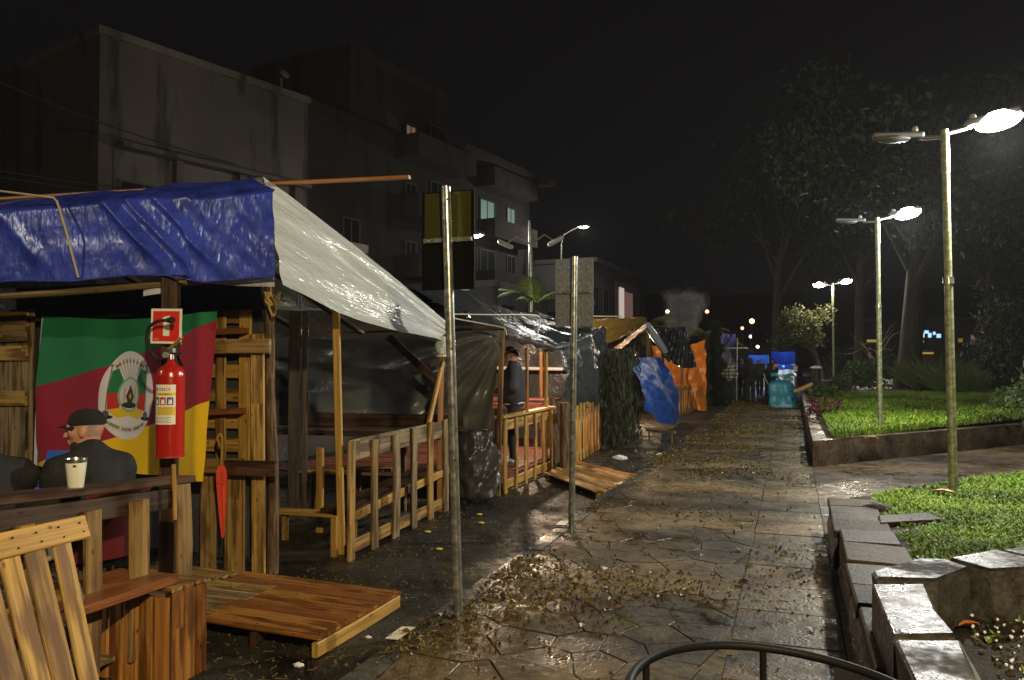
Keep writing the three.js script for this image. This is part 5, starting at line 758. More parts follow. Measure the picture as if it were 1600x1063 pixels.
{ // fourth stall: orange wall lit from inside, black awning
  const z0 = onX(1030, 600, FX).z, z1 = onX(1107, 600, FX).z;
  const t = thing('orange_tarp_wall', 'orange plastic wall glowing in the lamplight behind the wooden rail', 'tarpaulin', V(-4.2, RY, (z0 + z1) / 2)); const OZ = -27, A = onZ(1018, 648, OZ), B = onZ(1106, 640, OZ), C = onZ(1104, 531, OZ), D = onZ(1018, 540, OZ), f = bil(A, B, C, D);
  part(t, 'sheet', sheet((u, v) => { const p = f(u, v); p.z += 0.16 * Math.sin(u * 9 + v * 5 + 2 * fb(u * 2, v * 2, 2, 8)) + 0.3 * fb(u * 4, v * 4, 3, 5); p.y += (1 - v) * 0.16 * fb(u * 7, 3, 2, 6) - v * 0.14 * Math.sin(u * 3.14) + v * 0.06 * fb(u * 8, 5, 2, 3); p.x += u * 0.1 * fb(v * 5, 2, 2, 9); return p; }, 60, 40, 2.4, 2), tarpOrange);
  const aw = thing('black_awning', 'shiny black plastic awning sagging in folds before the orange wall', 'tarpaulin', onX(1055, 540, -3.3)); { const E = [onZ(1038, 556, -22.3), onZ(1089, 574, -22.3), onZ(1070, 511, -22.6), onZ(1026, 513, -22.6)], g = bil(...E); part(aw, 'sheet', sheet((u, v) => { const p = g(u, v), an = u * 2.4 + (1 - v) * 1.2; p.y -= 0.16 * Math.sin(u * 3.14) * (1 - v) ** 1.5; p.z += 0.09 * Math.sin(an * 11 + 2 * fb(u * 3, v * 3, 2, 5)) * (0.25 + 0.75 * (1 - v)) + 0.05 * fb(u * 6, v * 5, 2, 9); return p; }, 80, 40, 1.4, 1.2), plastic(0.012, 0.013, 0.015, 0.18, 0.02, 1.2)); }
  const gr = thing('rolled_tarp', 'rolled grey plastic slanting down between the blue sheet and the black awning', 'tarpaulin', onX(1030, 540, -3.5)); { const a = onX(1012, 508, -3.7), b = onX(1046, 562, -3.35); part(gr, 'roll', pole([a, a.clone().lerp(b, 0.3), a.clone().lerp(b, 0.7), b], [0.09, 0.11, 0.1, 0.08], { ns: 16, rough: 0.25 }), plastic(0.25, 0.26, 0.27, 0.3, 0.01, 0.6)); }
  const rf = thing('dark_roof', 'dark plastic roof over the fourth stall', 'tarpaulin', V(-5.5, 2.2, -24)); part(rf, 'sheet', sheet((u, v) => { const p = bil(onX(1016, 515, -4.2), onX(1104, 531, FX - 0.2), V(-7.4, 2.3, -33), V(-7.4, 2.3, -20))(u, v); p.y += 0.05 * fb(u * 6, v * 4, 2, 7); return p; }, 30, 14, 8, 3), tarpBlack);
  const a = onY(1050, 650, RY), b = onY(1092, 642, RY); picketFence('low yellow-brown picket fence before the orange wall', onY(1048, 655, RY), onY(1092, 641, RY), 0.95, 12, [pine[1], oldw[0], oldw[2]], 0.12, {});
  for (const [i, px] of [1036, 1066, 1082].entries()) { const p = onX(px, 640, -3.5); const q = thing('stall_post', ['dark post of the fourth stall next to the blue sheet', 'dark post of the fourth stall under the middle of the black awning', 'dark post of the fourth stall at the far end of the black awning'][i], 'post', V(p.x, RY, p.z)); part(q, 'board', board(V(p.x, RY, p.z), V(p.x, 2.0, p.z), 0.1, 0.08, XV), darkw[1]); }
  const lb = V(-4.6, 1.85, -24), L = thing('hanging_bulb', 'bare lit bulb hidden behind the black awning of the fourth stall', 'lamp', lb.clone()), cc = new THREE.Color(1, 0.7, 0.4); part(L, 'lit_bulb', new THREE.SphereGeometry(0.05, 12, 10).translate(lb.x, lb.y, lb.z), glow(1, 0.7, 0.4, 20)); part(L, 'cable', rod(V(lb.x, lb.y + 0.05, lb.z), V(lb.x, lb.y + 0.5, lb.z), 0.005, { ns: 6 }), blackIron); const pl = new THREE.PointLight(cc, 14); pl.castShadow = true; pl.shadow.radius = 3; L.add(pl);
}
// bits of vegetation geometry shared below
function spray() { const T = new Tri(), w = 0.012; for (let i = 0; i < 5; i++) { const a = (i - 2) * 0.35, l = 0.14 - Math.abs(i - 2) * 0.02, x = Math.sin(a) * l, y = Math.cos(a) * l, nx = Math.cos(a) * w, ny = -Math.sin(a) * w; T.tri(V(-nx, -ny, 0), V(nx, ny, 0), V(x, y, 0.02 * (i % 2)), [0, 0], [1, 0], [0.5, 1]); } return T.geo(); }
function leafGeo(l = 0.08, w = 0.045) { const T = new Tri(); const a = V(0, 0, 0), b = V(w / 2, l * 0.45, 0.008), c = V(0, l, -0.012), d = V(-w / 2, l * 0.45, 0.008), m = V(0, l * 0.45, -0.004); T.tri(a, b, m, [0, 0], [1, 0.4], [0.5, 0.4]); T.tri(b, c, m, [1, 0.4], [0.5, 1], [0.5, 0.4]); T.tri(c, d, m, [0.5, 1], [0, 0.4], [0.5, 0.4]); T.tri(d, a, m, [0, 0.4], [0, 0], [0.5, 0.4]); return T.geo(); }
// ---------------------------------------------------------------- people
const cap = (a, b, ra, rb) => ({ a: V(...a), b: V(...b), ra, rb }), ell = (c, r) => ({ c: V(...c), r: V(...r) });
function sdf(prims, x, y, z, k) {
  let d = 1e3;
  for (const p of prims) {
    let e;
    if (p.c) { const qx = (x - p.c.x) / p.r.x, qy = (y - p.c.y) / p.r.y, qz = (z - p.c.z) / p.r.z, l = Math.sqrt(qx * qx + qy * qy + qz * qz), g = Math.sqrt((qx / p.r.x) ** 2 + (qy / p.r.y) ** 2 + (qz / p.r.z) ** 2); e = g > 1e-9 ? l * (l - 1) / g : -Math.min(p.r.x, p.r.y, p.r.z); }
    else { const ax = p.b.x - p.a.x, ay = p.b.y - p.a.y, az = p.b.z - p.a.z, bx_ = x - p.a.x, by = y - p.a.y, bz = z - p.a.z, t = clamp((ax * bx_ + ay * by + az * bz) / (ax * ax + ay * ay + az * az + 1e-9), 0, 1); e = Math.hypot(bx_ - ax * t, by - ay * t, bz - az * t) - lerp(p.ra, p.rb, t); }
    const kk = p.k ?? k, h = Math.max(kk - Math.abs(d - e), 0) / kk; d = Math.min(d, e) - h * h * kk * 0.25;
  }
  return d;
}
function solid(prims, k, cell, wobble) { // mesh of the smooth union
  const lo = V(1e3, 1e3, 1e3), hi = V(-1e3, -1e3, -1e3);
  for (const p of prims) { const s = p.c ? [[p.c, Math.max(p.r.x, p.r.y, p.r.z)]] : [[p.a, p.ra], [p.b, p.rb]]; for (const [c, r] of s) { lo.min(c.clone().subScalar(r)); hi.max(c.clone().addScalar(r)); } }
  const c = lo.clone().add(hi).multiplyScalar(0.5), half = Math.max(hi.x - lo.x, hi.y - lo.y, hi.z - lo.z) / 2 + cell * 4, res = Math.min(120, Math.ceil(half * 2 / cell));
  const mc = new MarchingCubes(res, new THREE.MeshStandardMaterial(), false, false, 120000), H = res / 2; mc.isolation = 0;
  for (let z = 0; z < res; z++) for (let y = 0; y < res; y++) for (let x = 0; x < res; x++) {
    const X = c.x + (x - H) / H * half, Y = c.y + (y - H) / H * half, Z = c.z + (z - H) / H * half;
    if (X < lo.x - cell * 3 || X > hi.x + cell * 3 || Y < lo.y - cell * 3 || Y > hi.y + cell * 3 || Z < lo.z - cell * 3 || Z > hi.z + cell * 3) { mc.field[z * res * res + y * res + x] = -1; continue; }
    let d = sdf(prims, X, Y, Z, k); if (wobble && Math.abs(d) < 0.1) d += wobble * fb(X * 9 + Z * 5, Y * 7 + Z * 3, 2, 7);
    mc.field[z * res * res + y * res + x] = -d;
  }
  mc.update();
  const n = mc.count, g = new THREE.BufferGeometry(), P = mc.positionArray.slice(0, n * 3); for (let i = 0; i < n; i++) { P[i * 3] = P[i * 3] * half + c.x; P[i * 3 + 1] = P[i * 3 + 1] * half + c.y; P[i * 3 + 2] = P[i * 3 + 2] * half + c.z; }
  g.setAttribute('position', new THREE.BufferAttribute(P, 3)); g.setAttribute('normal', new THREE.BufferAttribute(mc.normalArray.slice(0, n * 3), 3));
  const U = new Float32Array(n * 2); for (let i = 0; i < n; i++) { U[i * 2] = P[i * 3] + P[i * 3 + 2]; U[i * 2 + 1] = P[i * 3 + 1]; } g.setAttribute('uv', new THREE.BufferAttribute(U, 2));
  return g;
}
// head at the origin (between the ears), facing +z, 0.24 m from chin to crown
const HEAD = solid([ell([0, 0.03, -0.012], [0.076, 0.098, 0.097]), ell([0, -0.035, 0.028], [0.058, 0.078, 0.062]), ell([0, -0.098, 0.058], [0.026, 0.022, 0.026]), { ...cap([0, 0.018, 0.093], [0, -0.028, 0.116], 0.010, 0.0145), k: 0.012 }, { ...ell([-0.011, -0.031, 0.104], [0.009, 0.008, 0.01]), k: 0.008 }, { ...ell([0.011, -0.031, 0.104], [0.009, 0.008, 0.01]), k: 0.008 },
  { ...cap([-0.045, 0.03, 0.075], [0.045, 0.03, 0.075], 0.016, 0.016), k: 0.02 }, { ...cap([-0.02, -0.06, 0.088], [0.02, -0.06, 0.088], 0.008, 0.008), k: 0.01 }, { ...cap([-0.018, -0.072, 0.085], [0.018, -0.072, 0.085], 0.008, 0.008), k: 0.01 }, ell([-0.045, -0.01, 0.055], [0.026, 0.024, 0.024]), ell([0.045, -0.01, 0.055], [0.026, 0.024, 0.024]),
  { ...ell([-0.078, -0.005, -0.012], [0.010, 0.034, 0.020]), k: 0.01 }, { ...ell([0.078, -0.005, -0.012], [0.010, 0.034, 0.020]), k: 0.01 }, cap([0, -0.06, -0.03], [0, -0.15, -0.04], 0.052, 0.056)], 0.03, 0.0052);
// relaxed right hand: wrist at the origin, fingers towards -y, palm towards +x
const HAND = (() => { const p = [ell([0, -0.048, 0.002], [0.015, 0.05, 0.042]), cap([0, 0.02, 0], [0, -0.02, 0], 0.025, 0.026)]; [[0.030, 0.068], [0.011, 0.078], [-0.009, 0.073], [-0.028, 0.056]].forEach(([z, l]) => { const b = [0, -0.085, z], m = [0.012, -0.085 - l * 0.5, z * 1.05], e = [0.034, -0.085 - l * 0.88, z * 1.05]; p.push({ ...cap(b, m, 0.0095, 0.0085), k: 0.006 }, { ...cap(m, e, 0.0085, 0.0072), k: 0.006 }); }); p.push({ ...cap([0.006, -0.025, 0.032], [0.022, -0.058, 0.055], 0.013, 0.0105), k: 0.012 }, { ...cap([0.022, -0.058, 0.055], [0.032, -0.085, 0.056], 0.0105, 0.009), k: 0.006 }); return solid(p, 0.014, 0.0035); })();
const CLOTHB = tex(256, 256, (u, v) => 0.6 * fbm(u * 5, v * 5, 5, 3, 201) + 0.4 * fbm(u * 60, v * 60, 60, 2, 203));
const cloth = (r, g, b, o = {}) => M(r, g, b, 0.85, 0, { bumpMap: rep(CLOTHB, 0.5, 0.5), bumpScale: 0.012, ...o });
const skin = M(0.46, 0.23, 0.15, 0.5), skinDark = M(0.30, 0.15, 0.09, 0.5);
// J: joints. Everything in the person's own axes (facing +z), feet at y = 0
function person(label, at, turn, J, L, cell, o = {}) {
  const t = thing('person', label, 'person', at, o.group, turn), a3 = (v) => [v[0], v[1], v[2]], mv = (g, m) => g.clone().applyMatrix4(m);
  const hm = new THREE.Matrix4().compose(V(...J.head), new THREE.Quaternion().setFromEuler(new THREE.Euler(o.nod ?? 0, o.look ?? 0, 0)), V(1, 1, 1));
  const bones = (s) => [cap(J.pelvis, J.chest, 0.115 * s, 0.12 * s), cap(J.chest, J.neck, 0.10 * s, 0.05), cap(J.neck, J.head, 0.05, 0.05)];
  const limbs = []; for (const k of ['L', 'R']) { limbs.push(cap(J['sh' + k], J['el' + k], 0.045, 0.037), cap(J['el' + k], J['wr' + k], 0.036, 0.026), cap(J['hip' + k], J['kn' + k], 0.072, 0.05), cap(J['kn' + k], J['an' + k], 0.048, 0.034)); }
  const trunk = solid([...bones(0.82), ...limbs], 0.05, Math.max(cell, 0.014)), parts = [trunk, mv(HEAD, hm)];
  for (const k of ['L', 'R']) { const w = V(...J['wr' + k]), e = V(...J['el' + k]), d = w.clone().sub(e).normalize(), q = new THREE.Quaternion().setFromUnitVectors(V(0, -1, 0), d), m = new THREE.Matrix4().compose(w.addScaledVector(d, 0.01), q, V(k === 'L' ? 1 : -1, 1, 1)); const h = mv(HAND, m); parts.push(h); }
  lpart(t, 'body', mergeGeometries(parts), L.skin ?? skin);
  const jk = [cap(J.pelvis, J.chest, 0.155 + (o.fat ?? 0), 0.165), cap(J.chest, J.neck, 0.155, 0.085), cap(J.shL, J.shR, 0.078, 0.078), cap([J.shL[0] * 0.55, J.shL[1] + 0.035, J.shL[2]], [J.shR[0] * 0.55, J.shR[1] + 0.035, J.shR[2]], 0.07, 0.07), ell([(J.pelvis[0] + J.chest[0]) / 2, lerp(J.pelvis[1], J.chest[1], 0.35), (J.pelvis[2] + J.chest[2]) / 2 + 0.03], [0.19 + (o.fat ?? 0), 0.24, 0.15 + (o.fat ?? 0)])];
  for (const k of ['L', 'R']) jk.push(cap(J['sh' + k], J['el' + k], 0.072, 0.066), cap(J['el' + k], J['wr' + k], 0.064, 0.046));
  const jacket = lpart(t, 'jacket', solid(jk, 0.08, cell, 0.016), L.jacket);
  if (o.collar) lpart(jacket, 'collar', (() => { const g = new THREE.TorusGeometry(0.078, 0.024, 10, 24); g.rotateX(Math.PI / 2 - 0.3); g.translate(J.neck[0], J.neck[1] + 0.03, J.neck[2] - 0.005); return g; })(), L.collar ?? L.jacket);
  if (L.hemBand) lpart(jacket, 'hem_band', (() => { const g = new THREE.TorusGeometry(0.185, 0.012, 8, 40); g.rotateX(Math.PI / 2 + 0.08); g.scale(1.02, 1, 0.9); g.translate(J.pelvis[0], J.pelvis[1] - 0.09, J.pelvis[2]); return g; })(), L.hemBand);
  const tr = [cap(J.hipL, J.hipR, 0.12, 0.12), cap(J.pelvis, [J.pelvis[0], J.pelvis[1] - 0.05, J.pelvis[2]], 0.13, 0.13)]; for (const k of ['L', 'R']) tr.push(cap(J['hip' + k], J['kn' + k], 0.10, 0.078), cap(J['kn' + k], J['an' + k], 0.077, 0.066));
  lpart(t, 'trousers', solid(tr, 0.045, cell, 0.008), L.trousers);
  for (const k of ['L', 'R']) { const n = J['an' + k], f = o.foot ?? [0, 1]; lpart(t, 'shoe', solid([cap([n[0], n[1] - 0.01, n[2]], [n[0] + f[0] * 0.03, 0.045, n[2] + f[1] * 0.03], 0.05, 0.048), cap([n[0] - f[0] * 0.04, 0.038, n[2] - f[1] * 0.04], [n[0] + f[0] * 0.15, 0.034, n[2] + f[1] * 0.15], 0.04, 0.034)], 0.03, Math.max(cell * 0.8, 0.009)), L.shoe ?? blackIron); }
  const hd = (g) => g.applyMatrix4(hm);
  if (o.hat) { // peaked cap: crown panels and a curved peak
    const crown = sheet((u, v) => { const a = u * 6.2832, b = v * Math.PI / 2, r = Math.cos(b) ** 0.8; return V(Math.cos(a) * 0.090 * r, 0.038 + 0.098 * Math.sin(b), -0.012 + Math.sin(a) * 0.112 * r); }, 40, 14); const h = lpart(t, 'cap', hd(crown), L.hat);
    lpart(h, 'peak', hd(sheet((u, v) => { const a = lerp(-1.15, 1.15, u), r = lerp(0.10, 0.185 - 0.045 * Math.abs(a), v); return V(Math.sin(a) * (0.082 + 0.012 * v), 0.046 - 0.018 * v - 0.022 * (a / 1.15) ** 2, Math.cos(a) * r - 0.012); }, 20, 6)), L.hat); lpart(h, 'button', hd(new THREE.SphereGeometry(0.008, 8, 6).translate(0, 0.137, -0.012)), L.hat);
  } else if (o.hood) lpart(t, 'hood', solid([ell([J.head[0], J.head[1] + 0.015, J.head[2] - 0.03], [0.115, 0.14, 0.115]), cap([J.head[0], J.head[1] - 0.1, J.head[2] - 0.05], J.neck, 0.1, 0.11)], 0.04, cell, 0.006), L.jacket);
  else lpart(t, 'hair', hd(sheet((u, v) => { const a = u * 6.2832, b = v * Math.PI / 2, r = Math.cos(b) ** 0.85, f = Math.max(0, Math.sin(a)); return V(Math.cos(a) * 0.083 * r, 0.028 + 0.055 * f * (1 - v) - 0.06 * Math.max(0, -Math.sin(a)) * (1 - v) + 0.104 * Math.sin(b) * (1 + 0.04 * fb(a * 9, v * 6, 2, 3)), -0.016 + Math.sin(a) * 0.106 * r); }, 40, 14)), M(0.012, 0.01, 0.009, 0.6));
  if (o.eyes) { for (const s of [-1, 1]) { const e = lpart(t, 'eye', hd(new THREE.SphereGeometry(0.0115, 12, 10).translate(s * 0.031, 0.008, 0.083)), M(0.6, 0.58, 0.55, 0.2)); lpart(e, 'iris', hd(new THREE.SphereGeometry(0.0062, 10, 8).translate(s * 0.031, 0.008, 0.0898)), M(0.03, 0.02, 0.015, 0.2)); lpart(t, 'eyebrow', hd(rod(V(s * 0.016, 0.032, 0.094), V(s * 0.05, 0.032, 0.078), 0.0045, { ns: 6 })), M(0.12, 0.11, 0.1, 0.9)); } lpart(t, 'lips', hd(new THREE.CapsuleGeometry(0.005, 0.034, 4, 8).rotateZ(Math.PI / 2).translate(0, -0.066, 0.0935)), M(0.32, 0.12, 0.1, 0.5)); }
  if (o.greyHair) lpart(t, 'hair', hd(sheet((u, v) => { const a = lerp(Math.PI * 1.12, Math.PI * 1.88, u), y = lerp(-0.03, 0.045, v); return V(Math.cos(a) * (0.081 - 0.008 * (1 - v)), y - 0.02 * Math.abs(Math.cos(a)) ** 4 * 0, -0.012 + Math.sin(a) * (0.101 - 0.02 * (1 - v))); }, 30, 6)), M(0.27, 0.2, 0.15, 0.9));
  return t;
}
const STAND = (o = {}) => ({ pelvis: [0, 0.98, 0], chest: [0, 1.28, 0.01], neck: [0, 1.47, -0.005], head: [0, 1.60, 0.015], shL: [0.18, 1.40, 0], shR: [-0.18, 1.40, 0], elL: [0.26, 1.13, -0.02], elR: [-0.26, 1.13, -0.02], wrL: [0.25, 0.90, 0.08], wrR: [-0.25, 0.90, 0.08], hipL: [0.09, 0.93, 0], hipR: [-0.09, 0.93, 0], knL: [0.10, 0.50, 0.02], knR: [-0.10, 0.50, 0.02], anL: [0.11, 0.09, 0], anR: [-0.11, 0.09, 0], ...o });
const SIT = (o = {}) => ({ pelvis: [0, 0.55, 0], chest: [0, 0.86, 0.05], neck: [0, 1.05, 0.07], head: [0, 1.175, 0.10], shL: [0.19, 0.955, 0.06], shR: [-0.19, 0.955, 0.06], elL: [0.255, 0.72, 0.12], elR: [-0.255, 0.72, 0.12], wrL: [0.15, 0.66, 0.38], wrR: [-0.15, 0.66, 0.38], hipL: [0.10, 0.50, 0.02], hipR: [-0.10, 0.50, 0.02], knL: [0.13, 0.50, 0.44], knR: [-0.13, 0.50, 0.44], anL: [0.13, 0.09, 0.42], anR: [-0.13, 0.09, 0.42], ...o });
const DY = RY + 0.127;   // deck top of the first stall
const manAt = along(148, 800, 4.75); manAt.y = DY;
const facing = Math.atan2(-0.94, 0.34); // towards the photograph's left
person('seated man in black cap, black jacket and dark trousers before the flag', manAt, facing - 0.62, SIT({ head: [0, 1.19, 0.13], neck: [0, 1.06, 0.09], knR: [-0.2, 0.5, 0.42], anR: [-0.2, 0.09, 0.38] }), { jacket: cloth(0.010, 0.0105, 0.011), trousers: cloth(0.010, 0.012, 0.022), hat: cloth(0.010, 0.010, 0.010), shoe: M(0.30, 0.17, 0.06, 0.6) }, 0.011, { hat: true, eyes: true, collar: true, fat: 0.045, look: 0.72, nod: 0.05, greyHair: true });
const m2 = along(-22, 800, 4.5); m2.y = DY;
person('second seated person in a black jacket, only the back in view', m2, facing - 0.5, SIT({ chest: [0, 0.86, 0.0], neck: [0, 1.0, 0.03], shL: [0.19, 0.95, 0.0], shR: [-0.19, 0.95, 0.0] }), { jacket: cloth(0.012, 0.011, 0.013), trousers: cloth(0.015, 0.015, 0.02) }, 0.016, { collar: true });
const m3 = onY(803, 722, RY + 0.212);
person('standing person in a dark blue jacket with white hem stripe inside the second stall', m3, facing, STAND({ head: [0, 1.62, 0.04], elR: [-0.27, 1.14, 0.02], wrR: [-0.16, 1.08, 0.24], elL: [0.27, 1.14, 0.02], wrL: [0.16, 1.08, 0.24] }), { jacket: cloth(0.022, 0.024, 0.034), trousers: cloth(0.012, 0.012, 0.014), hemBand: M(0.6, 0.6, 0.62, 0.6), shoe: M(0.6, 0.56, 0.54, 0.6), skin: skinDark }, 0.013, { collar: true, eyes: true, fat: 0.03 });
{
  const PL = canvasTex(256, 256, (c, w) => { c.fillStyle = '#b7bda6'; c.fillRect(0, 0, w, w); for (let i = 0; i < 4; i++) { c.fillStyle = 'rgba(40,48,44,0.55)'; c.fillRect(i * 64, 0, 26, w); c.fillRect(0, i * 64, w, 26); c.fillStyle = 'rgba(210,205,170,0.6)'; c.fillRect(i * 64 + 40, 0, 6, w); c.fillRect(0, i * 64 + 40, w, 6); } }); PL.wrapS = PL.wrapT = THREE.RepeatWrapping;
  const dk = cloth(0.014, 0.014, 0.015), bj = cloth(0.02, 0.03, 0.07), g = 'people standing at the far end of the sidewalk', E = (px, py, y = 0) => onY(px, py, y);
  person('person in a checked grey jacket and cap standing by the thin sign post', E(1140, 629), 0.1, STAND(), { jacket: cloth(0.9, 0.9, 0.9, { map: rep(PL, 0.55, 0.55) }), trousers: cloth(0.03, 0.025, 0.022), hat: cloth(0.25, 0.17, 0.08), shoe: M(0.3, 0.2, 0.08, 0.6) }, 0.022, { hat: true, group: g });
  person('person in black seen from behind, right of the thin sign post', E(1173, 630), Math.PI + 0.15, STAND({ elL: [0.24, 1.13, 0.05] }), { jacket: dk, trousers: cloth(0.03, 0.024, 0.018) }, 0.022, { hood: true, group: g });
  person('person in a dark blue jacket behind the thin sign post', E(1160, 622), Math.PI, STAND(), { jacket: bj, trousers: cloth(0.02, 0.03, 0.07) }, 0.026, { group: g });
  person('person in black walking towards the blue tents', E(1187, 619), Math.PI - 0.2, STAND({ knL: [0.1, 0.5, 0.1], anL: [0.11, 0.1, 0.18], anR: [-0.11, 0.12, -0.15] }), { jacket: dk, trousers: dk }, 0.026, { group: g });
  person('dark figure in front of the white tent wall', E(1207, 612), 0.3, STAND(), { jacket: dk, trousers: dk }, 0.03, { hood: true, group: g });
  person('dark figure bending beside the teal covered cart', E(1199, 621), 1.2, STAND({ chest: [0, 1.2, 0.15], neck: [0, 1.34, 0.26], head: [0, 1.44, 0.36], shL: [0.18, 1.28, 0.2], shR: [-0.18, 1.28, 0.2], elL: [0.24, 1.03, 0.26], elR: [-0.24, 1.03, 0.26], wrL: [0.2, 0.85, 0.42], wrR: [-0.2, 0.85, 0.42] }), { jacket: dk, trousers: dk }, 0.026, { group: g });
}
function stoolChair(label, at, turn, m) { // moulded plastic chair
  const t = thing('plastic_chair', label, 'chair', at, undefined, turn);
  lpart(t, 'seat', sheet((u, v) => V((u - 0.5) * 0.44, 0.44 - 0.02 * Math.sin(u * 3.14) * Math.sin(v * 3.14), (v - 0.5) * 0.42), 10, 10), m);
  lpart(t, 'backrest', sheet((u, v) => V((u - 0.5) * (0.44 - 0.06 * v), 0.46 + 0.42 * v, -0.21 - 0.10 * v - 0.05 * Math.sin(u * 3.14)), 12, 10), m);
  for (const sx of [-1, 1]) { for (const sz of [-1, 1]) lpart(t, 'leg', pole([V(sx * 0.24, 0, sz * 0.23), V(sx * 0.2, 0.44, sz * 0.19)], [0.02, 0.024], { ns: 8 }), m); lpart(t, 'armrest', rope([V(sx * 0.2, 0.44, 0.19), V(sx * 0.24, 0.62, 0.2), V(sx * 0.25, 0.66, 0.1), V(sx * 0.24, 0.66, -0.1), V(sx * 0.21, 0.64, -0.24)], 0.016, 24), m); }
}
{ const bm = new THREE.MeshStandardMaterial({ color: new THREE.Color().setRGB(0.03, 0.13, 0.55), roughness: 0.35, side: THREE.DoubleSide }), p = along(44, 800, 6.1); p.y = DY; stoolChair('blue plastic chair behind the seated man, below the chain', p, facing + 1.2, bm);
  const q = manAt.clone().addScaledVector(V(Math.sin(facing - .62), 0, Math.cos(facing - .62)), 0.02); stoolChair('dark red plastic chair under the seated man', q, facing - 0.62, new THREE.MeshStandardMaterial({ color: new THREE.Color().setRGB(0.10, 0.008, 0.01), roughness: 0.5, side: THREE.DoubleSide })); }
// ---------------------------------------------------------------- far end of the sidewalk
{
  const P = onY(1223, 637, 0), t = thing('covered_cart', 'cart covered by a rounded teal plastic sheet at the far sidewalk edge', 'cart', P.clone()), w = 0.98, h = 0.95;
  part(t, 'cover', sheet((u, v) => { const a = u * 6.2832, c = Math.cos(a), s = Math.sin(a), r = 1 / (Math.abs(c) ** 4 + Math.abs(s) ** 4) ** 0.25, k = v < 0.75 ? 1 - 0.06 * v : Math.cos((v - 0.75) / 0.25 * 1.57) ** 0.7 * 0.95, y = v < 0.75 ? v / 0.75 * 0.8 : 0.8 + Math.sin((v - 0.75) / 0.25 * 1.57) * 0.2; return V(P.x - 0.06 * v + c * r * w * 0.46 * k * (1 + 0.16 * fb(a * 2, v * 4, 2, 3)) * (1 - 0.14 * v), P.y + 0.02 + y * h, P.z + s * r * 0.4 * k * (1 + 0.2 * fb(a * 2 + 4, v * 4, 2, 5))); }, 48, 24, 3, 1.4), tarpTeal);
  part(t, 'folded_flap', sheet((u, v) => V(P.x + lerp(-0.38, 0.46, u), P.y + h + 0.12 + 0.12 * Math.sin(v * 3.1) + 0.03 * Math.sin(u * 9), P.z + lerp(-0.3, 0.25, v)), 20, 12, 0.9, 0.6), tarpTeal); part(t, 'push_bar', rope([V(P.x - 0.4, P.y + 0.7, P.z), V(P.x - 0.55, P.y + 0.95, P.z), V(P.x - 0.62, P.y + 1.2, P.z)], 0.02), galv);
  part(t, 'bundle', (() => { const g = new THREE.SphereGeometry(0.13, 14, 10); g.scale(1.4, 0.6, 1); g.translate(P.x + 0.2, P.y + h + 0.05, P.z); return g; })(), M(0.4, 0.37, 0.3, 0.8)); 
  const b = onY(1244, 634, 0), q = thing('bollard', 'thin brown bollard with a pale top beside the teal cart', 'bollard', b.clone()); part(q, 'post', pole([b, V(b.x, 1.25, b.z)], [0.05, 0.05]), M(0.1, 0.06, 0.04, 0.7)); part(q, 'top', new THREE.CylinderGeometry(0.07, 0.07, 0.2, 12).translate(b.x, 1.35, b.z), M(0.55, 0.5, 0.38, 0.6));
}
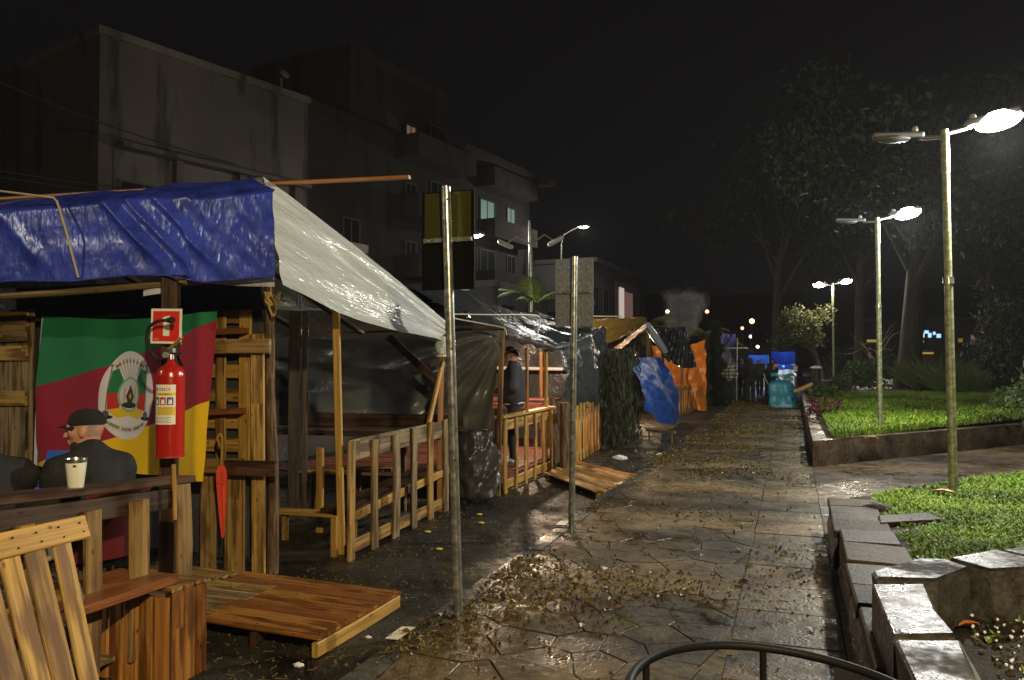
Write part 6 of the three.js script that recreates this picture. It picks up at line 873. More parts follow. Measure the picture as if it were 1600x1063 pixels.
{ // blue tents
  const mk = (l, px0, px1, py, d, m, h0) => { const a = along(px0, py, d), b = along(px1, py, d), t = thing('market_tent', l, 'tent', V((a.x + b.x) / 2, 0, a.z)), y = a.y, dz = 3;
    part(t, 'roof', sheet((u, v) => { const p = a.clone().lerp(b, u); p.y = y + 0.75 * Math.sin(v * 3.14) + 0.02 * Math.sin(u * 9); p.z -= v * dz; return p; }, 24, 14, 3, 3), m);
    part(t, 'valance', sheet((u, v) => { const p = a.clone().lerp(b, u); p.y = y - 0.28 * v + 0.02 * Math.sin(u * 12); p.z += 0.05 * Math.sin(u * 14) * v; return p; }, 24, 4, 3, 0.3), m);
    for (const u of [0, 1]) for (const z of [0, -dz]) { const p = a.clone().lerp(b, u); part(t, 'leg', pole([V(p.x, 0, p.z + z), V(p.x, y, p.z + z)], [0.03, 0.03], { ns: 6 }), galv); }
    part(t, 'back_wall', sheet((u, v) => { const p = a.clone().lerp(b, u); p.y = lerp(0, y, v); p.z -= dz - 0.05 * Math.sin(u * 20); return p; }, 24, 6, 3, 2), M(0.5, 0.5, 0.52, 0.7, 0, { side: THREE.DoubleSide }));
    const c = a.clone().lerp(b, 0.5), lb = V(c.x, y - 0.1, c.z - 1.4); const bl = part(t, 'lit_bulb', new THREE.SphereGeometry(0.07, 10, 8).translate(lb.x, lb.y, lb.z), glow(0.9, 0.95, 1, 12)); const pt = new THREE.PointLight(new THREE.Color(0.85, 0.92, 1), 8); pt.position.copy(lb.clone().sub(ORG.get(t))); pt.castShadow = true; pt.shadow.radius = 3; t.add(pt); };
  const blue = plastic(0.04, 0.13, 0.6, 0.5, 0.01, 1, { transmission: 0.5 });
  mk('bright blue tent with white walls at the end of the sidewalk', 1205, 1243, 570, 44, blue); mk('pale blue tent half hidden behind the walking people', 1168, 1200, 573, 50, plastic(0.10, 0.25, 0.8, 0.5, 0.01, 1, { transmission: 0.5 }));
  const a = along(1115, 556, 58), b = along(1240, 556, 58), t = thing('market_hall', 'long dark flat-roofed stand behind the blue tents', 'stand', V((a.x + b.x) / 2, 0, a.z)); part(t, 'roof', bx(a.x, b.x, a.y - 0.3, a.y + 0.55, a.z - 6, a.z), M(0.03, 0.035, 0.05, 0.8)); for (const f of [0.02, 0.35, 0.68, 0.98]) { const p = a.clone().lerp(b, f); part(t, 'post', bx(p.x - 0.08, p.x + 0.08, 0, a.y - 0.301, a.z - 0.5, a.z - 0.34), darkw[1]); }
  const k = along(1135, 550, 33), hb = thing('hung_banner', 'crumpled white and purple cloth hung from the tall conifer', 'cloth', k.clone()); part(hb, 'cloth', sheet((u, v) => V(k.x + (u - 0.5) * 0.6 + 0.1 * Math.sin(v * 8), k.y + 0.7 - v * 1.3, k.z + 0.15 * Math.sin(u * 12 + v * 5)), 20, 24), M(0.32, 0.3, 0.42, 0.7, 0, { side: THREE.DoubleSide })); part(hb, 'purple_fold', sheet((u, v) => V(k.x + 0.1 + (u - 0.5) * 0.6, k.y + 0.75 - v * 0.5, k.z + 0.12 + 0.1 * Math.sin(u * 9 + v * 4)), 16, 10), M(0.12, 0.1, 0.35, 0.7, 0, { side: THREE.DoubleSide })); part(hb, 'string', rod(V(k.x, k.y + 0.7, k.z), V(k.x - 0.4, k.y + 1.0, k.z - 0.1), 0.006, { ns: 5 }), whiteRope);
}
{ // barbecue and a plank on the lawn edge, right of the bollard
  const p = onY(1276, 630, 0.45), t = thing('drum_barbecue', 'black drum barbecue with a white cloth on top, on the lawn edge', 'barbecue', p.clone()); part(t, 'drum', new THREE.CylinderGeometry(0.24, 0.21, 0.4, 18).rotateX(0).translate(p.x + 0.2, p.y + 0.45, p.z), blackIron); part(t, 'flue', pole([V(p.x, p.y + 0.3, p.z), V(p.x, p.y + 0.95, p.z)], [0.12, 0.12]), blackIron); for (const [x, z] of [[-0.1, 0.15], [0.42, 0.15], [0.2, -0.2]]) part(t, 'leg', rod(V(p.x + x, p.y - 0.05, p.z + z), V(p.x + x * 0.8, p.y + 0.3, p.z + z * 0.8), 0.02), blackIron); part(t, 'cloth', (() => { const g = new THREE.SphereGeometry(0.17, 14, 8, 0, 6.3, 0, 1.4); g.scale(1, 0.5, 1); g.translate(p.x, p.y + 0.97, p.z); return g; })(), M(0.6, 0.62, 0.66, 0.7));
  const q = thing('loose_plank', 'pale plank propped against the barbecue', 'plank', p.clone()); part(q, 'plank', board(V(p.x - 0.6, p.y + 0.32, p.z + 0.1), V(p.x - 0.1, p.y + 0.55, p.z + 0.12), 0.09, 0.03, ZV), pine[1]);
}
// smoke drifting up behind the fourth stall: small translucent wisps
{ const c = along(1066, 488, 31), r = rng(9), sm = new THREE.MeshStandardMaterial({ color: 0xd8d8d8, roughness: 1, transparent: true, opacity: 0.02, side: THREE.DoubleSide, depthWrite: false }), g = new THREE.SphereGeometry(0.2, 12, 9), N = 240, im = new THREE.InstancedMesh(g, sm, N); { const p = g.attributes.position; for (let i = 0; i < p.count; i++) { const x = p.getX(i), y = p.getY(i), z = p.getZ(i), f = 1 + 0.5 * fb(x * 5 + 3, y * 5 + z * 4, 2, 4); p.setXYZ(i, x * f, y * f, z * f); } g.computeVertexNormals(); }
  const m = new THREE.Matrix4(), q = new THREE.Quaternion(); for (let i = 0; i < N; i++) { const f = r(), s = 0.6 + 1.2 * r(); q.setFromEuler(new THREE.Euler(r() * 6, r() * 6, r() * 6)); m.compose(V(c.x - 0.1 + (r() + r() + r() - 1.5) * (0.35 + f * 0.35) + 0.25 * f, c.y - 0.9 + f * 1.5 + (r() - 0.5) * 0.3, c.z + (r() - 0.5) * 1.2), q, V(s, s * 0.9, s)); im.setMatrixAt(i, m); } im.name = 'smoke'; im.userData = { kind: 'stuff', label: 'pale smoke rising behind the black awning', category: 'smoke' }; scene.add(im); }

// ---------------------------------------------------------------- trees, palms, shrubs
function scatter(parent, name, geo, mat, list) { // list of [pos, quat, scale]
  const im = new THREE.InstancedMesh(geo, mat, list.length), m = new THREE.Matrix4(), o = ORG.get(parent) ?? V(0, 0, 0); list.forEach(([p, q, s], i) => { m.compose(p.clone().sub(o), q, s.isVector3 ? s : V(s, s, s)); im.setMatrixAt(i, m); }); im.name = name; im.userData.kind = 'stuff'; im.castShadow = im.receiveShadow = true; parent.add(im); return im;
}
const rq = (r, tilt = 3.14) => new THREE.Quaternion().setFromEuler(new THREE.Euler((r() - 0.5) * tilt * 2, r() * 6.28, (r() - 0.5) * tilt * 2));
function tree(label, base, H, cr, n, leaf, m, seed, o = {}) { // cr: crown centre height, radii; n leaves
  const r = rng(seed), t = thing(o.name ?? 'tree', label, o.cat ?? 'tree', base.clone(), o.group), R0 = o.r ?? H * 0.03, lean = o.lean ?? 0.05, tr = [], rad = [], [cy, rx, ry] = cr;
  for (let i = 0; i <= 6; i++) { const f = i / 6; tr.push(V(base.x + lean * H * f * f + 0.04 * H * fb(f * 2 + seed, 1, 2, 3) * f, base.y + f * cy, base.z + 0.04 * H * fb(f * 2, seed, 2, 5) * f)); rad.push(R0 * lerp(1.25, 0.5, f ** 0.7)); } rad[0] *= 1.25;
  const geos = [pole(tr, rad, { ns: 12, rough: 0.15, s: seed })], tips = [];
  for (let k = 0; k < (o.limbs ?? 9); k++) { const f = lerp(0.45, 1, (k + r()) / (o.limbs ?? 9)), i = Math.min(5, Math.floor(f * 6)), p = tr[i].clone().lerp(tr[i + 1], f * 6 - i), a = k * 2.4 + r(), e = V(base.x + lean * H + Math.cos(a) * rx * rr(0.5, 0.9), base.y + cy + ry * (r() * 1.5 - 0.6), base.z + Math.sin(a) * rx * rr(0.5, 0.9)), m1 = p.clone().lerp(e, 0.5).add(V(0, 0.12 * H * r(), 0)); geos.push(pole([p, m1, e], [R0 * 0.42, R0 * 0.24, R0 * 0.07], { ns: 7, rough: 0.12, s: seed + k })); tips.push(m1, e, m1.clone().lerp(e, 0.5)); for (let j = 0; j < 2; j++) { const e2 = e.clone().add(V((r() - 0.5) * rx, (r() - 0.3) * ry * 0.7, (r() - 0.5) * rx)); geos.push(pole([m1.clone().lerp(e, 0.5 + 0.3 * j), e2], [R0 * 0.14, R0 * 0.04], { ns: 5 })); tips.push(e2); } }
  part(t, 'trunk', mergeGeometries(geos), o.bark ?? trunkBark);
  const L = []; for (let i = 0; i < n; i++) { const c = tips[Math.floor(r() * tips.length)], s = o.clump ?? 0.24, g = () => (r() + r() + r() - 1.5) * 1.25; L.push([V(c.x + g() * rx * s, c.y + g() * ry * s, c.z + g() * rx * s), rq(r), leaf * (0.6 + 0.8 * r())]); }
  if (n) scatter(t, 'crown', leafGeo(1, 0.55), m, L); return t;
}
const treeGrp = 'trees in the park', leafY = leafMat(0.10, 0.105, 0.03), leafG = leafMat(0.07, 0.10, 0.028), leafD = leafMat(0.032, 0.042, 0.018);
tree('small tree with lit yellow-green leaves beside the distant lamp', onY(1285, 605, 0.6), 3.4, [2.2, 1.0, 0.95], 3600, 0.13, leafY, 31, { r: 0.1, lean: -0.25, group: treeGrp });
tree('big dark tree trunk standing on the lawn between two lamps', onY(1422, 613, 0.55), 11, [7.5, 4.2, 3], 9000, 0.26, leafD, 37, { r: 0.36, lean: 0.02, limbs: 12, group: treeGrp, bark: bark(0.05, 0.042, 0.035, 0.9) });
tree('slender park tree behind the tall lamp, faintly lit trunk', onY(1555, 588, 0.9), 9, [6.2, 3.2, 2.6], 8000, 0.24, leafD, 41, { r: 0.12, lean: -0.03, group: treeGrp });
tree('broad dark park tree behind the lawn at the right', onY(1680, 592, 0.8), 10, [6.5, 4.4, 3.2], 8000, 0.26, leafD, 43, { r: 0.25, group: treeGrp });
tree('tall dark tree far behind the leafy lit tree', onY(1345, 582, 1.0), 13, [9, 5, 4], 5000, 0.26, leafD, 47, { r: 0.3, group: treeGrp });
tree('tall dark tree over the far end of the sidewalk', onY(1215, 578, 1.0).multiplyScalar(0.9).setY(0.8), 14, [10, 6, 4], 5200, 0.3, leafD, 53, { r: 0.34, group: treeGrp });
// leafless twisted shrub and bushes
tree('bare twisted shrub on the lawn behind the thin lamp', onY(1362, 606, 0.6), 2.6, [1.6, 1.3, 1.0], 0, 0.1, leafD, 61, { r: 0.07, limbs: 12, lean: 0.12, name: 'shrub', cat: 'shrub', bark: bark(0.16, 0.13, 0.1, 0.3) });
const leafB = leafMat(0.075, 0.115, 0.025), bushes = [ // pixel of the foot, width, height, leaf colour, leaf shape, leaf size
  [1345, 612, 1.3, 0.9, leafB, 0.5, 0.13, 'low bright leafy shrub in front of the bare twisted one'], [1462, 618, 1.7, 1.15, leafG, 0.12, 0.42, 'strap-leaved clump beside the big tree trunk'], [1492, 622, 1.3, 0.9, leafG, 0.12, 0.4, 'second strap-leaved clump, left of the tall lamp post'], [1530, 612, 1.6, 1.3, leafD, 0.12, 0.45, 'dark strap-leaved clump behind the tall lamp post'],
  [1590, 616, 3.0, 3.1, leafD, 0.45, 0.2, 'large dark bush at the right end of the far lawn'], [1588, 646, 0.9, 0.5, leafB, 0.5, 0.1, 'small bright green bush at the right of the far lawn'], [1555, 598, 3.4, 0.9, leafB, 0.5, 0.15, 'low hedge lit green behind the strap-leaved clumps'], [1290, 628, 0.8, 0.4, leafB, 0.5, 0.1, 'small green clump beside the barbecue'], [1310, 618, 0.9, 0.45, leafB, 0.5, 0.1, 'second green clump right of the barbecue'],
  [1665, 660, 1.6, 1.2, leafG, 0.5, 0.13, 'leafy bush at the far end of the concrete wall'], [1395, 602, 1.6, 1.0, leafG, 0.4, 0.16, 'dim shrub left of the big tree trunk'], [1620, 598, 4.5, 4.2, leafD, 0.45, 0.26, 'tall dark shrub mass behind the large bush'], [1320, 594, 2.0, 1.5, leafD, 0.45, 0.18, 'dark shrub under the distant lamp']];
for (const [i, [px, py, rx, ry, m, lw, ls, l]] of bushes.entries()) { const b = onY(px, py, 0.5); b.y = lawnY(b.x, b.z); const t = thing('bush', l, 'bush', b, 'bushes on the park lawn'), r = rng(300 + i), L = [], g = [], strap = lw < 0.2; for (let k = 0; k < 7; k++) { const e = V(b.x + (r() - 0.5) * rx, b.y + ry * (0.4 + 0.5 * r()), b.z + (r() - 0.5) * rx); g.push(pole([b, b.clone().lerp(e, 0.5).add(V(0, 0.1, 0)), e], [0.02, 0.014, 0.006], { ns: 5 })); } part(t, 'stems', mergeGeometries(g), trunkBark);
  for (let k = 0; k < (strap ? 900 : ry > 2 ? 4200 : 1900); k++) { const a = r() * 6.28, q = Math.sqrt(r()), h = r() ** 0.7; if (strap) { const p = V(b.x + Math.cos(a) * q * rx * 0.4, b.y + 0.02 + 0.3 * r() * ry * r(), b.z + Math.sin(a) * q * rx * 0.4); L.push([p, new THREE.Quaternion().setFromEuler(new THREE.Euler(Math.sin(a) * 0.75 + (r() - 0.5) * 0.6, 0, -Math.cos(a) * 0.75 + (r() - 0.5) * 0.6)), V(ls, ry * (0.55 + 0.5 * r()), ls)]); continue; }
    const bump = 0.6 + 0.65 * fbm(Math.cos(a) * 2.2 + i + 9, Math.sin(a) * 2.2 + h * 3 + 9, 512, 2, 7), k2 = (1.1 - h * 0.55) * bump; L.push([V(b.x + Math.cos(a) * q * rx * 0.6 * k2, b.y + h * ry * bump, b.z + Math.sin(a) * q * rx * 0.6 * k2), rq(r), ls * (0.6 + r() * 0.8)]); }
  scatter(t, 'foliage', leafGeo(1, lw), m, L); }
{ // red-leaved plant at the planter corner, red flowers
  const mk = (l, px, py, y, m, n, rx, ry) => { const b = onY(px, py, y), t = thing('red_plant', l, 'plant', b), r = rng(px), L = []; part(t, 'stem', pole([b, V(b.x, b.y + ry * 0.7, b.z)], [0.012, 0.006], { ns: 6 }), trunkBark); for (let k = 0; k < n; k++) L.push([V(b.x + (r() - 0.5) * rx, b.y + r() * ry, b.z + (r() - 0.5) * rx), rq(r), 0.09 * (0.6 + r() * 0.8)]); scatter(t, 'foliage', leafGeo(1, 0.5), m, L); };
  mk('dark red leafy plant at the corner of the concrete planter', 1288, 655, 0.4, leafMat(0.09, 0.014, 0.022), 420, 0.7, 0.42); mk('plant with bright red flowers at the right of the far lawn', 1592, 585, 0.8, leafMat(0.55, 0.03, 0.015), 90, 0.5, 0.5);
}
function frond(base, dir, L, droop, n = 26) { // curved rachis with paired leaflets
  const T = new Tri(), up = V(0, 1, 0), side = new THREE.Vector3().crossVectors(dir, up).normalize(), P = (f) => base.clone().addScaledVector(dir, L * f).add(V(0, -droop * L * f * f, 0));
  for (let i = 2; i < n; i++) { const f = i / n, p = P(f), tn = P(Math.min(1, f + 0.02)).sub(P(f - 0.02)).normalize(), l = L * 0.3 * Math.sin(Math.PI * Math.min(1, f * 0.85 + 0.12)); for (const s of [-1, 1]) { const d = side.clone().multiplyScalar(s * 0.8).addScaledVector(tn, 0.62).add(V(0, -0.22 - 0.1 * R(), 0)).normalize(), e = p.clone().addScaledVector(d, l), w = 0.022 * L / 1.8; const m = p.clone().lerp(e, 0.4).add(V(0, 0.02 * L, 0)); T.tri(p.clone().addScaledVector(tn, -w), p.clone().addScaledVector(tn, w), m.clone().addScaledVector(tn, w), [0, 0], [1, 0], [1, .4]); T.tri(p.clone().addScaledVector(tn, -w), m.clone().addScaledVector(tn, w), m.clone().addScaledVector(tn, -w), [0, 0], [1, .4], [0, .4]); T.tri(m.clone().addScaledVector(tn, -w), m.clone().addScaledVector(tn, w), e, [0, .4], [1, .4], [.5, 1]); } }
  const rc = pole(Array.from({ length: 8 }, (_, i) => P(i / 7)), Array.from({ length: 8 }, (_, i) => 0.018 * L / 1.8 * (1 - i / 8)), { ns: 5 }).toNonIndexed();
  return mergeGeometries([T.geo(), rc]);
}
function palm(label, px, py, d, H, n, L, m, seed, fan) {
  const c = along(px, py, d), b = V(c.x, RY, c.z), t = thing('palm_tree', label, 'palm tree', b, 'palms behind the stalls'), r = rng(seed); part(t, 'trunk', pole([b, V(b.x + 0.05, c.y * 0.5, b.z), c], [0.14, 0.11, 0.09], { ns: 10, rough: 0.1 }), trunkBark);
  for (let k = 0; k < n; k++) { const a = fan ? fan[k] : k / n * 6.28 + r(), e = fan ? 0.55 + 0.3 * r() : 0.25 + 0.6 * r(); part(t, 'frond', frond(c, V(Math.cos(a) * Math.cos(e), Math.sin(e), Math.sin(a) * Math.cos(e)), L * (0.8 + 0.4 * r()), 0.35 + 0.35 * r()), m); }
}
const palmM = leafMat(0.17, 0.26, 0.03), palmM2 = leafMat(0.16, 0.19, 0.05);
palm('young palm with bright green fronds behind the grey-black roof', 838, 474, 25, 2, 8, 1.9, palmM, 3, [2.8, -0.35, -0.1, 3.1, 2.4, -0.7, 4.2, 1.4]);
palm('palm behind the olive-orange roof', 1012, 512, 27, 3, 9, 1.7, palmM2, 5); palm('dim palm beyond the orange wall', 1098, 528, 34, 3, 8, 1.9, palmM2, 7);
{ // tall conifer beside the orange wall
  for (const [i, [px, d, y1, w]] of [[1118, 31, 508, 0.42], [1098, 29, 528, 0.3]].entries()) { const top = along(px, y1, d), b = V(top.x, RY, top.z), t = thing('conifer', ['tall dark column of conifer at the end of the orange wall', 'thin conifer branch standing before the orange wall'][i], 'conifer', b), r = rng(90 + i), L = []; part(t, 'trunk', pole([b, top], [0.09, 0.02], { ns: 8 }), trunkBark); for (let k = 0; k < (i ? 900 : 3000); k++) { const f = r(), a = r() * 6.28, q = Math.sqrt(r()) * w * (1 - 0.75 * f ** 2) * (0.6 + 0.4 * Math.sin(f * 30 + a)); L.push([V(b.x + Math.cos(a) * q, lerp(RY, top.y, f), b.z + Math.sin(a) * q), new THREE.Quaternion().setFromEuler(new THREE.Euler((r() - 0.5) * 1.4 + (i ? 0 : 0.5), a, (r() - 0.5) * 1.4)), 1.4 + r()]); } scatter(t, 'foliage', spray(), leafMat(0.028, 0.034, 0.016), L); }
}
{ // the dark row of shops beyond the park, its lit signs seen through the trees
  const z = -58, t = thing('shop_row', 'dark low row of shops with small lit signs beyond the park trees', 'building', V(24, 0, z)); part(t, 'wall', bx(5, 60, 0, 4.2, z - 8, z), plaster(0.06, 0.055, 0.05)); part(t, 'roof', bx(4.7, 60.3, 4.2, 4.5, z - 8.3, z + 0.9), plaster(0.07, 0.05, 0.045));
  for (let k = 0; k < 9; k++) part(t, 'shop_door', bx(7 + k * 5.5, 8.6 + k * 5.5, 0.05, 2.4, z + 0.003, z + 0.07), M(0.04, 0.04, 0.045, 0.5));
  const sg = (px, py, w, h, c, k) => { const p = onZ(px, py, z + 0.1); const f = part(t, 'sign_frame', bx(p.x - w / 2 - 0.04, p.x + w / 2 + 0.04, p.y - h / 2 - 0.04, p.y + h / 2 + 0.04, z + 0.003, z + 0.1), lampGrey); part(f, 'lit_sign_face', bx(p.x - w / 2, p.x + w / 2, p.y - h / 2, p.y + h / 2, z + 0.101, z + 0.13), glow(...c, k)); };
  for (const [px, py, w, h] of [[1440, 524, 0.35, 0.3], [1448, 519, 0.25, 0.2], [1453, 524, 0.2, 0.3], [1467, 525, 0.25, 0.25], [1460, 521, 0.15, 0.2]]) sg(px, py, w, h, [0.35, 0.65, 1], 1.4);
  sg(1361, 533, 0.7, 0.16, [1, 0.72, 0.12], 0.35); sg(1447, 552, 0.9, 0.12, [1, 0.65, 0.08], 0.35); sg(1441, 534, 0.2, 0.12, [1, 0.75, 0.3], 0.3); sg(1531, 520, 0.42, 0.14, [1, 0.2, 0.06], 0.4); sg(1529, 531, 0.42, 0.3, [1, 0.1, 0.07], 0.12); sg(1520, 531, 0.2, 0.6, [0.9, 0.9, 0.95], 0.12); sg(1345, 556, 1.3, 0.4, [1, 0.5, 0.35], 0.10); sg(1330, 548, 0.15, 0.3, [1, 0.3, 0.12], 0.3); sg(1501, 532, 0.25, 0.25, [1, 0.75, 0.1], 0.15);
}

// ---------------------------------------------------------------- grass, hail, straw, leaves
function tuft(nb, h, w) { const T = new Tri(), r = rng(nb * 7 + Math.round(h * 1000)); for (let i = 0; i < nb; i++) { const a = r() * 6.28, d = r() * 0.03, l = h * (0.6 + 0.7 * r()), b = V(Math.cos(a) * d, -0.01, Math.sin(a) * d), o = V(Math.cos(a + 0.6), 0, Math.sin(a + 0.6)), s = V(-o.z, 0, o.x).multiplyScalar(w / 2), m = b.clone().add(V(o.x * l * 0.25, l * 0.6, o.z * l * 0.25)), e = b.clone().add(V(o.x * l * 0.7, l * 0.85, o.z * l * 0.7)); T.quad(b.clone().sub(s), b.clone().add(s), m.clone().add(s), m.clone().sub(s), [0, 0], [1, 0], [1, .6], [0, .6]); T.tri(m.clone().sub(s), m.clone().add(s), e, [0, .6], [1, .6], [.5, 1]); } return T.geo(); }
function cover(name, label, cat, geo, mat, n, place, seed, tint) { const r = rng(seed), L = []; let guard = 0; while (L.length < n && guard++ < n * 12) { const p = place(r); if (p) L.push(p); } const im = new THREE.InstancedMesh(geo, mat, L.length), m = new THREE.Matrix4(); L.forEach(([p, q, s], i) => { m.compose(p, q, s.isVector3 ? s : V(s, s, s)); im.setMatrixAt(i, m); if (tint) { const k = lerp(0.35, 1.25, clamp(0.5 + 0.9 * fb(p.x * tint, p.z * tint, 3, 55), 0, 1)) * (0.75 + 0.5 * r()); im.setColorAt(i, new THREE.Color(k * (0.85 + 0.5 * r()), k, k * 0.9)); } }); im.name = numbered(name); im.userData = { kind: 'stuff', label, category: cat }; im.castShadow = im.receiveShadow = true; scene.add(im); return im; }
const yq = (r, t = 0.3) => new THREE.Quaternion().setFromEuler(new THREE.Euler((r() - 0.5) * t, r() * 6.28, (r() - 0.5) * t));
const RB = [[1443, 911], [1468, 906], [1545, 889], [1655, 882], [1740, 872]].map(([a, c]) => onY(a, c, 0.58)), ringZ = (x) => { let i = 0; while (i < 3 && x > RB[i + 1].x) i++; return lerp(RB[i].z, RB[i + 1].z, clamp((x - RB[i].x) / (RB[i + 1].x - RB[i].x), 0, 1.5)); }; // inner edge of the border stones
const farEdge = (x) => -8.4 - (x - 0.5) * 1.232;
const grassA = new THREE.MeshPhysicalMaterial({ color: new THREE.Color().setRGB(0.13, 0.25, 0.022), roughness: 0.6, specularIntensity: 0.35, side: THREE.DoubleSide, transmission: 0.2 }), grassB = new THREE.MeshPhysicalMaterial({ color: new THREE.Color().setRGB(0.2, 0.28, 0.035), roughness: 0.55, specularIntensity: 0.35, side: THREE.DoubleSide, transmission: 0.2 });
const nearLawn = (r) => { const x = 0.72 + r() * 5.6, z = -2.4 - r() * 10.3; if (z < farEdge(x) + 0.05 || z > ringZ(x) - 0.25) return null; if (fb(x * 1.3, z * 1.3, 3, 66) < -0.42) return null; if (x < 0.76 + 0.05 * fb(z * 4, 2, 2, 3)) return null; return [V(x, 0.30 + 0.012 * fb(x * 2.1, z * 2.1, 3, 9), z), yq(r), 0.7 + r() * 0.6]; };
cover('grass', 'short wet grass of the near lawn bed', 'grass', tuft(7, 0.06, 0.010), grassA, 19000, nearLawn, 11, 1.6); cover('grass', 'paler blades among the grass of the near lawn bed', 'grass', tuft(5, 0.05, 0.013), grassB, 7000, nearLawn, 12, 1.6);
const farLawn = (r) => { const x = 0.55 + r() ** 1.2 * 12, z = -13.6 - r() * 13; if (z > -13.4 - (x - 0.3) * 1.232) return null; if (x < 0.62) return null; if (fb(x * 0.7, z * 0.7, 3, 77) < -0.36 + 0.02 * Math.max(0, -z - 20)) return null; return [V(x, lawnY(x, z) + 0.0, z), yq(r), 0.8 + r() * 0.8]; };
cover('grass', 'grass of the far lawn behind the concrete planter wall', 'grass', tuft(7, 0.10, 0.013), grassA, 17000, farLawn, 13, 0.8); cover('grass', 'paler blades on the far lawn', 'grass', tuft(5, 0.12, 0.014), grassB, 6000, farLawn, 14, 0.8);
cover('weeds', 'small leafy weeds in the pebbled bed inside the stone border', 'weeds', leafGeo(0.05, 0.03), grassB, 420, (r) => { const x = 0.8 + r() * 2.6, z = ringZ(x) + r() * 1.7; if (fb(x * 2.4, z * 2.4, 2, 5) < -0.05) return null; return [V(x, 0.31, z), rq(r, 1.0), 0.6 + r() * 0.8]; }, 15);
cover('hail_stones', 'melting hail stones among the pebbles inside the stone border', 'hail', new THREE.IcosahedronGeometry(1, 1), M(0.75, 0.77, 0.8, 0.25), 420, (r) => { const x = 0.8 + r() * 2.2, z = ringZ(x) + 0.05 + r() * 1.6; return [V(x, 0.315, z), rq(r), 0.003 + r() * 0.006]; }, 26);
const hailM = M(0.75, 0.77, 0.8, 0.25), peb = new THREE.IcosahedronGeometry(1, 1);
cover('hail_stones', 'white hail stones scattered over the near lawn and bed', 'hail', peb, hailM, 900, (r) => { const x = 0.75 + r() * 3.4, z = -1.6 - r() * 8; if (z < farEdge(x) + 0.1) return null; return [V(x, 0.318 + 0.02 * r(), z), rq(r), V(0.006, 0.005, 0.006).multiplyScalar(0.7 + r() * (z > -3.4 ? 1.6 : 0.9))]; }, 16);
cover('hail_stones', 'drift of white hail stones on the far lawn below the shrubs', 'hail', peb, hailM, 420, (r) => { const b = onY(1325 + r() * 110, 595 + r() * 18, 0.55); b.z += (r() - 0.5) * 3; if (fb(b.x * 1.1, b.z * 0.5, 3, 19) < 0.05) return null; b.y = lawnY(b.x, b.z) + 0.05; return [b, rq(r), 0.012 + r() * 0.022]; }, 17);
const pebM = stoneMat(0.16, 0.14, 0.12, 0.3, 0.003); cover('pebbles', 'grey pebbles in the bed inside the stone border', 'pebbles', peb, pebM, 1600, (r) => { const x = 0.8 + r() * 2.6, z = ringZ(x) + r() * 1.8; return [V(x, 0.30, z), rq(r), V(0.016, 0.010, 0.014).multiplyScalar(0.5 + r())]; }, 18);
// torn leaves and straw washed over the pavement and the road
const bit = leafGeo(0.02, 0.009), straw = new THREE.BoxGeometry(0.05, 0.002, 0.0025);
const drift = (x, z) => sstep(fb(x * 0.9 + 3, z * 0.7, 4, 88), -0.15, 0.35);
const onWalk = (r) => { const x = KX + 0.05 + r() ** 1.25 * 2.4, z = -1.4 - r() ** 1.5 * 32; if (r() > 0.03 + drift(x, z) ** 1.6 * (1 - 0.55 * sstep(x, -0.6, 0.2))) return null; return [V(x, 0.006, z), yq(r, 0.5).multiply(new THREE.Quaternion().setFromEuler(new THREE.Euler(-1.5, 0, 0))), (0.35 + r() ** 2 * 1.7) * (1 + 0.06 * Math.max(0, -z - 8))]; };
cover('torn_leaves', 'yellow-green torn leaf bits on the wet sidewalk', 'leaf litter', bit, M(0.2, 0.165, 0.025, 0.45, 0, { side: THREE.DoubleSide }), 6000, onWalk, 19); cover('torn_leaves', 'brown torn leaf bits on the wet sidewalk', 'leaf litter', bit, M(0.075, 0.045, 0.014, 0.5, 0, { side: THREE.DoubleSide }), 14000, onWalk, 20);
cover('straw', 'straw stalks on the wet sidewalk', 'straw', straw, M(0.17, 0.13, 0.05, 0.7), 1300, (r) => { const p = onWalk(r); return p && [V(p[0].x, 0.007, p[0].z), yq(r, 0.1), V(0.3 + r() * 1.0, 1, 1)]; }, 21);
const onRoad = (r) => { const x = -3.9 + r() * 1.65, z = -2.6 - r() ** 1.3 * 17; return [V(x, RY + 0.005, z), yq(r, 0.5).multiply(new THREE.Quaternion().setFromEuler(new THREE.Euler(-1.5, 0, 0))), 0.35 + r() ** 2 * 1.4]; };
cover('torn_leaves', 'torn leaf bits along the gutter in front of the stalls', 'leaf litter', bit, M(0.11, 0.095, 0.022, 0.6, 0, { side: THREE.DoubleSide }), 3600, onRoad, 22); cover('straw', 'straw stalks along the gutter in front of the stalls', 'straw', straw, M(0.2, 0.15, 0.055, 0.7), 900, (r) => { const p = onRoad(r); return [V(p[0].x, RY + 0.006, p[0].z), yq(r, 0.1), V(0.3 + r() * 1.2, 1, 1)]; }, 23);
cover('fallen_leaves', 'larger brown fallen leaves lying wet on the sidewalk', 'leaf litter', leafGeo(0.07, 0.045), M(0.11, 0.065, 0.02, 0.45, 0, { side: THREE.DoubleSide }), 420, (r) => { const p = onWalk(r); return p && [V(p[0].x, 0.009, p[0].z), p[1], 0.5 + r()]; }, 31);
cover('fallen_leaves', 'larger olive fallen leaves lying wet on the sidewalk', 'leaf litter', leafGeo(0.06, 0.03), M(0.13, 0.12, 0.025, 0.45, 0, { side: THREE.DoubleSide }), 420, (r) => { const p = onWalk(r); return p && [V(p[0].x, 0.009, p[0].z), p[1], 0.5 + r()]; }, 32);
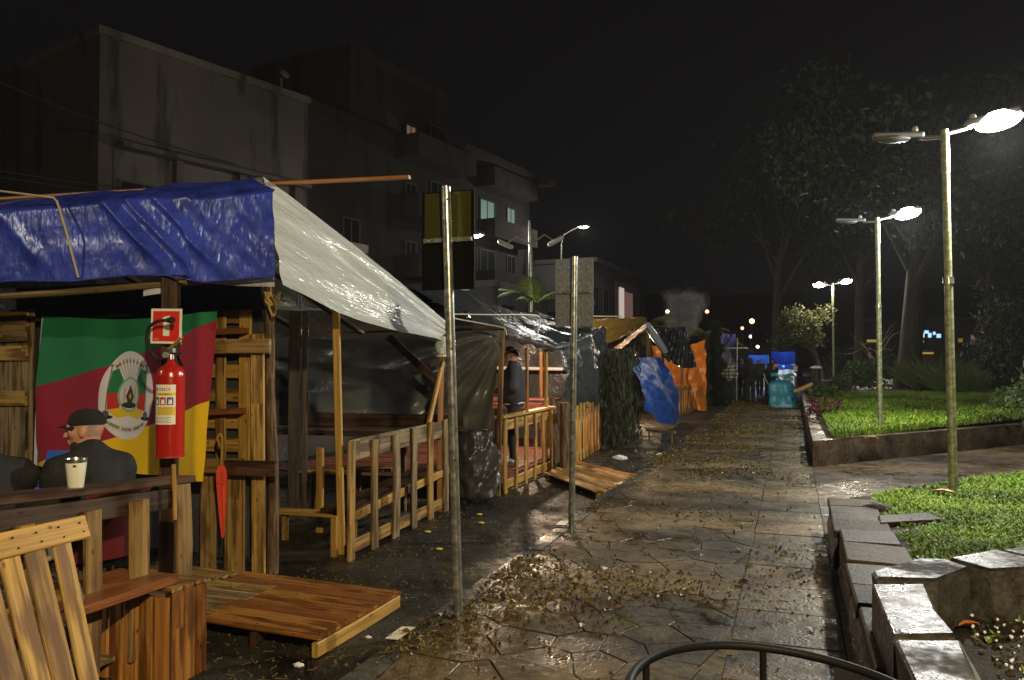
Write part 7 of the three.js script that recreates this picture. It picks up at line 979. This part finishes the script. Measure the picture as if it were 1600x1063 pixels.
// single things lying about
{
  const flat = (name, label, cat, p, geo, m) => { const t = thing(name, label, cat, p.clone()); part(t, 'piece', geo, m); };
  const card = canvasTex(256, 128, (c, w, h) => { c.fillStyle = '#cfc6a8'; c.fillRect(0, 0, w, h); c.fillStyle = '#55503e'; for (let i = 0; i < 9; i++) { c.fillRect(36 + i * 22, 34 + (i % 3) * 5, 13, 12); c.fillRect(44 + i * 21, 68 + (i % 2) * 6, 10, 10); } c.fillStyle = '#3a4a9a'; c.fillRect(22, 84, 20, 22); });
  const q = (a) => a.map(([x, y]) => onY(x, y, 0.008)); const plate = (l, a) => { const [A, B, C, D] = q(a), t = thing('kerb_plate', l, 'plate', A.clone().add(C).multiplyScalar(0.5), 'white plates set on the kerb'); part(t, 'plate', sheet((u, v) => bil(A, B, C, D)(u, v), 2, 2, 1, 1), M(1, 1, 1, 0.5, 0, { map: card, side: THREE.DoubleSide })); };
  plate('white lettered plate on the kerb by the wooden ramp', [[601, 998], [622, 1000], [650, 980], [628, 979]]); plate('white plate on the kerb at the foot of the grey sign post', [[868, 820], [884, 821], [890, 814], [876, 814]]); plate('white plate on the kerb beside the second stall step', [[958, 757], [970, 757], [974, 753], [964, 753]]); plate('white plate on the kerb past the second stall step', [[1024, 711], [1032, 711], [1036, 708], [1029, 708]]);
  for (const [i, [px, py]] of [[668, 831], [686, 858], [749, 804], [752, 817]].entries()) { const p = onY(px, py, RY + 0.012), g = new THREE.SphereGeometry(0.03, 12, 8); g.scale(1.2, 0.35, 0.9); g.translate(p.x, p.y, p.z); flat('peel_scrap', ['yellow scrap on the road beside the picket fence end', 'yellow scrap on the road nearer the leaning sign post', 'yellow scrap on the road below the black sack', 'second yellow scrap just below the one by the sack'][i], 'scrap', p, g, M(0.6, 0.48, 0.06, 0.5)); }
  const crumpled = (l, px, py, y, s) => { const p = onY(px, py, y), g = new THREE.IcosahedronGeometry(s, 3), a = g.attributes.position; for (let i = 0; i < a.count; i++) { const x = a.getX(i) / s, yy = a.getY(i) / s, z = a.getZ(i) / s, f = 1 + 0.5 * fb(x * 3, yy * 3 + z * 2.3, 3, 3); a.setXYZ(i, x * s * f * 1.3, yy * s * f * 0.5, z * s * f); } g.computeVertexNormals(); g.translate(p.x, p.y + s * 0.3, p.z); flat('crumpled_paper', l, 'litter', p, g, M(0.65, 0.65, 0.66, 0.7)); };
  crumpled('crumpled white paper on the road before the third stall', 968, 718, RY, 0.09); crumpled('small white paper ball beside the brown pallet step', 466, 1041, RY, 0.022); crumpled('tiny white paper scrap on the road under the pallet wall', 575, 997, RY, 0.015);
  const dl = (l, px, py, y, s, m, ry) => { const p = onY(px, py, y), g = sheet((u, v) => { const w = Math.sin(v * 3.1) * (0.42 + 0.1 * Math.sin(v * 20)); return V((u - 0.5) * w * s, 0.18 * s * Math.abs(u - 0.5) + 0.12 * s * Math.sin(v * 3), (v - 0.5) * s); }, 10, 14); g.rotateY(ry); g.translate(p.x, p.y + 0.02, p.z); flat('fallen_leaf', l, 'leaf', p, g, m); };
  const lo = M(0.42, 0.13, 0.03, 0.6, 0, { side: THREE.DoubleSide }), lt = M(0.42, 0.27, 0.12, 0.6, 0, { side: THREE.DoubleSide });
  dl('curled tan leaf at the foot of the tall lamp', 1474, 776, 0.31, 0.24, lt, 1.2); dl('orange leaf in the pebbled bed against the stone border', 1490, 945, 0.31, 0.12, lo, 1.0); dl('second orange leaf among the pebbles', 1515, 985, 0.31, 0.11, lo, 2.0); dl('tan leaf on the far planter wall edge', 1362, 688, 0.41, 0.2, lt, 1.4);
  const rk = onY(1371, 797, 0.31), rg = new THREE.IcosahedronGeometry(0.07, 2), ra = rg.attributes.position; for (let i = 0; i < ra.count; i++) { const x = ra.getX(i), y = ra.getY(i), z = ra.getZ(i), f = 1 + 0.3 * fb(x * 20, y * 20 + z * 14, 2, 6); ra.setXYZ(i, x * f * 1.7, y * f * 0.7, z * f); } rg.computeVertexNormals(); rg.translate(rk.x, rk.y + 0.02, rk.z); flat('loose_stone', 'pale loose stone lying on the near lawn', 'stone', rk, rg, paleStone[1]);
}
{ // round iron litter bin in front of the camera: hoop, bars, dark liner
  const hoopM = new THREE.MeshPhysicalMaterial({ color: new THREE.Color().setRGB(0.004, 0.004, 0.004), roughness: 0.6, specularIntensity: 0.25 }), c = along(1245, 1115, 1.45), rad = 0.308, t = thing('litter_bin', 'black iron hoop and bars of a round litter bin on the sidewalk', 'litter bin', V(c.x, 0, c.z)), y = c.y, tilt = 0.07, hp = (a, r = rad, dy = 0) => V(c.x + Math.cos(a) * r, y + dy - Math.cos(a - YAW * 0.4) * tilt * r * 1.2, c.z + Math.sin(a) * r);
  part(t, 'hoop', (() => { const pts = Array.from({ length: 48 }, (_, i) => hp(i / 48 * 6.2832)); return new THREE.TubeGeometry(new THREE.CatmullRomCurve3(pts, true), 120, 0.0095, 10, true); })(), hoopM);
  for (let k = 0; k < 6; k++) { const a = -1.80 + k * 1.0472, p = hp(a); part(t, 'bar', rod(p, V(p.x, 0.03, p.z), 0.0075, { ns: 8 }), hoopM); }
  part(t, 'base_ring', (() => { const g = new THREE.TorusGeometry(rad, 0.01, 8, 48); g.rotateX(Math.PI / 2); g.translate(c.x, 0.03, c.z); return g; })(), hoopM);
  part(t, 'liner', sheet((u, v) => { const a = lerp(-1.3, 2.2, u), p = hp(a, rad - 0.014, 0); return V(p.x, lerp(0.1, p.y - 0.004, v), p.z); }, 40, 4, 1.6, 0.9), new THREE.MeshStandardMaterial({ color: 0x0b0a0a, roughness: 0.8, side: THREE.DoubleSide }));
}
scene.traverse((o) => { if (o.isMesh) { o.castShadow = true; o.receiveShadow = true; } });
moon.shadow.camera.left = moon.shadow.camera.bottom = -60; moon.shadow.camera.right = moon.shadow.camera.top = 60; moon.shadow.camera.far = 200;
renderer.render(scene, camera);
